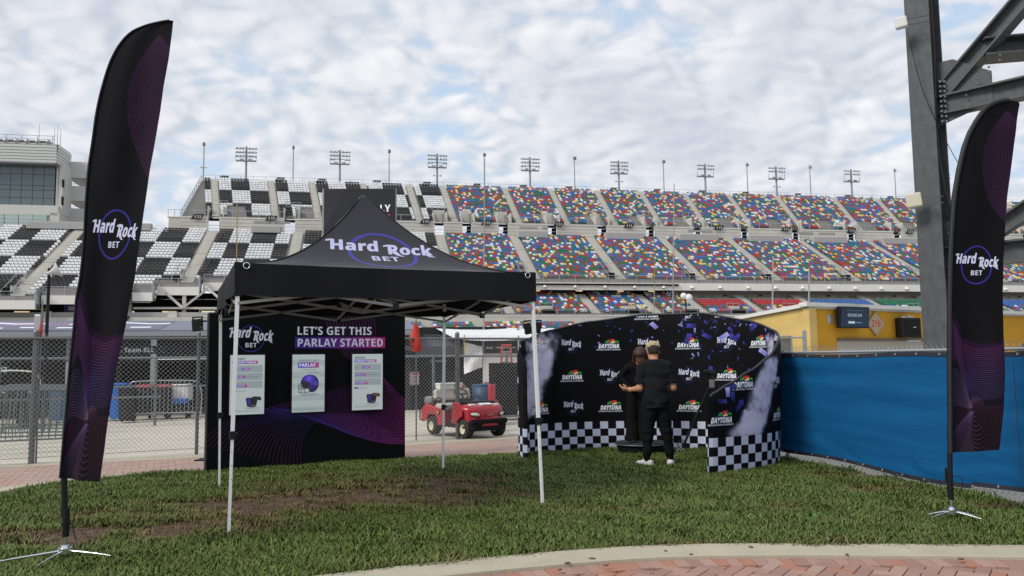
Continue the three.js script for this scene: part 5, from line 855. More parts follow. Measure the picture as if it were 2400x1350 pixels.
  plaque('side_label', 0.12, 0.22, print(64, 128, (c) => { c.fillStyle = '#15151c'; c.fillRect(0, 0, 64, 128); c.fillStyle = '#9fa0c8'; c.font = 'bold 20px sans-serif'; c.fillText('HR', 14, 50); c.fillText('BET', 10, 80); }), [-0.003, 1.36, -0.15], -Math.PI / 2, t).geometry.translate(0, 0, 0);
  const grad = (c, x, y, w, h) => { const q = c.createLinearGradient(x, 0, x + w, 0); q.addColorStop(0, '#4a35b0'); q.addColorStop(0.55, '#6b3f9a'); q.addColorStop(1, '#b0437f'); c.fillStyle = q; c.fillRect(x, y, w, h); };
  const glove = (c, x, y, k, warm) => { c.save(); c.translate(x, y); c.scale(k, k); c.fillStyle = '#1c1b24'; c.beginPath(); c.moveTo(-52, -28); c.quadraticCurveTo(-70, -20, -58, 2); c.lineTo(-50, 54); c.quadraticCurveTo(-10, 72, 34, 58); c.lineTo(48, -4); c.lineTo(80, 2); c.quadraticCurveTo(90, -22, 70, -36); c.lineTo(10, -40); c.quadraticCurveTo(-12, -22, -30, -30); c.closePath(); c.fill(); c.fillStyle = warm ? '#5d4034' : '#25242e'; c.beginPath(); c.ellipse(40, -22, 42, 14, 0.15, 0, 7); c.fill(); c.fillStyle = '#3a2c92'; c.beginPath(); c.moveTo(-52, -18); c.lineTo(-24, -24); c.lineTo(-14, 36); c.lineTo(-42, 44); c.fill(); c.fillStyle = '#74748a'; for (let i = 0; i < 5; i++) c.fillRect(-10 + i * 11, 44, 7, 9); c.globalAlpha = 0.25; c.fillStyle = '#30323c'; c.beginPath(); c.ellipse(0, 72, 70, 7, 0, 0, 7); c.fill(); c.restore(); };
  const list = (k) => print(360, 640, (c, w, h) => {
    c.fillStyle = '#b9c3c2'; c.fillRect(0, 0, w, h); c.fillStyle = '#26262e'; c.font = 'bold 30px sans-serif'; c.fillText('INSTANT', 28, 52); grad(c, 24, 62, 262, 34); c.fillStyle = '#dfe0f0'; c.font = 'bold 28px sans-serif'; c.save(); c.translate(30, 89); c.scale(0.98, 1); c.fillText('GAMEDAY PARLAY', 0, 0); c.restore();
    const rows = [[k ? '49ers' : 'Kings', 'TO WIN', 1], ['points scored', k ? 'OVER 51.5' : 'OVER 44.5', 0], ['Player Name', k ? 'ANYTIME TD' : 'PASSING TD', 2]];
    rows.forEach(([a, b, m], i) => { const y = 112 + i * 84; c.fillStyle = '#98a1a6'; c.fillRect(24, y, 316, 76); c.font = '20px sans-serif'; c.fillStyle = '#4c4f5c'; if (m === 1) { c.fillText(i ? a : '\u2014\u2014', 40, y + 46); grad(c, 118, y + 26, 88, 26); c.fillStyle = '#d8d8ee'; c.font = 'bold 18px sans-serif'; c.fillText(b, 126, y + 46); } else if (m === 0) { grad(c, 40, y + 26, 118, 26); c.fillStyle = '#d8d8ee'; c.font = 'bold 18px sans-serif'; c.fillText(b, 46, y + 46); c.font = '20px sans-serif'; c.fillStyle = '#4c4f5c'; c.fillText(a, 166, y + 46); } else { c.fillText('\u2014\u2014\u2014 \u2014\u2014\u2014', 40, y + 30); grad(c, 40, y + 40, 138, 26); c.fillStyle = '#d8d8ee'; c.font = 'bold 18px sans-serif'; c.fillText(b, 48, y + 59); } });
    grad(c, 24, 378, 52, 18); c.fillStyle = '#50535e'; c.font = '18px sans-serif'; c.fillText('WAS $287', 92, 394); glove(c, 236, 492, 1.12, k); c.fillStyle = '#8b9596'; for (let i = 0; i < 2; i++) c.fillRect(24, 594 + i * 10, 300 - i * 40, 4);
  });
  const helmet = print(360, 640, (c, w, h) => {
    c.fillStyle = '#b4c0c0'; c.fillRect(0, 0, w, h); c.fillStyle = '#a6b2b3'; for (let i = 0; i < 5; i++) c.fillRect(0, 60 + i * 130, w, 60); c.fillStyle = '#48484f'; c.font = '31px sans-serif'; c.fillText('Build your own', 70, 72); grad(c, 62, 86, 232, 62); c.fillStyle = '#e2e2f2'; c.font = 'bold 53px sans-serif'; c.save(); c.translate(72, 136); c.scale(0.96, 1); c.fillText('PARLAY', 0, 0); c.restore();
    c.fillStyle = '#7a858a'; c.font = 'bold 20px sans-serif'; c.fillText('HARD ROCK BET', 112, 178); c.fillText('SPORTSBOOK', 172, 206); c.fillText('HARD ROCK', 6, 262); c.fillText('BET', 52, 292);
    let g = c.createRadialGradient(180, 260, 10, 200, 310, 120); g.addColorStop(0, '#6a4fe0'); g.addColorStop(0.5, '#35238e'); g.addColorStop(1, '#1a1438'); c.fillStyle = g; c.beginPath(); c.moveTo(92, 330); c.bezierCurveTo(90, 240, 170, 214, 222, 226); c.bezierCurveTo(292, 244, 312, 320, 282, 376); c.bezierCurveTo(262, 420, 214, 430, 190, 412); c.lineTo(176, 360); c.lineTo(204, 330); c.bezierCurveTo(170, 312, 130, 300, 110, 336); c.closePath(); c.fill();
    c.fillStyle = '#26212c'; c.beginPath(); c.moveTo(104, 306); c.quadraticCurveTo(150, 282, 206, 326); c.lineTo(176, 380); c.lineTo(112, 372); c.closePath(); c.fill(); c.strokeStyle = '#24222c'; c.lineWidth = 6; for (const y of [346, 376, 418]) { c.beginPath(); c.moveTo(66, y - 6); c.quadraticCurveTo(110, y + 22, 190, y - 4); c.stroke(); } for (const x of [70, 96, 130]) { c.beginPath(); c.moveTo(x + 12, 320); c.quadraticCurveTo(x - 8, 372, x + 10, 424); c.stroke(); }
    c.strokeStyle = '#7d6ee6'; c.lineWidth = 5; c.beginPath(); c.arc(262, 322, 15, 0, 7); c.stroke(); c.globalAlpha = 0.25; c.fillStyle = '#3a3d48'; c.beginPath(); c.ellipse(190, 446, 110, 12, 0, 0, 7); c.fill(); c.globalAlpha = 1; c.fillStyle = '#8b9596'; for (let i = 0; i < 2; i++) c.fillRect(24, 600 + i * 10, 310 - i * 50, 4);
  });
  [[0.535, list(0), 'wall screen showing a glove under a three line list, at the logo end'], [1.41, helmet, 'middle wall screen showing a violet football helmet'], [2.31, list(1), 'wall screen showing a glove under a three line list, below the slogan end']].forEach(([x, pic, txt]) => {
    const c = V(x, 1.238, 0.055).applyAxisAngle(V(0, 1, 0), turn).add(V(-4.37, 0, -11.34)), s = thing('wall_screen', txt, 'screen', c.toArray(), turn);
    part('bezel', rbox(0.505, 0.885, 0.06, 0.008, 0, 0, 0), M.black, s);
    plaque('picture', 0.478, 0.855, pic, [0, 0, 0.022], 0, s, { roughness: 0.18, emissive: '#ffffff', emissiveMap: pic, emissiveIntensity: 0.28 });
    part('mount', box(0.3, 0.4, 0.03, 0, 0, -0.04), M.galvDark, s);
  });
}

// ---------------------------------------------------------------- feather flags
const flagArt = print(768, 2048, (c, w, h) => {
  c.fillStyle = '#0e0d12'; c.fillRect(0, 0, w, h);
  const P = (u, v) => [u * w, v * h];
  const fam = (a, b, n, col, lw = 5) => { for (let i = 0; i < n; i++) { const k = i / (n - 1), q = a.map((p, j) => P(lerp(p[0], b[j][0], k), lerp(p[1], b[j][1], k))); c.strokeStyle = typeof col === 'function' ? col(k) : col; c.lineWidth = lw; c.beginPath(); c.moveTo(...q[0]); c.bezierCurveTo(...q[1], ...q[2], ...q[3]); c.stroke(); } };
  c.fillStyle = 'rgba(30,14,36,.5)'; c.beginPath(); c.moveTo(...P(0.6, 0.04)); c.bezierCurveTo(...P(0.3, 0.1), ...P(0.3, 0.22), ...P(1, 0.345)); c.lineTo(...P(1, 0.02)); c.fill();
  fam([[0.72, 0.03], [0.34, 0.1], [0.32, 0.22], [1, 0.345]], [[1.02, 0.06], [0.98, 0.1], [0.98, 0.14], [1.05, 0.2]], 19, 'rgba(98,52,102,.7)', 4);
  // lower field: violet glow and contour lines
  let g = c.createLinearGradient(0, 0.56 * h, 0, h); g.addColorStop(0, '#200c24'); g.addColorStop(0.35, '#220e29'); g.addColorStop(0.55, '#161226'); g.addColorStop(0.75, '#180c1d'); g.addColorStop(1, '#121019');
  c.fillStyle = g; c.beginPath(); c.moveTo(...P(0, 0.575)); c.bezierCurveTo(...P(0.24, 0.62), ...P(0.26, 0.66), ...P(0.3, 0.672)); c.bezierCurveTo(...P(0.5, 0.695), ...P(0.8, 0.69), ...P(1, 0.683)); c.lineTo(...P(1, 1)); c.lineTo(...P(0, 1)); c.fill();
  const blot = (u, v, r, col) => { const [x, y] = P(u, v), q = c.createRadialGradient(x, y, 0, x, y, r); q.addColorStop(0, col); q.addColorStop(1, 'rgba(0,0,0,0)'); c.fillStyle = q; c.fillRect(0, 0.575 * h, w, 0.425 * h); };
  c.save(); c.clip(); blot(0.36, 0.7, 170, 'rgba(80,22,74,.4)'); blot(0.42, 0.8, 190, 'rgba(44,40,110,.45)'); blot(0.1, 0.9, 150, 'rgba(80,20,66,.4)'); blot(0.75, 0.92, 180, 'rgba(10,8,14,.8)'); blot(0.12, 0.76, 200, 'rgba(8,8,14,.7)');
  fam([[0.32, 0.69], [0.5, 0.712], [0.8, 0.708], [1, 0.69]], [[0.46, 0.86], [0.6, 0.84], [0.8, 0.85], [1, 0.835]], 24, (k) => `rgba(${Math.round(lerp(104, 66, k))},${Math.round(lerp(58, 66, k))},${Math.round(lerp(94, 108, k))},.65)`, 3.4);
  fam([[0, 0.6], [0.14, 0.63], [0.2, 0.66], [0.3, 0.69]], [[0, 0.78], [0.22, 0.66], [0.2, 0.78], [0.44, 0.85]], 20, 'rgba(104,62,112,.6)', 3.4);
  fam([[0.02, 0.79], [0.2, 0.72], [0.3, 0.8], [0.46, 0.862]], [[0, 0.93], [0.02, 0.82], [0.28, 0.88], [0.48, 0.872]], 16, 'rgba(100,86,116,.6)', 3.4);
  for (let i = 0; i < 24; i++) { c.strokeStyle = `rgba(${118 + i},${74},${84 - i},.6)`; c.lineWidth = 3.4; const r = 8 + i * 22; c.beginPath(); c.ellipse(0.5 * w + i * 7, 0.868 * h + i * 9, r, r * 0.82, 0, i < 6 ? 0 : -0.55, i < 6 ? 7 : 2.6); c.stroke(); }
  fam([[0.02, 1.02], [0, 0.96], [0.1, 0.94], [0.46, 0.88]], [[0.5, 1.02], [0.44, 0.98], [0.42, 0.94], [0.5, 0.885]], 16, 'rgba(96,74,120,.6)', 3.4);
  c.restore();
  drawMark(c, ...P(0.53, 0.462), 0.8 * w, { ring: '#34348c', ink: '#d3d4ee', back: '#0e0d12', slant: -0.14, squash: 0.42, ry: 0.34, rv: 0.42, ringY: 4, betY: 27, betK: 1.1, drop: 0.08, ringW: 0.034 });
});
function featherFlag(txt, foot, depth, rows, sleeve, legs, ripple, poleTop) {
  const t = thing('feather_flag', txt, 'feather flag', [foot.x, 0, foot.z]), o = foot.clone().setY(0);
  const L = (px, py, dz = 0) => at(px, py, depth).sub(o).add(V(0, 0, dz));
  const ys = rows.map((r) => r[0]), lerpRow = (y) => { let i = 1; while (i < rows.length - 1 && ys[i] < y) i++; const k = clamp((y - ys[i - 1]) / (ys[i] - ys[i - 1]), 0, 1); return [lerp(rows[i - 1][1], rows[i][1], k), lerp(rows[i - 1][2], rows[i][2], k), lerp(rows[i - 1][3] ?? 0, rows[i][3] ?? 0, k)]; };
  const list = [], NV = 110, NU = 22, y0 = ys[0], y1 = ys[ys.length - 1];
  for (let i = 0; i <= NV; i++) { const v = (i / NV) ** 1.25, y = lerp(y0, y1, v), [a, b, tilt] = lerpRow(y); list.push(Array.from({ length: NU + 1 }, (_, j) => { const u = j / NU; const dz = ripple * (0.5 * Math.sin(u * 5 + v * 4) + 0.35 * Math.sin(u * 8 - v * 9 + 1) + 0.4 * fbm(u * 2 + 3, v * 6, 3)) * Math.sin(Math.min(u * 2, 1) * 1.57) * (0.3 + v); return L(lerp(a, b, u), y + tilt * u, dz); })); }
  const art = sheet(list, (i, j, p) => [j / NU, 1 - (i / NV) ** 1.25]);
  part('cloth', art, mat('#ffffff', 0.75, 0, { specularIntensity: 0.25, map: flagArt, bumpMap: repeat(T.weave, 14, 60), bumpScale: 0.0006 }), t);
  const edge = rows.map(([y, a]) => L(a + (sleeve[2] ?? 1), y, 0.006)).reverse();
  part('pole_sleeve', tube(edge, sleeve[0], 90, 8), mat(new THREE.Color(0.013, 0.013, 0.016), 0.6), t);
  const low = L(sleeve[1], y1, 0.0);
  part('pole', [rod(V(0.0, 0.22, 0), low.clone(), 0.02, 10, 0.024), rod(V(0, 0.2, 0), V(0, 0.42, 0), 0.026, 10)], M.black, t);
  part('clip', [cyl(0.036, 0.036, 0.02, 0, 0.3, 0), box(0.02, 0.14, 0.012, -0.03, 0.42, 0)], M.black, t);
  part('strap', [tube([V(0.02, 0.42, 0.01), V(0.09, 0.4, 0.04), V(0.08, 0.3, 0.05), V(0.12, 0.18, 0.06)], 0.004, 20, 5)], M.black, t);
  part('spigot', cyl(0.016, 0.015, 0.2, 0, 0.16, 0), M.chrome, t); part('hub', [cyl(0.052, 0.052, 0.04, 0, 0.092, 0, 0, 0, 0, 24), cyl(0.035, 0.03, 0.025, 0, 0.12, 0, 0, 0, 0, 20)], M.chrome, t);
  for (const [a, l] of legs) part('leg', [rod(V(Math.cos(a) * 0.05, 0.09, Math.sin(a) * 0.05), V(Math.cos(a) * l * 0.7, 0.072, Math.sin(a) * l * 0.7), 0.008, 8), rod(V(Math.cos(a) * l * 0.68, 0.073, Math.sin(a) * l * 0.68), V(Math.cos(a) * l, 0.058, Math.sin(a) * l), 0.0055, 8), rod(V(Math.cos(a) * l * 0.97, 0.06, Math.sin(a) * l * 0.97), V(Math.cos(a) * l, 0.0, Math.sin(a) * l), 0.004, 6)], M.chrome, t);
  return t;
}
{
  const foot = ground(151, 1318);
  featherFlag('tall black feather flag on a chrome spider base beside the canopy', foot, -foot.z, [[48, 396, 406], [50, 382, 406], [53, 368, 405], [60, 341, 404.5], [75, 308, 403], [100, 283, 400], [140, 260, 395], [200, 240, 384], [260, 226, 376], [330, 216, 364], [400, 206, 351], [480, 200, 340], [560, 196, 328], [650, 187, 317], [700, 178, 307], [770, 172, 297], [850, 163, 282], [950, 155, 265], [1050, 146, 249], [1121, 140, 236, 8]],
    [0.0075, 150], [[0.12, 0.4], [2.62, 0.52], [1.62, 0.34], [4.4, 0.38]], 0.05);
  const f2 = ground(2232, 1222);
  featherFlag('black feather flag before the blue screen and the steel frame', f2, -f2.z, [[234, 2356, 2378, 2], [237, 2338, 2386], [243, 2320, 2391], [255, 2302, 2388], [280, 2283, 2384], [310, 2266, 2381], [345, 2253, 2376], [400, 2240, 2369], [460, 2230, 2361], [520, 2225, 2357], [600, 2221, 2352], [700, 2219, 2350], [800, 2219, 2349], [880, 2219, 2350], [960, 2220, 2347], [1020, 2220, 2343], [1062, 2221, 2341, -8]],
    [0.021, 2226, 6], [[0.25, 0.2], [0.9, 0.26], [2.75, 0.26], [3.4, 0.2], [5.9, 0.18]], 0.045);
}

// ---------------------------------------------------------------- curved photo backdrop
{
  const t = thing('photo_backdrop', 'curved black photo backdrop with chequered foot, confetti print and white smoke', 'backdrop', [0, 0, 0]);
  const ctl = [[0.2, -12.28], [0.1, -12.75], [0.31, -13.15], [0.85, -13.45], [1.6, -13.62], [2.4, -13.6], [3.1, -13.35], [3.6, -12.9], [3.88, -12.3], [3.86, -11.72], [3.53, -11.2], [3.05, -10.85], [2.55, -10.58]];
  const curve = new THREE.CatmullRomCurve3(ctl.map(([x, z]) => V(x, 0, z)), false, 'centripetal'), L = curve.getLength(), HT = 2.4;
  const prof = [[0, 1.45], [0.1, 1.56], [0.3, 1.66], [0.7, 1.86], [1.3, 2.04], [2.1, 2.2], [3, 2.31], [3.95, 2.31], [4.75, 2.15], [5.5, 1.95], [5.9, 1.82], [6.4, 1.56], [6.85, 1.36], [7.25, 1.19], [7.5, 1.08], [7.62, 1.0], [L - 0.06, 0.94], [L, 0.82]];
  const topAt = (s) => { let i = 1; while (i < prof.length - 1 && prof[i][0] < s) i++; const k = clamp((s - prof[i - 1][0]) / (prof[i][0] - prof[i - 1][0]), 0, 1), q = k * k * (3 - 2 * k) * 0.4 + k * 0.6; return lerp(prof[i - 1][1], prof[i][1], q); };
  const S = 2048 / L, TW = 2048, TH = Math.round(HT * S);
  const base = (inside) => (c) => {
    const r = rng(inside ? 31 : 33), X = (s) => (inside ? s : L - s) * S, Y = (y) => (HT - y) * S;
    c.fillStyle = '#0b0b10'; c.fillRect(0, 0, TW, TH);
    const marks = [], gap = 0.665; for (let row = 0; row < 4; row++) for (let k = -2; k < 10; k++) { const s = 1.74 + k * gap, y = 0.72 + row * 0.525; if (s > 0.05 && s < L - 0.05) marks.push([s, y, (k + row) % 2 === 0]); }
    const out = [[L - 0.22, 0.72, false], [L - 0.78, 0.72, true], [L - 0.62, 1.18, false], [L - 1.5, 0.72, false], [L - 1.4, 1.18, true], [L - 0.1, 1.2, true], [L - 2.1, 0.72, true], [L - 2.1, 1.25, false], [1.2, 1.2, false], [0.5, 1.2, true], [1.2, 0.72, true], [0.5, 0.72, false]];
    const all = inside ? marks : out, later = [];
    for (const [s, y, hr] of all) hr ? drawMark(c, X(s), Y(y + 0.02), 0.37 * S, { ring: '#2b2d6c', ink: '#dadcf0', slant: -0.2, squash: 1.15, ry: 0.3 }) : drawTrack(c, X(s), Y(y), 0.375 * S);
    const n = inside ? 300 : 36; for (let i = 0; i < n; i++) { // confetti, thickest high on the far side
      const s = inside ? (r() < 0.55 ? 3.6 + r() * 2.6 : r() * L) : L - 1.3 * r(), y = inside ? 2.35 - r() * r() * (s > 3.4 ? 1.5 : 1.0) : 0.6 + r() * 0.6, big = r() < 0.12, w = (big ? 0.05 + r() * 0.04 : 0.014 + r() * 0.02) * S, h = w * (1.3 + r() * 1.3);
      c.save(); c.translate(X(s), Y(y)); c.rotate((r() - 0.5) * 2.6); c.transform(1, 0, (r() - 0.5) * 0.8, 1, 0, 0); const g = c.createLinearGradient(0, -h / 2, 0, h / 2); const light = r(); g.addColorStop(0, light > 0.7 ? '#b9b8f0' : '#4a4cc0'); g.addColorStop(1, light > 0.7 ? '#7d7fd8' : '#22245e'); c.globalAlpha = big ? 0.9 : 0.5 + 0.45 * r(); c.fillStyle = g; c.fillRect(-w / 2, -h / 2, w, h); c.restore(); }
    const smoke = (s0, y0, s1, y1, w0, w1, k) => { for (let i = 0; i < 640; i++) { const q = r(), s = lerp(s0, s1, q) + (r() - 0.5) * lerp(w0, w1, q), y = lerp(y0, y1, q) + (r() - 0.5) * 0.1, rad = (0.04 + 0.12 * r() * r()) * S; const g = c.createRadialGradient(X(s), Y(y), 0, X(s), Y(y), rad); g.addColorStop(0, `rgba(222,218,240,${k * (0.02 + 0.055 * r())})`); g.addColorStop(1, 'rgba(206,204,240,0)'); c.fillStyle = g; c.fillRect(X(s) - rad, Y(y) - rad, rad * 2, rad * 2); } };
    if (inside) { smoke(0.72, 0.6, 1.2, 1.95, 0.5, 0.75, 5.5); smoke(0.85, 0.8, 1.2, 1.7, 0.34, 0.4, 3.6); smoke(5.6, 0.7, 5.4, 1.85, 0.24, 0.26, 3); } else { smoke(L - 0.72, 0.5, L - 1.3, 1.5, 0.5, 0.4, 6); smoke(L - 0.62, 0.5, L - 0.9, 0.7, 0.6, 0.4, 1.8); smoke(1.1, 0.6, 1.2, 1.7, 0.3, 0.4, 1.5); }
    const q = 0.138; for (let j = 0; j < 4; j++) for (let i = -1; i < L / q + 1; i++) { c.fillStyle = (i + j) % 2 ? '#c9d0e6' : '#111019'; c.fillRect(X(inside ? i * q : i * q + q), Y((j + 1) * 0.121), q * S + 0.6, 0.121 * S + 0.6); }
  };
  const texIn = print(TW, TH, base(true)), texOut = print(TW, TH, base(false));
  const NS = 150, NH = 16, skin = (off) => { const rows = []; for (let i = 0; i <= NH; i++) { const v = i / NH; rows.push(Array.from({ length: NS + 1 }, (_, j) => { const s = L * j / NS, p = curve.getPointAt(j / NS), tg = curve.getTangentAt(j / NS), nx = tg.z, nz = -tg.x, y = 0.015 + (topAt(s) - 0.015) * v, lean = 0.07 * smoothstep(s, 1.4, 0) * (y / 1.5), end = Math.sqrt(Math.max(0, 1 - Math.pow(1 - Math.min(Math.min(s, L - s), 0.05) / 0.05, 2))), top = Math.sqrt(Math.max(0, 1 - Math.pow(clamp(1 - (1 - v) * topAt(s) / 0.05, 0, 1), 2))); const k = off * end * top * 0.03; return V(p.x + nx * k + nx * lean, y, p.z + nz * k + nz * lean); })); } return rows; };
  const uvs = (inside) => (i, j, p) => [inside ? j / NS : 1 - j / NS, p.y / HT];
  const fab = (m) => mat('#ffffff', 0.7, 0, { specularIntensity: 0.25, map: m, bumpMap: repeat(T.weave, 90, 30), bumpScale: 0.0005 });
  // the tangent runs from the left end round the back to the right end; the inside of the curl is on its right hand
  part('inner_print', sheet(skin(-1), uvs(true)), fab(texIn), t, 'inner face with rows of logos');
  part('outer_print', sheet(skin(1), uvs(false)), fab(texOut), t, 'outer face of the forward wing with a plume of smoke');
  part('top_tube', tube(Array.from({ length: 120 }, (_, j) => { const k = lerp(0.17, 0.995, j / 119), p = curve.getPointAt(k), s = L * k, tg = curve.getTangentAt(k), lean = 0.07 * smoothstep(s, 1.4, 0) * (topAt(s) / 1.5); return V(p.x + tg.z * lean, topAt(s) - 0.012, p.z - tg.x * lean); }), 0.018, 260, 8), mat(new THREE.Color(0.022, 0.022, 0.028), 0.5), t);
  part('foot_tube', tube(curve.getSpacedPoints(60).map((p) => p.setY(0.018)), 0.017, 160, 6), M.galv, t);
  { const p = ground(1232, 1060); part('foot_plate', [box(0.3, 0.012, 0.06, 0.2, 0.008, -12.3, 0, 0.4), box(0.06, 0.012, 0.3, 2.62, 0.008, -10.62, 0, 0.4)], M.galv, t); }
}
// ---------------------------------------------------------------- golf cart
{
  const t = thing('golf_cart', 'red golf cart with cream seat parked behind the chain-link fence', 'golf cart', [-1.02, 0, -16.62], 0.64); // +z forward
  const red = new THREE.MeshPhysicalMaterial({ color: lin('#b02434'), roughness: 0.5, clearcoat: 0.25, clearcoatRoughness: 0.35, map: repeat(T.concrete, 1.3), roughnessMap: repeat(T.mottled, 2), side: THREE.DoubleSide }), vinyl = mat(lin('#bfb9ab'), 0.55, 0, { bumpMap: repeat(T.mottled, 2), bumpScale: 0.004 }), grey = mat(lin('#77787a'), 0.6);
  const along = (pts, w, b = 0.02) => across(pts, w - 2 * b, -w / 2 + b, b);
  // front cowl: a shell that narrows and rounds towards the nose
  const rows = []; for (let i = 0; i <= 12; i++) { const v = i / 12; rows.push(Array.from({ length: 21 }, (_, j) => { const a = (j / 20) * 2 - 1, ang = a * 1.35, wide = lerp(0.56, 0.5, v), zf = lerp(0.52, 1.04, Math.pow(v, 0.75)), y = lerp(0.79, 0.66, v * v) + (v > 0.8 ? -(v - 0.8) * 1.1 : 0); const round = 1 - 0.5 * Math.pow(Math.abs(a), 3.2) * v; return V(Math.sin(ang) / Math.sin(1.35) * wide, y - 0.1 * Math.pow(Math.abs(a), 4) - 0.02, 0.5 + (zf - 0.5) * round); })); }
  rows.push(rows[12].map((p) => p.clone().add(V(0, -0.13, 0.02)))); rows.push(rows[12].map((p) => p.clone().add(V(0, -0.16, -0.03))));
  part('cowl', sheet(rows), red, t);
  part('cowl_side', [along([[0.3, 0.34], [0.34, 0.78], [0.56, 0.79], [0.74, 0.64], [0.72, 0.52], [0.6, 0.46], [0.46, 0.34]], 0.06).translate(-0.53, 0, 0), along([[0.3, 0.34], [0.34, 0.78], [0.56, 0.79], [0.74, 0.64], [0.72, 0.52], [0.6, 0.46], [0.46, 0.34]], 0.06).translate(0.53, 0, 0)], red, t);
  part('bumper', [rbox(0.94, 0.26, 0.3, 0.06, 0, 0.3, 0.9), rbox(1.0, 0.12, 0.14, 0.05, 0, 0.38, 1.0)], M.blackMatt, t);
  part('floor', along([[-0.4, 0.24], [-0.4, 0.34], [0.8, 0.34], [0.8, 0.24]], 1.0), M.black, t);
  part('rear_body', along([[-1.1, 0.32], [-1.1, 0.58], [-0.9, 0.7], [-0.5, 0.64], [-0.12, 0.6], [-0.05, 0.3], [-0.34, 0.26], [-0.36, 0.4], [-0.46, 0.5], [-0.62, 0.53], [-0.8, 0.5], [-0.9, 0.38]], 1.08, 0.03), red, t);
  part('seat_base', rbox(1.02, 0.14, 0.5, 0.05, 0, 0.68, -0.28), vinyl, t); part('seat_back', rbox(1.0, 0.27, 0.14, 0.06, 0, 0.95, -0.56, -0.16, 0, 0, 4), vinyl, t);
  part('seat_support', [bar(V(-0.42, 0.55, -0.6), V(-0.42, 1.0, -0.66), 0.03), bar(V(0.42, 0.55, -0.6), V(0.42, 1.0, -0.66), 0.03), rod(V(-0.5, 1.08, -0.63), V(0.5, 1.08, -0.63), 0.015)], M.black, t);
  part('hip_rail', [tube([V(-0.52, 0.7, -0.5), V(-0.54, 0.86, -0.42), V(-0.54, 0.86, -0.16), V(-0.52, 0.7, -0.08)], 0.014, 24, 6), tube([V(0.52, 0.7, -0.5), V(0.54, 0.86, -0.42), V(0.54, 0.86, -0.16), V(0.52, 0.7, -0.08)], 0.014, 24, 6)], M.black, t);
  part('rear_bag', rbox(0.86, 0.2, 0.36, 0.08, -0.06, 0.8, -0.92, 0, 0, 0, 3), grey, t, 'grey bag on the rear deck');
  part('rear_frame', [rod(V(-0.55, 0.34, -1.15), V(-0.55, 0.86, -1.15), 0.016), rod(V(-0.55, 0.86, -1.15), V(-0.2, 0.86, -1.15), 0.016), rod(V(-0.55, 0.34, -1.15), V(-0.2, 0.34, -1.15), 0.016)], M.black, t);
  const wheelAt = (x, z, r, w) => { const wl = part('wheel', place(lathe([[r * 0.52, -w / 2], [r * 0.86, -w / 2], [r * 0.98, -w * 0.36], [r, -w * 0.15], [r, w * 0.15], [r * 0.98, w * 0.36], [r * 0.86, w / 2], [r * 0.52, w / 2]], 28), x, r, z, 0, 0, Math.PI / 2), M.rubber, t); part('rim', place(lathe([[0, -w * 0.22], [r * 0.3, -w * 0.3], [r * 0.5, -w * 0.45], [r * 0.55, -w * 0.5], [r * 0.55, w * 0.5], [r * 0.5, w * 0.45], [r * 0.3, w * 0.3], [0, w * 0.22]], 24), x, r, z, 0, 0, Math.PI / 2), mat(lin('#c9c3a8'), 0.5), wl); };
  wheelAt(-0.46, -0.62, 0.22, 0.2); wheelAt(0.46, -0.62, 0.22, 0.2); wheelAt(-0.44, 0.72, 0.215, 0.2); wheelAt(0.44, 0.72, 0.215, 0.2);
  part('axle', [rod(V(-0.4, 0.22, 0.72), V(0.4, 0.22, 0.72), 0.03), rod(V(-0.4, 0.22, -0.62), V(0.4, 0.22, -0.62), 0.03)], M.black, t);
  part('steering_wheel', [place(new THREE.TorusGeometry(0.17, 0.016, 8, 28), -0.22, 0.98, 0.2, -0.75), rod(V(-0.22, 0.98, 0.2), V(-0.22, 0.72, 0.46), 0.02), place(box(0.3, 0.025, 0.02), -0.22, 0.98, 0.2, -0.75)], M.black, t);
  part('dash', rbox(1.0, 0.1, 0.16, 0.03, 0, 0.77, 0.46), M.black, t);
  for (const s of [-1, 1]) part('headlight', place(new THREE.SphereGeometry(0.1, 16, 10).scale(1.15, 0.42, 0.35), s * 0.36, 0.545, 0.985, 0, s * 0.5, s * 0.12), mat(lin('#c8cabc'), 0.15), t).scale.set(1, 1, 1);
  part('headlight_rim', [-1, 1].map((s) => place(new THREE.TorusGeometry(0.1, 0.014, 6, 20).scale(1.15, 0.5, 1), s * 0.36, 0.545, 0.985, 0, s * 0.5, s * 0.12)), M.black, t);
  plaque('badge', 0.26, 0.06, label(256, 64, 'E-Z-GO', 52, '#c9c9b8', '#8c1824'), [0, 0.535, 1.068], 0, t);
  for (const [x, w, h, y, z, draw] of [[0.06, 0.3, 0.17, 0.745, 0.78, (c) => { c.fillStyle = '#dfe2e6'; c.fillRect(0, 0, 128, 96); c.strokeStyle = '#7fa3c4'; c.lineWidth = 5; c.strokeRect(40, 28, 46, 40); }], [-0.3, 0.14, 0.12, 0.74, 0.76, (c) => { c.fillStyle = '#dfe2e0'; c.fillRect(0, 0, 128, 96); c.fillStyle = '#5f9070'; c.beginPath(); c.arc(64, 48, 30, 0, 7); c.fill(); }], [0.36, 0.1, 0.12, 0.73, 0.78, (c) => { c.fillStyle = '#e2e2e4'; c.fillRect(0, 0, 128, 96); c.fillStyle = '#b04a58'; c.fillRect(10, 38, 108, 12); }]]) { const p = plaque('sticker', w, h, print(128, 96, draw), [0, 0, 0], 0, t); p.geometry.rotateX(-Math.PI / 2 + 0.16); p.geometry.translate(x, y + 0.012, z); }
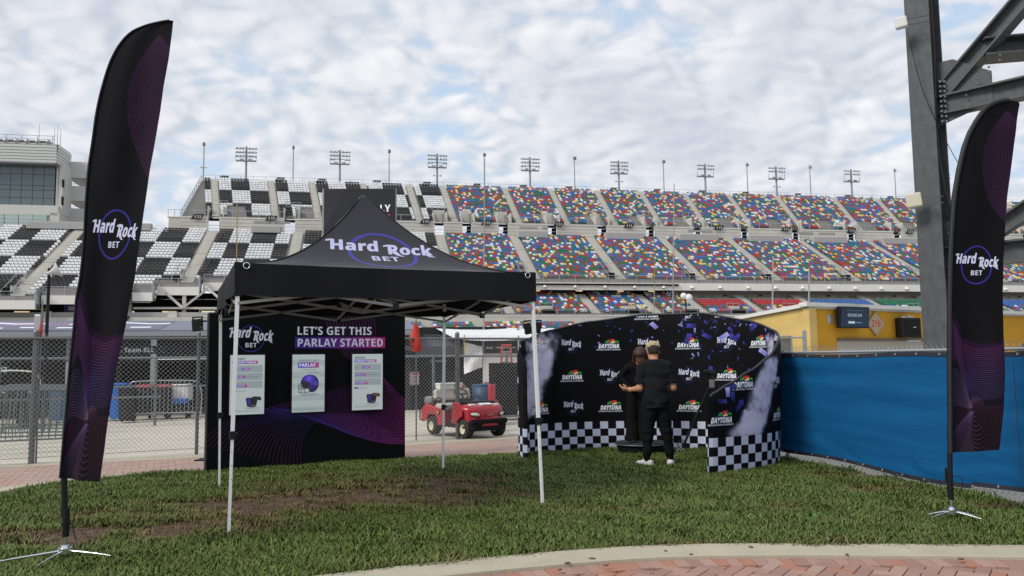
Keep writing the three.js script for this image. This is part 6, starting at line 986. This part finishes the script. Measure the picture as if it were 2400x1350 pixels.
  { const p = plaque('side_sticker', 0.1, 0.1, print(64, 64, (c) => { c.fillStyle = '#3b3a22'; c.fillRect(0, 0, 64, 64); c.fillStyle = '#c2b63c'; c.beginPath(); c.arc(32, 32, 24, 0, 7); c.fill(); c.fillStyle = '#2d2c1c'; c.font = 'bold 30px sans-serif'; c.fillText('G', 21, 43); }), [-0.556, 0.55, -0.3], Math.PI / 2, t); }
  t.scale.setScalar(0.88);
  const c = V(-0.06, 1.13, -0.6).multiplyScalar(0.88).applyAxisAngle(V(0, 1, 0), 0.64).add(t.position), k = thing('cooler_box', 'white cooler box resting on top of the golf cart seat back', 'cooler', c.toArray(), 0.64);
  part('tub', rbox(0.56, 0.1, 0.2, 0.02, 0, -0.005, 0), M.whitePaint, k); part('lid', rbox(0.58, 0.04, 0.22, 0.015, 0, 0.06, 0), M.whitePaint, k); part('latch', box(0.05, 0.05, 0.01, 0.1, 0.02, 0.11), grey, k);
  const q = V(0.32, 1.06, -0.72).multiplyScalar(0.88).applyAxisAngle(V(0, 1, 0), 0.64).add(t.position), hh = thing('red_helmet', 'round red helmet lying behind the golf cart seat', 'helmet', q.toArray(), 0.64);
  part('shell', place(new THREE.SphereGeometry(0.13, 18, 12).scale(1, 0.85, 1.15), 0, 0.02, 0), red, hh); part('visor', place(new THREE.SphereGeometry(0.1, 14, 8).scale(1, 0.5, 0.8), 0, 0.0, 0.09), M.black, hh);
  const b = at(1134, 955, 19.5), bb = thing('blue_drum', 'blue drum standing behind the golf cart steering wheel', 'drum', [b.x, 0, b.z]);
  part('drum', lathe([[0, 0], [0.28, 0], [0.28, 0.3], [0.295, 0.32], [0.28, 0.34], [0.28, 0.64], [0.295, 0.66], [0.28, 0.68], [0.28, 0.95], [0, 0.95]], 24), mat(lin('#1b4162'), 0.5), bb); part('rim', place(new THREE.TorusGeometry(0.28, 0.014, 6, 28), 0, 0.95, 0, Math.PI / 2), mat(lin('#24547c'), 0.5), bb);
  const e = at(1152, 955, 19.2), ee = thing('red_jerrycan', 'red fuel can standing between the blue drum and the black panel', 'fuel can', [e.x, 0.5, e.z], 0.2);
  part('can', rbox(0.16, 0.42, 0.26, 0.03, 0, 0.25, 0), mat(lin('#b02a38'), 0.5), ee); part('cap', cyl(0.03, 0.03, 0.06, 0, 0.49, 0.07), M.black, ee); part('crate', rbox(0.3, 0.5, 0.36, 0.01, 0, -0.25, 0), M.blackMatt, ee);
}

// ---------------------------------------------------------------- turntable platform and camera arm
{
  const c = ground(1503, 1064), t = thing('turntable_platform', 'low round black turntable platform the woman stands on', 'platform', [c.x, 0, c.z]);
  part('base', lathe([[0, 0.0], [0.34, 0], [0.36, 0.02], [0.385, 0.13], [0.37, 0.14], [0, 0.14]], 40), M.black, t);
  part('deck', lathe([[0, 0.195], [0.41, 0.195], [0.425, 0.185], [0.425, 0.165], [0.4, 0.155], [0, 0.155]], 48), mat(new THREE.Color(0.016, 0.016, 0.018), 0.45), t);
  part('rim_light', place(new THREE.TorusGeometry(0.428, 0.006, 6, 64), 0, 0.172, 0, Math.PI / 2), M.galvDark, t);
  plaque('deck_lettering', 0.44, 0.07, label(256, 48, 'HARD ROCK', 34, '#9a9ca8', '#0d0d10'), [0, 0, 0], 0, t).geometry.rotateX(-Math.PI / 2).translate(-0.02, 0.188, 0.3);
  const P = (px, py, z) => at(px, py, z).sub(V(c.x, 0, c.z)), a = thing('camera_boom', 'thin black spinning arm holding a camera beside the platform', 'camera arm', [c.x, 0, c.z]);
  const zf = -c.z, e = P(1592, 1068, zf), up = P(1668, 895, zf - 0.25);
  part('boom', [rod(V(0.3, 0.07, 0), e, 0.022, 8), tube([e, e.clone().add(V(0.03, 0.02, 0)), e.clone().lerp(up, 0.15), up], 0.02, 30, 8)], M.black, a);
  part('joint', [cyl(0.045, 0.045, 0.07, e.x, e.y + 0.01, e.z, Math.PI / 2), box(0.12, 0.05, 0.06, e.x - 0.02, 0.04, e.z)], M.black, a);
  part('knob', Array.from({ length: 5 }, (_, i) => place(new THREE.SphereGeometry(0.02, 8, 6), e.x - 0.04 + i * 0.03, 0.05 + 0.02 * (i % 2), e.z + 0.05)), M.galvDark, a);
  part('loose_strap', [tube([e.clone().add(V(0.02, 0.1, 0.03)), e.clone().add(V(-0.03, 0.2, 0.05)), e.clone().add(V(0.05, 0.26, 0.04)), e.clone().add(V(0.05, 0.1, 0.04))], 0.006, 24, 5), tube([e.clone().add(V(0.04, 0.05, 0.03)), e.clone().add(V(0.12, 0.16, 0.05)), e.clone().add(V(0.07, 0.24, 0.04))], 0.006, 20, 5)], M.black, a);
  part('tablet', [rbox(0.1, 0.24, 0.03, 0.01, up.x, up.y + 0.03, up.z, 0, -0.5, 0.12), rbox(0.2, 0.07, 0.06, 0.01, up.x - 0.02, up.y + 0.16, up.z, 0, -0.4)], M.black, a);
  part('camera_body', [rbox(0.09, 0.13, 0.05, 0.01, up.x + 0.0, up.y - 0.03, up.z + 0.03, 0, -0.5)], mat(new THREE.Color(0.12, 0.12, 0.115), 0.6), a); part('lens', cyl(0.03, 0.026, 0.05, up.x - 0.1, up.y + 0.16, up.z + 0.04, Math.PI / 2), M.black, a);
}
// two stage spotlights on a stand behind the backdrop's left end, one more on the wall's left
for (const [txt, list, depth, px] of [['pair of black stage spotlights on a thin stand behind the photo backdrop', [[1237, 770, 0.18], [1259, 768, -0.05]], 14.2, 1250], ['black stage spotlight on a stand at the end of the display wall', [[463, 762, 0.05]], 12.9, 489]]) {
  const b = at(px, 900, depth), t = thing('stage_light', txt, 'spotlight', [b.x, 0, b.z]);
  part('stand', [cyl(0.016, 0.016, 2.1, 0, 1.05, 0), rod(V(0, 2.1, 0), V(0, 2.24, 0), 0.02), rod(V(-0.16, 2.24, 0), V(0.14, 2.25, 0), 0.014), ...(list.length > 1 ? [rod(V(0, 0.35, 0), V(0.3, 0.01, 0.2), 0.012), rod(V(0, 0.35, 0), V(-0.3, 0.01, 0.2), 0.012), rod(V(0, 0.35, 0), V(0, 0.01, -0.35), 0.012)] : [box(0.3, 0.02, 0.3, 0, 0.01, 0)])], M.black, t);
  for (const [x, y, tilt] of list) { const p = at(x, y, depth - 0.05).sub(V(b.x, 0, b.z)); part('lamp_housing', rbox(0.13, 0.2, 0.16, 0.015, p.x, p.y, p.z, 0.1, 0, tilt), M.black, t); part('fin', Array.from({ length: 5 }, (_, i) => box(0.136, 0.008, 0.14, p.x, p.y - 0.07 + i * 0.035, p.z, 0.1, 0, tilt)), M.galvDark, t); part('yoke', [box(0.012, 0.14, 0.04, p.x - 0.075, p.y + 0.06, p.z, 0, 0, tilt), box(0.012, 0.14, 0.04, p.x + 0.075, p.y + 0.06, p.z, 0, 0, tilt), box(0.16, 0.02, 0.04, p.x, p.y + 0.13, p.z, 0, 0, tilt)], M.black, t); }
}
{ const p = ground(1909, 1213, 0.04), t = thing('paper_scrap', 'tiny bright green scrap of paper lying in the grass', 'litter', p.toArray(), 0.5); part('scrap', sheet([[V(-0.012, 0, 0), V(0.02, 0.006, 0.004)], [V(-0.006, 0.03, -0.01), V(0.008, 0.036, -0.008)]]), mat(lin('#3fd08a'), 0.6), t); }
{ const r = rng(77), list = []; for (const [px, py] of [[1330, 1320], [1388, 1310], [1560, 1292], [1760, 1283], [1985, 1300], [2252, 1311], [1312, 1336], [1420, 1326], [1620, 1300]]) { const p = ground(px, py, 0.03); const g = new THREE.SphereGeometry(0.02 + 0.014 * r(), 6, 4); g.scale(1, 0.25, 0.6); list.push(place(g, p.x, p.y + 0.004, p.z, 0, r() * 6, 0)); } const o = part('dry_leaves', list, mat(new THREE.Color(0.14, 0.09, 0.05), 0.9)); tag(o, 'few dry brown leaf crumbs lying on the front kerb', 'leaves', null, 'stuff'); }

// ---------------------------------------------------------------- people
// distance to tapered capsules joined with a smooth minimum, meshed with surface nets
function cap(a, b, r0, r1, k = {}) { return { a: V(...a), b: V(...b), r0, r1, ...k }; }
function fieldOf(caps, blend = 0.03) {
  return (x, y, z) => {
    let m = 1e9;
    for (const c of caps) {
      const kz = c.kz ?? 1, kx = c.kx ?? 1, bx = (c.b.x - c.a.x) * kx, by = c.b.y - c.a.y, bz = (c.b.z - c.a.z) * kz, px = (x - c.a.x) * kx, py = y - c.a.y, pz = (z - c.a.z) * kz;
      const l2 = bx * bx + by * by + bz * bz, h = l2 ? clamp((px * bx + py * by + pz * bz) / l2, 0, 1) : 0, d = Math.hypot(px - bx * h, py - by * h, pz - bz * h) - (c.r0 + (c.r1 - c.r0) * h), q = c.blend ?? blend;
      const t = clamp(0.5 + 0.5 * (m - d) / q, 0, 1); m = m + (d - m) * t - q * t * (1 - t);
    }
    return m;
  };
}
function nets(f, lo, hi, cell) {
  const n = [0, 1, 2].map((i) => Math.ceil((hi[i] - lo[i]) / cell) + 1), [nx, ny, nz] = n, g = new Float32Array(nx * ny * nz), id = new Int32Array(nx * ny * nz).fill(-1), pos = [], idx = [], at3 = (x, y, z) => (z * ny + y) * nx + x;
  for (let z = 0; z < nz; z++) for (let y = 0; y < ny; y++) for (let x = 0; x < nx; x++) g[at3(x, y, z)] = f(lo[0] + x * cell, lo[1] + y * cell, lo[2] + z * cell);
  for (let z = 0; z < nz - 1; z++) for (let y = 0; y < ny - 1; y++) for (let x = 0; x < nx - 1; x++) {
    let sx = 0, sy = 0, sz = 0, c = 0;
    const e = (x0, y0, z0, x1, y1, z1) => { const a = g[at3(x + x0, y + y0, z + z0)], b = g[at3(x + x1, y + y1, z + z1)]; if ((a < 0) !== (b < 0)) { const k = a / (a - b); sx += x0 + (x1 - x0) * k; sy += y0 + (y1 - y0) * k; sz += z0 + (z1 - z0) * k; c++; } };
    e(0, 0, 0, 1, 0, 0); e(0, 1, 0, 1, 1, 0); e(0, 0, 1, 1, 0, 1); e(0, 1, 1, 1, 1, 1); e(0, 0, 0, 0, 1, 0); e(1, 0, 0, 1, 1, 0); e(0, 0, 1, 0, 1, 1); e(1, 0, 1, 1, 1, 1); e(0, 0, 0, 0, 0, 1); e(1, 0, 0, 1, 0, 1); e(0, 1, 0, 0, 1, 1); e(1, 1, 0, 1, 1, 1);
    if (c) { id[at3(x, y, z)] = pos.length / 3; pos.push(lo[0] + (x + sx / c) * cell, lo[1] + (y + sy / c) * cell, lo[2] + (z + sz / c) * cell); }
  }
  const quad = (a, b, c, d, flip) => { if (a < 0 || b < 0 || c < 0 || d < 0) return; flip ? idx.push(a, c, b, a, d, c) : idx.push(a, b, c, a, c, d); };
  for (let z = 1; z < nz - 1; z++) for (let y = 1; y < ny - 1; y++) for (let x = 1; x < nx - 1; x++) {
    const s = g[at3(x, y, z)] < 0;
    if (s !== g[at3(x + 1, y, z)] < 0) quad(id[at3(x, y - 1, z - 1)], id[at3(x, y, z - 1)], id[at3(x, y, z)], id[at3(x, y - 1, z)], !s);
    if (s !== g[at3(x, y + 1, z)] < 0) quad(id[at3(x - 1, y, z - 1)], id[at3(x - 1, y, z)], id[at3(x, y, z)], id[at3(x, y, z - 1)], !s);
    if (s !== g[at3(x, y, z + 1)] < 0) quad(id[at3(x - 1, y - 1, z)], id[at3(x, y - 1, z)], id[at3(x, y, z)], id[at3(x - 1, y, z)], !s);
  }
  const o = new THREE.BufferGeometry(); o.setAttribute('position', new THREE.Float32BufferAttribute(pos, 3)); o.setAttribute('uv', new THREE.Float32BufferAttribute(new Float32Array(pos.length / 3 * 2), 2)); o.setIndex(idx); o.computeVertexNormals(); return o;
}
function hand(wrist, dir, palmUp, side, s = 1, spread = 0.35, curl = 0.5) { // palm, four unequal bent fingers and a thumb from the side
  const d = dir.clone().normalize(), n = palmUp.clone().addScaledVector(d, -palmUp.dot(d)).normalize(), w = V().crossVectors(d, n).multiplyScalar(side), P = (a, b, c) => wrist.clone().addScaledVector(d, a * s).addScaledVector(w, b * s).addScaledVector(n, c * s), A = (p) => [p.x, p.y, p.z], caps = [];
  for (const b of [-0.025, 0, 0.025]) caps.push(cap(A(P(-0.01, b * 0.7, 0)), A(P(0.085, b * 1.15, 0)), 0.02 * s, 0.016 * s, { blend: 0.014 }));
  [[-0.034, 0.06], [-0.012, 0.074], [0.011, 0.07], [0.033, 0.054]].forEach(([b, l], i) => { const sp = spread * (i - 1.5) * 0.35, k0 = P(0.09, b * 1.1, 0), k1 = P(0.09 + l * 0.5, b * 1.1 + sp * l * 0.5, l * 0.5 * curl * 0.5), k2 = P(0.09 + l * (1 - 0.25 * curl), b * 1.1 + sp * l, l * curl * 0.85); caps.push(cap(A(k0), A(k1), 0.0095 * s, 0.009 * s, { blend: 0.006 }), cap(A(k1), A(k2), 0.009 * s, 0.0075 * s, { blend: 0.005 })); });
  const t0 = P(0.02, -0.032, 0.004), t1 = P(0.05, -0.066, 0.014), t2 = P(0.078, -0.08, 0.024); caps.push(cap(A(t0), A(t1), 0.014 * s, 0.0115 * s, { blend: 0.012 }), cap(A(t1), A(t2), 0.011 * s, 0.009 * s, { blend: 0.005 }));
  const lo = wrist.clone().addScalar(-0.2), hi = wrist.clone().addScalar(0.2), box3 = new THREE.Box3(); caps.forEach((c) => { box3.expandByPoint(c.a); box3.expandByPoint(c.b); }); box3.expandByScalar(0.03);
  return nets(fieldOf(caps), box3.min.toArray(), box3.max.toArray(), 0.004);
}
const cloth = (f, amp, fx, fy) => (x, y, z) => f(x, y, z) + amp * (n2(x * fx + z * 3, y * fy) + 0.6 * n2(x * fx * 2 + 7, y * fy * 1.7 + z * 5)) + amp * 0.5 * n2(z * 9, y * fy * 2.3);
function bake(g, inv) { return g; }
const skinTone = (h) => new THREE.MeshPhysicalMaterial({ color: lin(h), roughness: 0.55, side: THREE.DoubleSide, sheen: 0.15 });
const headCaps = (c, yaw, pitch, k = 1) => { // skull, jaw, nose, ears around the centre c, looking along -z before turning
  const e = new THREE.Euler(pitch, yaw, 0, 'YXZ'), P = (x, y, z) => { const v = V(x * k, y * k, z * k).applyEuler(e); return [c[0] + v.x, c[1] + v.y, c[2] + v.z]; };
  return { P, caps: [cap(P(0, 0.035, 0.012), P(0, 0.025, -0.018), 0.083 * k, 0.078 * k), cap(P(0, -0.02, -0.02), P(0, -0.075, -0.05), 0.066 * k, 0.038 * k), cap(P(-0.028, -0.07, -0.03), P(0.028, -0.07, -0.03), 0.042 * k, 0.042 * k), cap(P(0, 0.0, -0.088), P(0, -0.03, -0.108), 0.011 * k, 0.016 * k, { blend: 0.012 }), cap(P(-0.03, -0.012, -0.07), P(0.03, -0.012, -0.07), 0.03 * k, 0.03 * k), cap(P(-0.03, 0.022, -0.082), P(0.03, 0.022, -0.082), 0.014 * k, 0.014 * k), cap(P(-0.018, -0.058, -0.086), P(0.018, -0.058, -0.086), 0.01 * k, 0.01 * k, { blend: 0.01 }), cap(P(-0.082, 0.02, 0.014), P(-0.084, -0.025, 0.01), 0.017 * k, 0.012 * k, { blend: 0.01, kx: 1.5 }), cap(P(0.082, 0.02, 0.014), P(0.084, -0.025, 0.01), 0.017 * k, 0.012 * k, { blend: 0.01, kx: 1.5 })] };
};
const eyes = (P, k, parent) => { const ball = [], iris = []; for (const s of [-1, 1]) { const a = P(s * 0.031, 0.004, -0.088), b = P(s * 0.031, 0.002, -0.0965); ball.push(place(new THREE.SphereGeometry(0.0115 * k, 10, 8), ...a)); iris.push(place(new THREE.SphereGeometry(0.0062 * k, 8, 6), ...b)); } part('eye', ball, mat('#d8d2cc', 0.3), parent); part('iris', iris, mat('#2a1a12', 0.3), parent); };
{ // the man, seen from behind, arms forward
  const g = ground(1541, 1094), t = thing('person', 'person with bleached hair in black T-shirt and trousers, seen from behind', 'person', [g.x, 0, g.z], 0);
  const skin = skinTone('#bd8767'), hd = headCaps([-0.005, 1.64, -0.055], 0.12, -0.3, 1.05);
  const body = [...hd.caps, cap([0, 1.45, -0.0], [-0.002, 1.56, -0.035], 0.064, 0.056),
    cap([-0.06, 1.4, 0], [0.06, 1.4, 0], 0.09, 0.09), cap([0, 1.35, 0], [0, 1.02, 0.01], 0.13, 0.12, { kz: 1.25 }),
    cap([-0.2, 1.4, 0], [-0.225, 1.12, 0.01], 0.06, 0.045), cap([-0.225, 1.12, 0.01], [-0.345, 1.09, -0.15], 0.047, 0.03), cap([0.2, 1.4, 0], [0.255, 1.12, 0.0], 0.06, 0.046), cap([0.255, 1.12, 0], [0.16, 1.09, -0.22], 0.047, 0.03),
    cap([-0.09, 0.95, 0], [-0.12, 0.5, -0.01], 0.095, 0.06), cap([-0.12, 0.5, -0.01], [-0.15, 0.1, 0.03], 0.055, 0.04), cap([0.09, 0.95, 0], [0.14, 0.5, -0.01], 0.095, 0.06), cap([0.14, 0.5, -0.01], [0.185, 0.1, 0.02], 0.055, 0.04)];
  const bodyG = nets(fieldOf(body, 0.03), [-0.42, 0.06, -0.3], [0.36, 1.82, 0.2], 0.013);
  const hl = hand(V(-0.35, 1.09, -0.16), V(-0.62, 0.12, -0.5), V(0.35, 0.75, -0.4), 1, 1.02, 0.9, 0.35), hr = hand(V(0.155, 1.09, -0.225), V(-0.5, 0.05, -0.7), V(0, 1, 0), -1, 1.0, 0.4, 0.7);
  part('body', [bodyG, hl, hr], skin, t);
  const shirt = [cap([-0.11, 1.43, 0.0], [0.11, 1.43, 0.0], 0.092, 0.092), cap([-0.05, 1.475, 0], [0.05, 1.475, 0], 0.075, 0.075), cap([0, 1.36, 0.0], [0.0, 1.12, 0.012], 0.148, 0.142, { kz: 1.22, kx: 0.78 }), cap([0, 1.12, 0.015], [0, 0.8, 0.02], 0.148, 0.165, { kz: 1.12, kx: 0.8 }), cap([-0.185, 1.41, 0], [-0.222, 1.2, 0.008], 0.082, 0.075), cap([0.185, 1.41, 0], [0.242, 1.2, 0.002], 0.082, 0.076), cap([-0.04, 1.5, -0.01], [0.04, 1.5, -0.01], 0.05, 0.05)];
  const sf = cloth(fieldOf(shirt, 0.05), 0.012, 6, 8), slv = (x, y, z) => Math.abs(x) > 0.165 ? 1.185 - y : -1; const shirtF = (x, y, z) => Math.max(sf(x, y, z), 0.84 - y + 0.006 * Math.sin(x * 14), slv(x, y, z), y - 1.532);
  part('t_shirt', nets(shirtF, [-0.36, 0.82, -0.22], [0.38, 1.6, 0.24], 0.0115), mat(new THREE.Color(0.011, 0.0115, 0.014), 0.9, 0, { specularIntensity: 0.3, bumpMap: repeat(T.weave, 30), bumpScale: 0.0004 }), t);
  const pants = [cap([-0.075, 0.93, 0.01], [-0.115, 0.52, 0.0], 0.122, 0.088), cap([-0.115, 0.52, 0.0], [-0.15, 0.12, 0.03], 0.085, 0.05), cap([0.08, 0.93, 0.01], [0.14, 0.52, 0.0], 0.122, 0.088), cap([0.14, 0.52, 0], [0.185, 0.12, 0.02], 0.085, 0.05), cap([-0.06, 0.98, 0.01], [0.06, 0.98, 0.01], 0.12, 0.12), cap([-0.06, 0.9, 0.05], [0.065, 0.9, 0.05], 0.11, 0.11)];
  const pf = cloth(fieldOf(pants, 0.022), 0.013, 7, 8); part('trousers', nets((x, y, z) => Math.max(pf(x, y, z), 0.085 - y, y - 1.02), [-0.28, 0.07, -0.2], [0.32, 1.05, 0.22], 0.0115), mat(new THREE.Color(0.006, 0.0065, 0.008), 0.9, 0, { specularIntensity: 0.25, bumpMap: repeat(T.weave, 30), bumpScale: 0.0004 }), t);
  const shoe = (x, z, yaw) => { const e = new THREE.Euler(0, yaw, 0), P = (a, b, c) => { const v = V(a, b, c).applyEuler(e); return [x + v.x, v.y, z + v.z]; }; const f = fieldOf([cap(P(0, 0.05, 0.06), P(0, 0.045, -0.13), 0.043, 0.036), cap(P(0, 0.07, 0.06), P(0, 0.055, -0.05), 0.046, 0.042), cap(P(0, 0.03, 0.07), P(0, 0.028, -0.16), 0.038, 0.036)], 0.03); return nets((a, b, c) => Math.max(f(a, b, c), 0.004 - b, b - 0.105), [x - 0.22, -0.01, z - 0.22], [x + 0.22, 0.13, z + 0.2], 0.008); };
  for (const [x, z, yaw] of [[-0.155, 0.0, 0.75], [0.195, -0.01, -0.3]]) { const s = part('shoe', shoe(x, z, yaw), mat(lin('#d9d9da'), 0.6), t); part('sole', nets(((f) => (a, b, c) => Math.max(f(a, b, c), b - 0.022, 0.001 - b))(fieldOf([cap([x + Math.sin(yaw) * 0.085, 0.02, z + Math.cos(yaw) * 0.085], [x - Math.sin(yaw) * 0.15, 0.02, z - Math.cos(yaw) * 0.15], 0.047, 0.042)], 0.02)), [x - 0.24, -0.01, z - 0.24], [x + 0.24, 0.05, z + 0.24], 0.009), mat(lin('#c9c9c6'), 0.7), s); }
  const hp = hd.P, hairC = [cap(hp(0, 0.068, 0.022), hp(0, 0.068, -0.045), 0.08, 0.07), cap(hp(-0.035, 0.075, 0.02), hp(0.035, 0.075, 0.02), 0.062, 0.062)], fadeC = [cap(hp(0, 0.03, 0.02), hp(0, 0.03, -0.01), 0.0905, 0.086), cap(hp(0, -0.02, 0.042), hp(0, 0.02, 0.035), 0.062, 0.072)];
  const hf = fieldOf(hairC, 0.03), ff = fieldOf(fadeC, 0.03), cut = (x, y, z) => { const q = V(x + 0.005, y - 1.64, z + 0.055).applyEuler(new THREE.Euler(0.3, -0.12, 0, 'XYZ')); return q; };
  part('hair', nets((x, y, z) => { const q = cut(x, y, z); return Math.max(hf(x, y, z) + 0.011 * n2(x * 70, y * 70 + z * 60) + 0.006 * n2(x * 150 + 3, z * 150 + y * 90), 0.052 - q.y + 0.008 * n2(x * 60, z * 60)); }, [-0.16, 1.55, -0.24], [0.15, 1.86, 0.12], 0.0065), mat(lin('#b3a27c'), 0.8), t, 'short bleached hair on top');
  part('hair_fade', nets((x, y, z) => { const q = cut(x, y, z); return Math.max(ff(x, y, z), -0.045 - q.y, q.z - 0.2, -q.z - 0.03, q.y - 0.09); }, [-0.16, 1.5, -0.24], [0.15, 1.82, 0.12], 0.0075), mat(lin('#2a221d'), 0.85), t, 'dark faded hair at the sides and neck');
  eyes(hp, 1.05, t); part('bracelet', place(new THREE.TorusGeometry(0.034, 0.005, 6, 20), -0.338, 1.09, -0.145, 0.2, 0.9), mat(lin('#c9c2bc'), 0.4, 0.5), t);
}
{ // the woman on the platform, bent forward, head bowed
  const c = ground(1503, 1064), t = thing('person', 'person with long brown hair in black, head bowed, standing on the platform', 'person', [c.x - 0.05, 0.195, c.z + 0.02], 0);
  const skin = skinTone('#9a6a4e'), hd = headCaps([0.04, 1.4, 0.2], Math.PI - 0.25, -0.75, 0.97);
  const body = [...hd.caps, cap([0.02, 1.24, 0.1], [0.035, 1.34, 0.17], 0.05, 0.047), cap([-0.09, 1.2, 0.08], [0.12, 1.2, 0.08], 0.08, 0.08), cap([0.01, 1.16, 0.07], [0, 0.92, 0], 0.1, 0.1, { kz: 1.2 }),
    cap([-0.15, 1.2, 0.08], [-0.27, 1.06, 0.04], 0.045, 0.036), cap([-0.27, 1.06, 0.04], [-0.13, 0.87, 0.16], 0.036, 0.024), cap([0.17, 1.2, 0.08], [0.22, 0.98, 0.06], 0.045, 0.036), cap([0.22, 0.98, 0.06], [0.12, 0.87, 0.2], 0.036, 0.024),
    cap([-0.06, 0.86, 0], [-0.075, 0.45, 0], 0.08, 0.055), cap([-0.075, 0.45, 0], [-0.08, 0.08, -0.01], 0.05, 0.036), cap([0.07, 0.86, 0], [0.08, 0.45, 0], 0.08, 0.055), cap([0.08, 0.45, 0], [0.09, 0.08, -0.01], 0.05, 0.036)];
  const bodyG = nets(fieldOf(body, 0.028), [-0.34, 0.03, -0.16], [0.32, 1.58, 0.4], 0.013);
  part('body', [bodyG, hand(V(-0.125, 0.868, 0.165), V(0.6, -0.25, 0.6), V(0, 1, 0.3), -1, 0.9, 0.4, 0.5), hand(V(0.115, 0.868, 0.205), V(-0.6, -0.1, 0.45), V(0, 1, 0.2), 1, 0.9, 0.4, 0.6)], skin, t);
  const top = [cap([-0.09, 1.21, 0.08], [0.11, 1.21, 0.08], 0.083, 0.083), cap([0.01, 1.16, 0.07], [0, 0.86, 0.0], 0.122, 0.122, { kz: 1.15, kx: 0.88 }), cap([-0.15, 1.2, 0.08], [-0.27, 1.06, 0.04], 0.06, 0.052), cap([-0.27, 1.06, 0.04], [-0.16, 0.91, 0.135], 0.052, 0.04), cap([0.17, 1.2, 0.08], [0.22, 0.98, 0.06], 0.06, 0.052), cap([0.22, 0.98, 0.06], [0.15, 0.9, 0.155], 0.052, 0.04)];
  const tf = cloth(fieldOf(top, 0.03), 0.006, 6, 7); part('long_sleeve_top', nets((x, y, z) => Math.max(tf(x, y, z), 0.78 - y), [-0.36, 0.76, -0.18], [0.32, 1.34, 0.32], 0.0125), mat(new THREE.Color(0.006, 0.006, 0.007), 0.9, 0, { specularIntensity: 0.25 }), t);
  const pants = [cap([-0.055, 0.84, 0], [-0.08, 0.45, 0], 0.115, 0.1), cap([-0.08, 0.45, 0], [-0.095, 0.0, 0], 0.1, 0.115), cap([0.06, 0.84, 0], [0.085, 0.45, 0], 0.115, 0.1), cap([0.085, 0.45, 0], [0.1, 0.0, 0], 0.1, 0.115)];
  const pf = cloth(fieldOf(pants, 0.02), 0.008, 9, 3); part('wide_trousers', nets((x, y, z) => Math.max(pf(x, y, z), 0.025 - y, y - 0.9), [-0.26, 0.01, -0.16], [0.27, 0.94, 0.18], 0.0125), mat(new THREE.Color(0.006, 0.006, 0.007), 0.9, 0, { specularIntensity: 0.25 }), t);
  const toe = fieldOf([cap([-0.09, 0.025, 0.02], [-0.1, 0.02, 0.15], 0.034, 0.03), cap([0.1, 0.025, 0.02], [0.11, 0.02, 0.15], 0.034, 0.03)], 0.01); part('shoe', nets((x, y, z) => Math.max(toe(x, y, z), 0.001 - y), [-0.16, -0.01, -0.05], [0.18, 0.08, 0.2], 0.01), M.black, t);
  const hp = hd.P, hc = [cap(hp(0, 0.055, 0.03), hp(0, 0.055, -0.03), 0.088, 0.08), cap(hp(-0.075, 0.03, 0.02), hp(-0.1, -0.14, 0.0), 0.045, 0.05), cap(hp(0.075, 0.03, 0.02), hp(0.1, -0.14, 0.0), 0.045, 0.05), cap(hp(-0.08, -0.12, 0.0), hp(-0.09, -0.24, 0.03), 0.045, 0.02), cap(hp(0.08, -0.12, 0.0), hp(0.09, -0.24, 0.03), 0.045, 0.02), cap(hp(0, 0.02, 0.06), hp(0, -0.18, 0.09), 0.07, 0.05)];
  const hf = fieldOf(hc, 0.025), e = new THREE.Euler(-0.75, Math.PI - 0.25, 0, 'YXZ'), inv = new THREE.Quaternion().setFromEuler(e).invert();
  part('hair', nets((x, y, z) => { const q = V(x - 0.04, y - 1.4, z - 0.2).applyQuaternion(inv), face = Math.hypot(q.x * 1.35, (q.y + 0.025) * 0.95, (q.z + 0.12) * 0.9) - 0.082; return Math.max(hf(x, y, z) + 0.006 * n2(q.x * 90, q.y * 9) + 0.004 * n2(q.x * 160 + 5, q.y * 14 + q.z * 40), -face); }, [-0.22, 1.05, -0.06], [0.3, 1.6, 0.46], 0.0075), mat(lin('#3a241a'), 0.6), t);
  eyes(hp, 0.97, t); part('mouth', place(new THREE.SphereGeometry(0.014, 8, 6).scale(1.5, 0.5, 0.6), ...hp(0, -0.056, -0.095)), mat(lin('#7d3f38'), 0.5), t);
}
renderer.render(scene, camera);
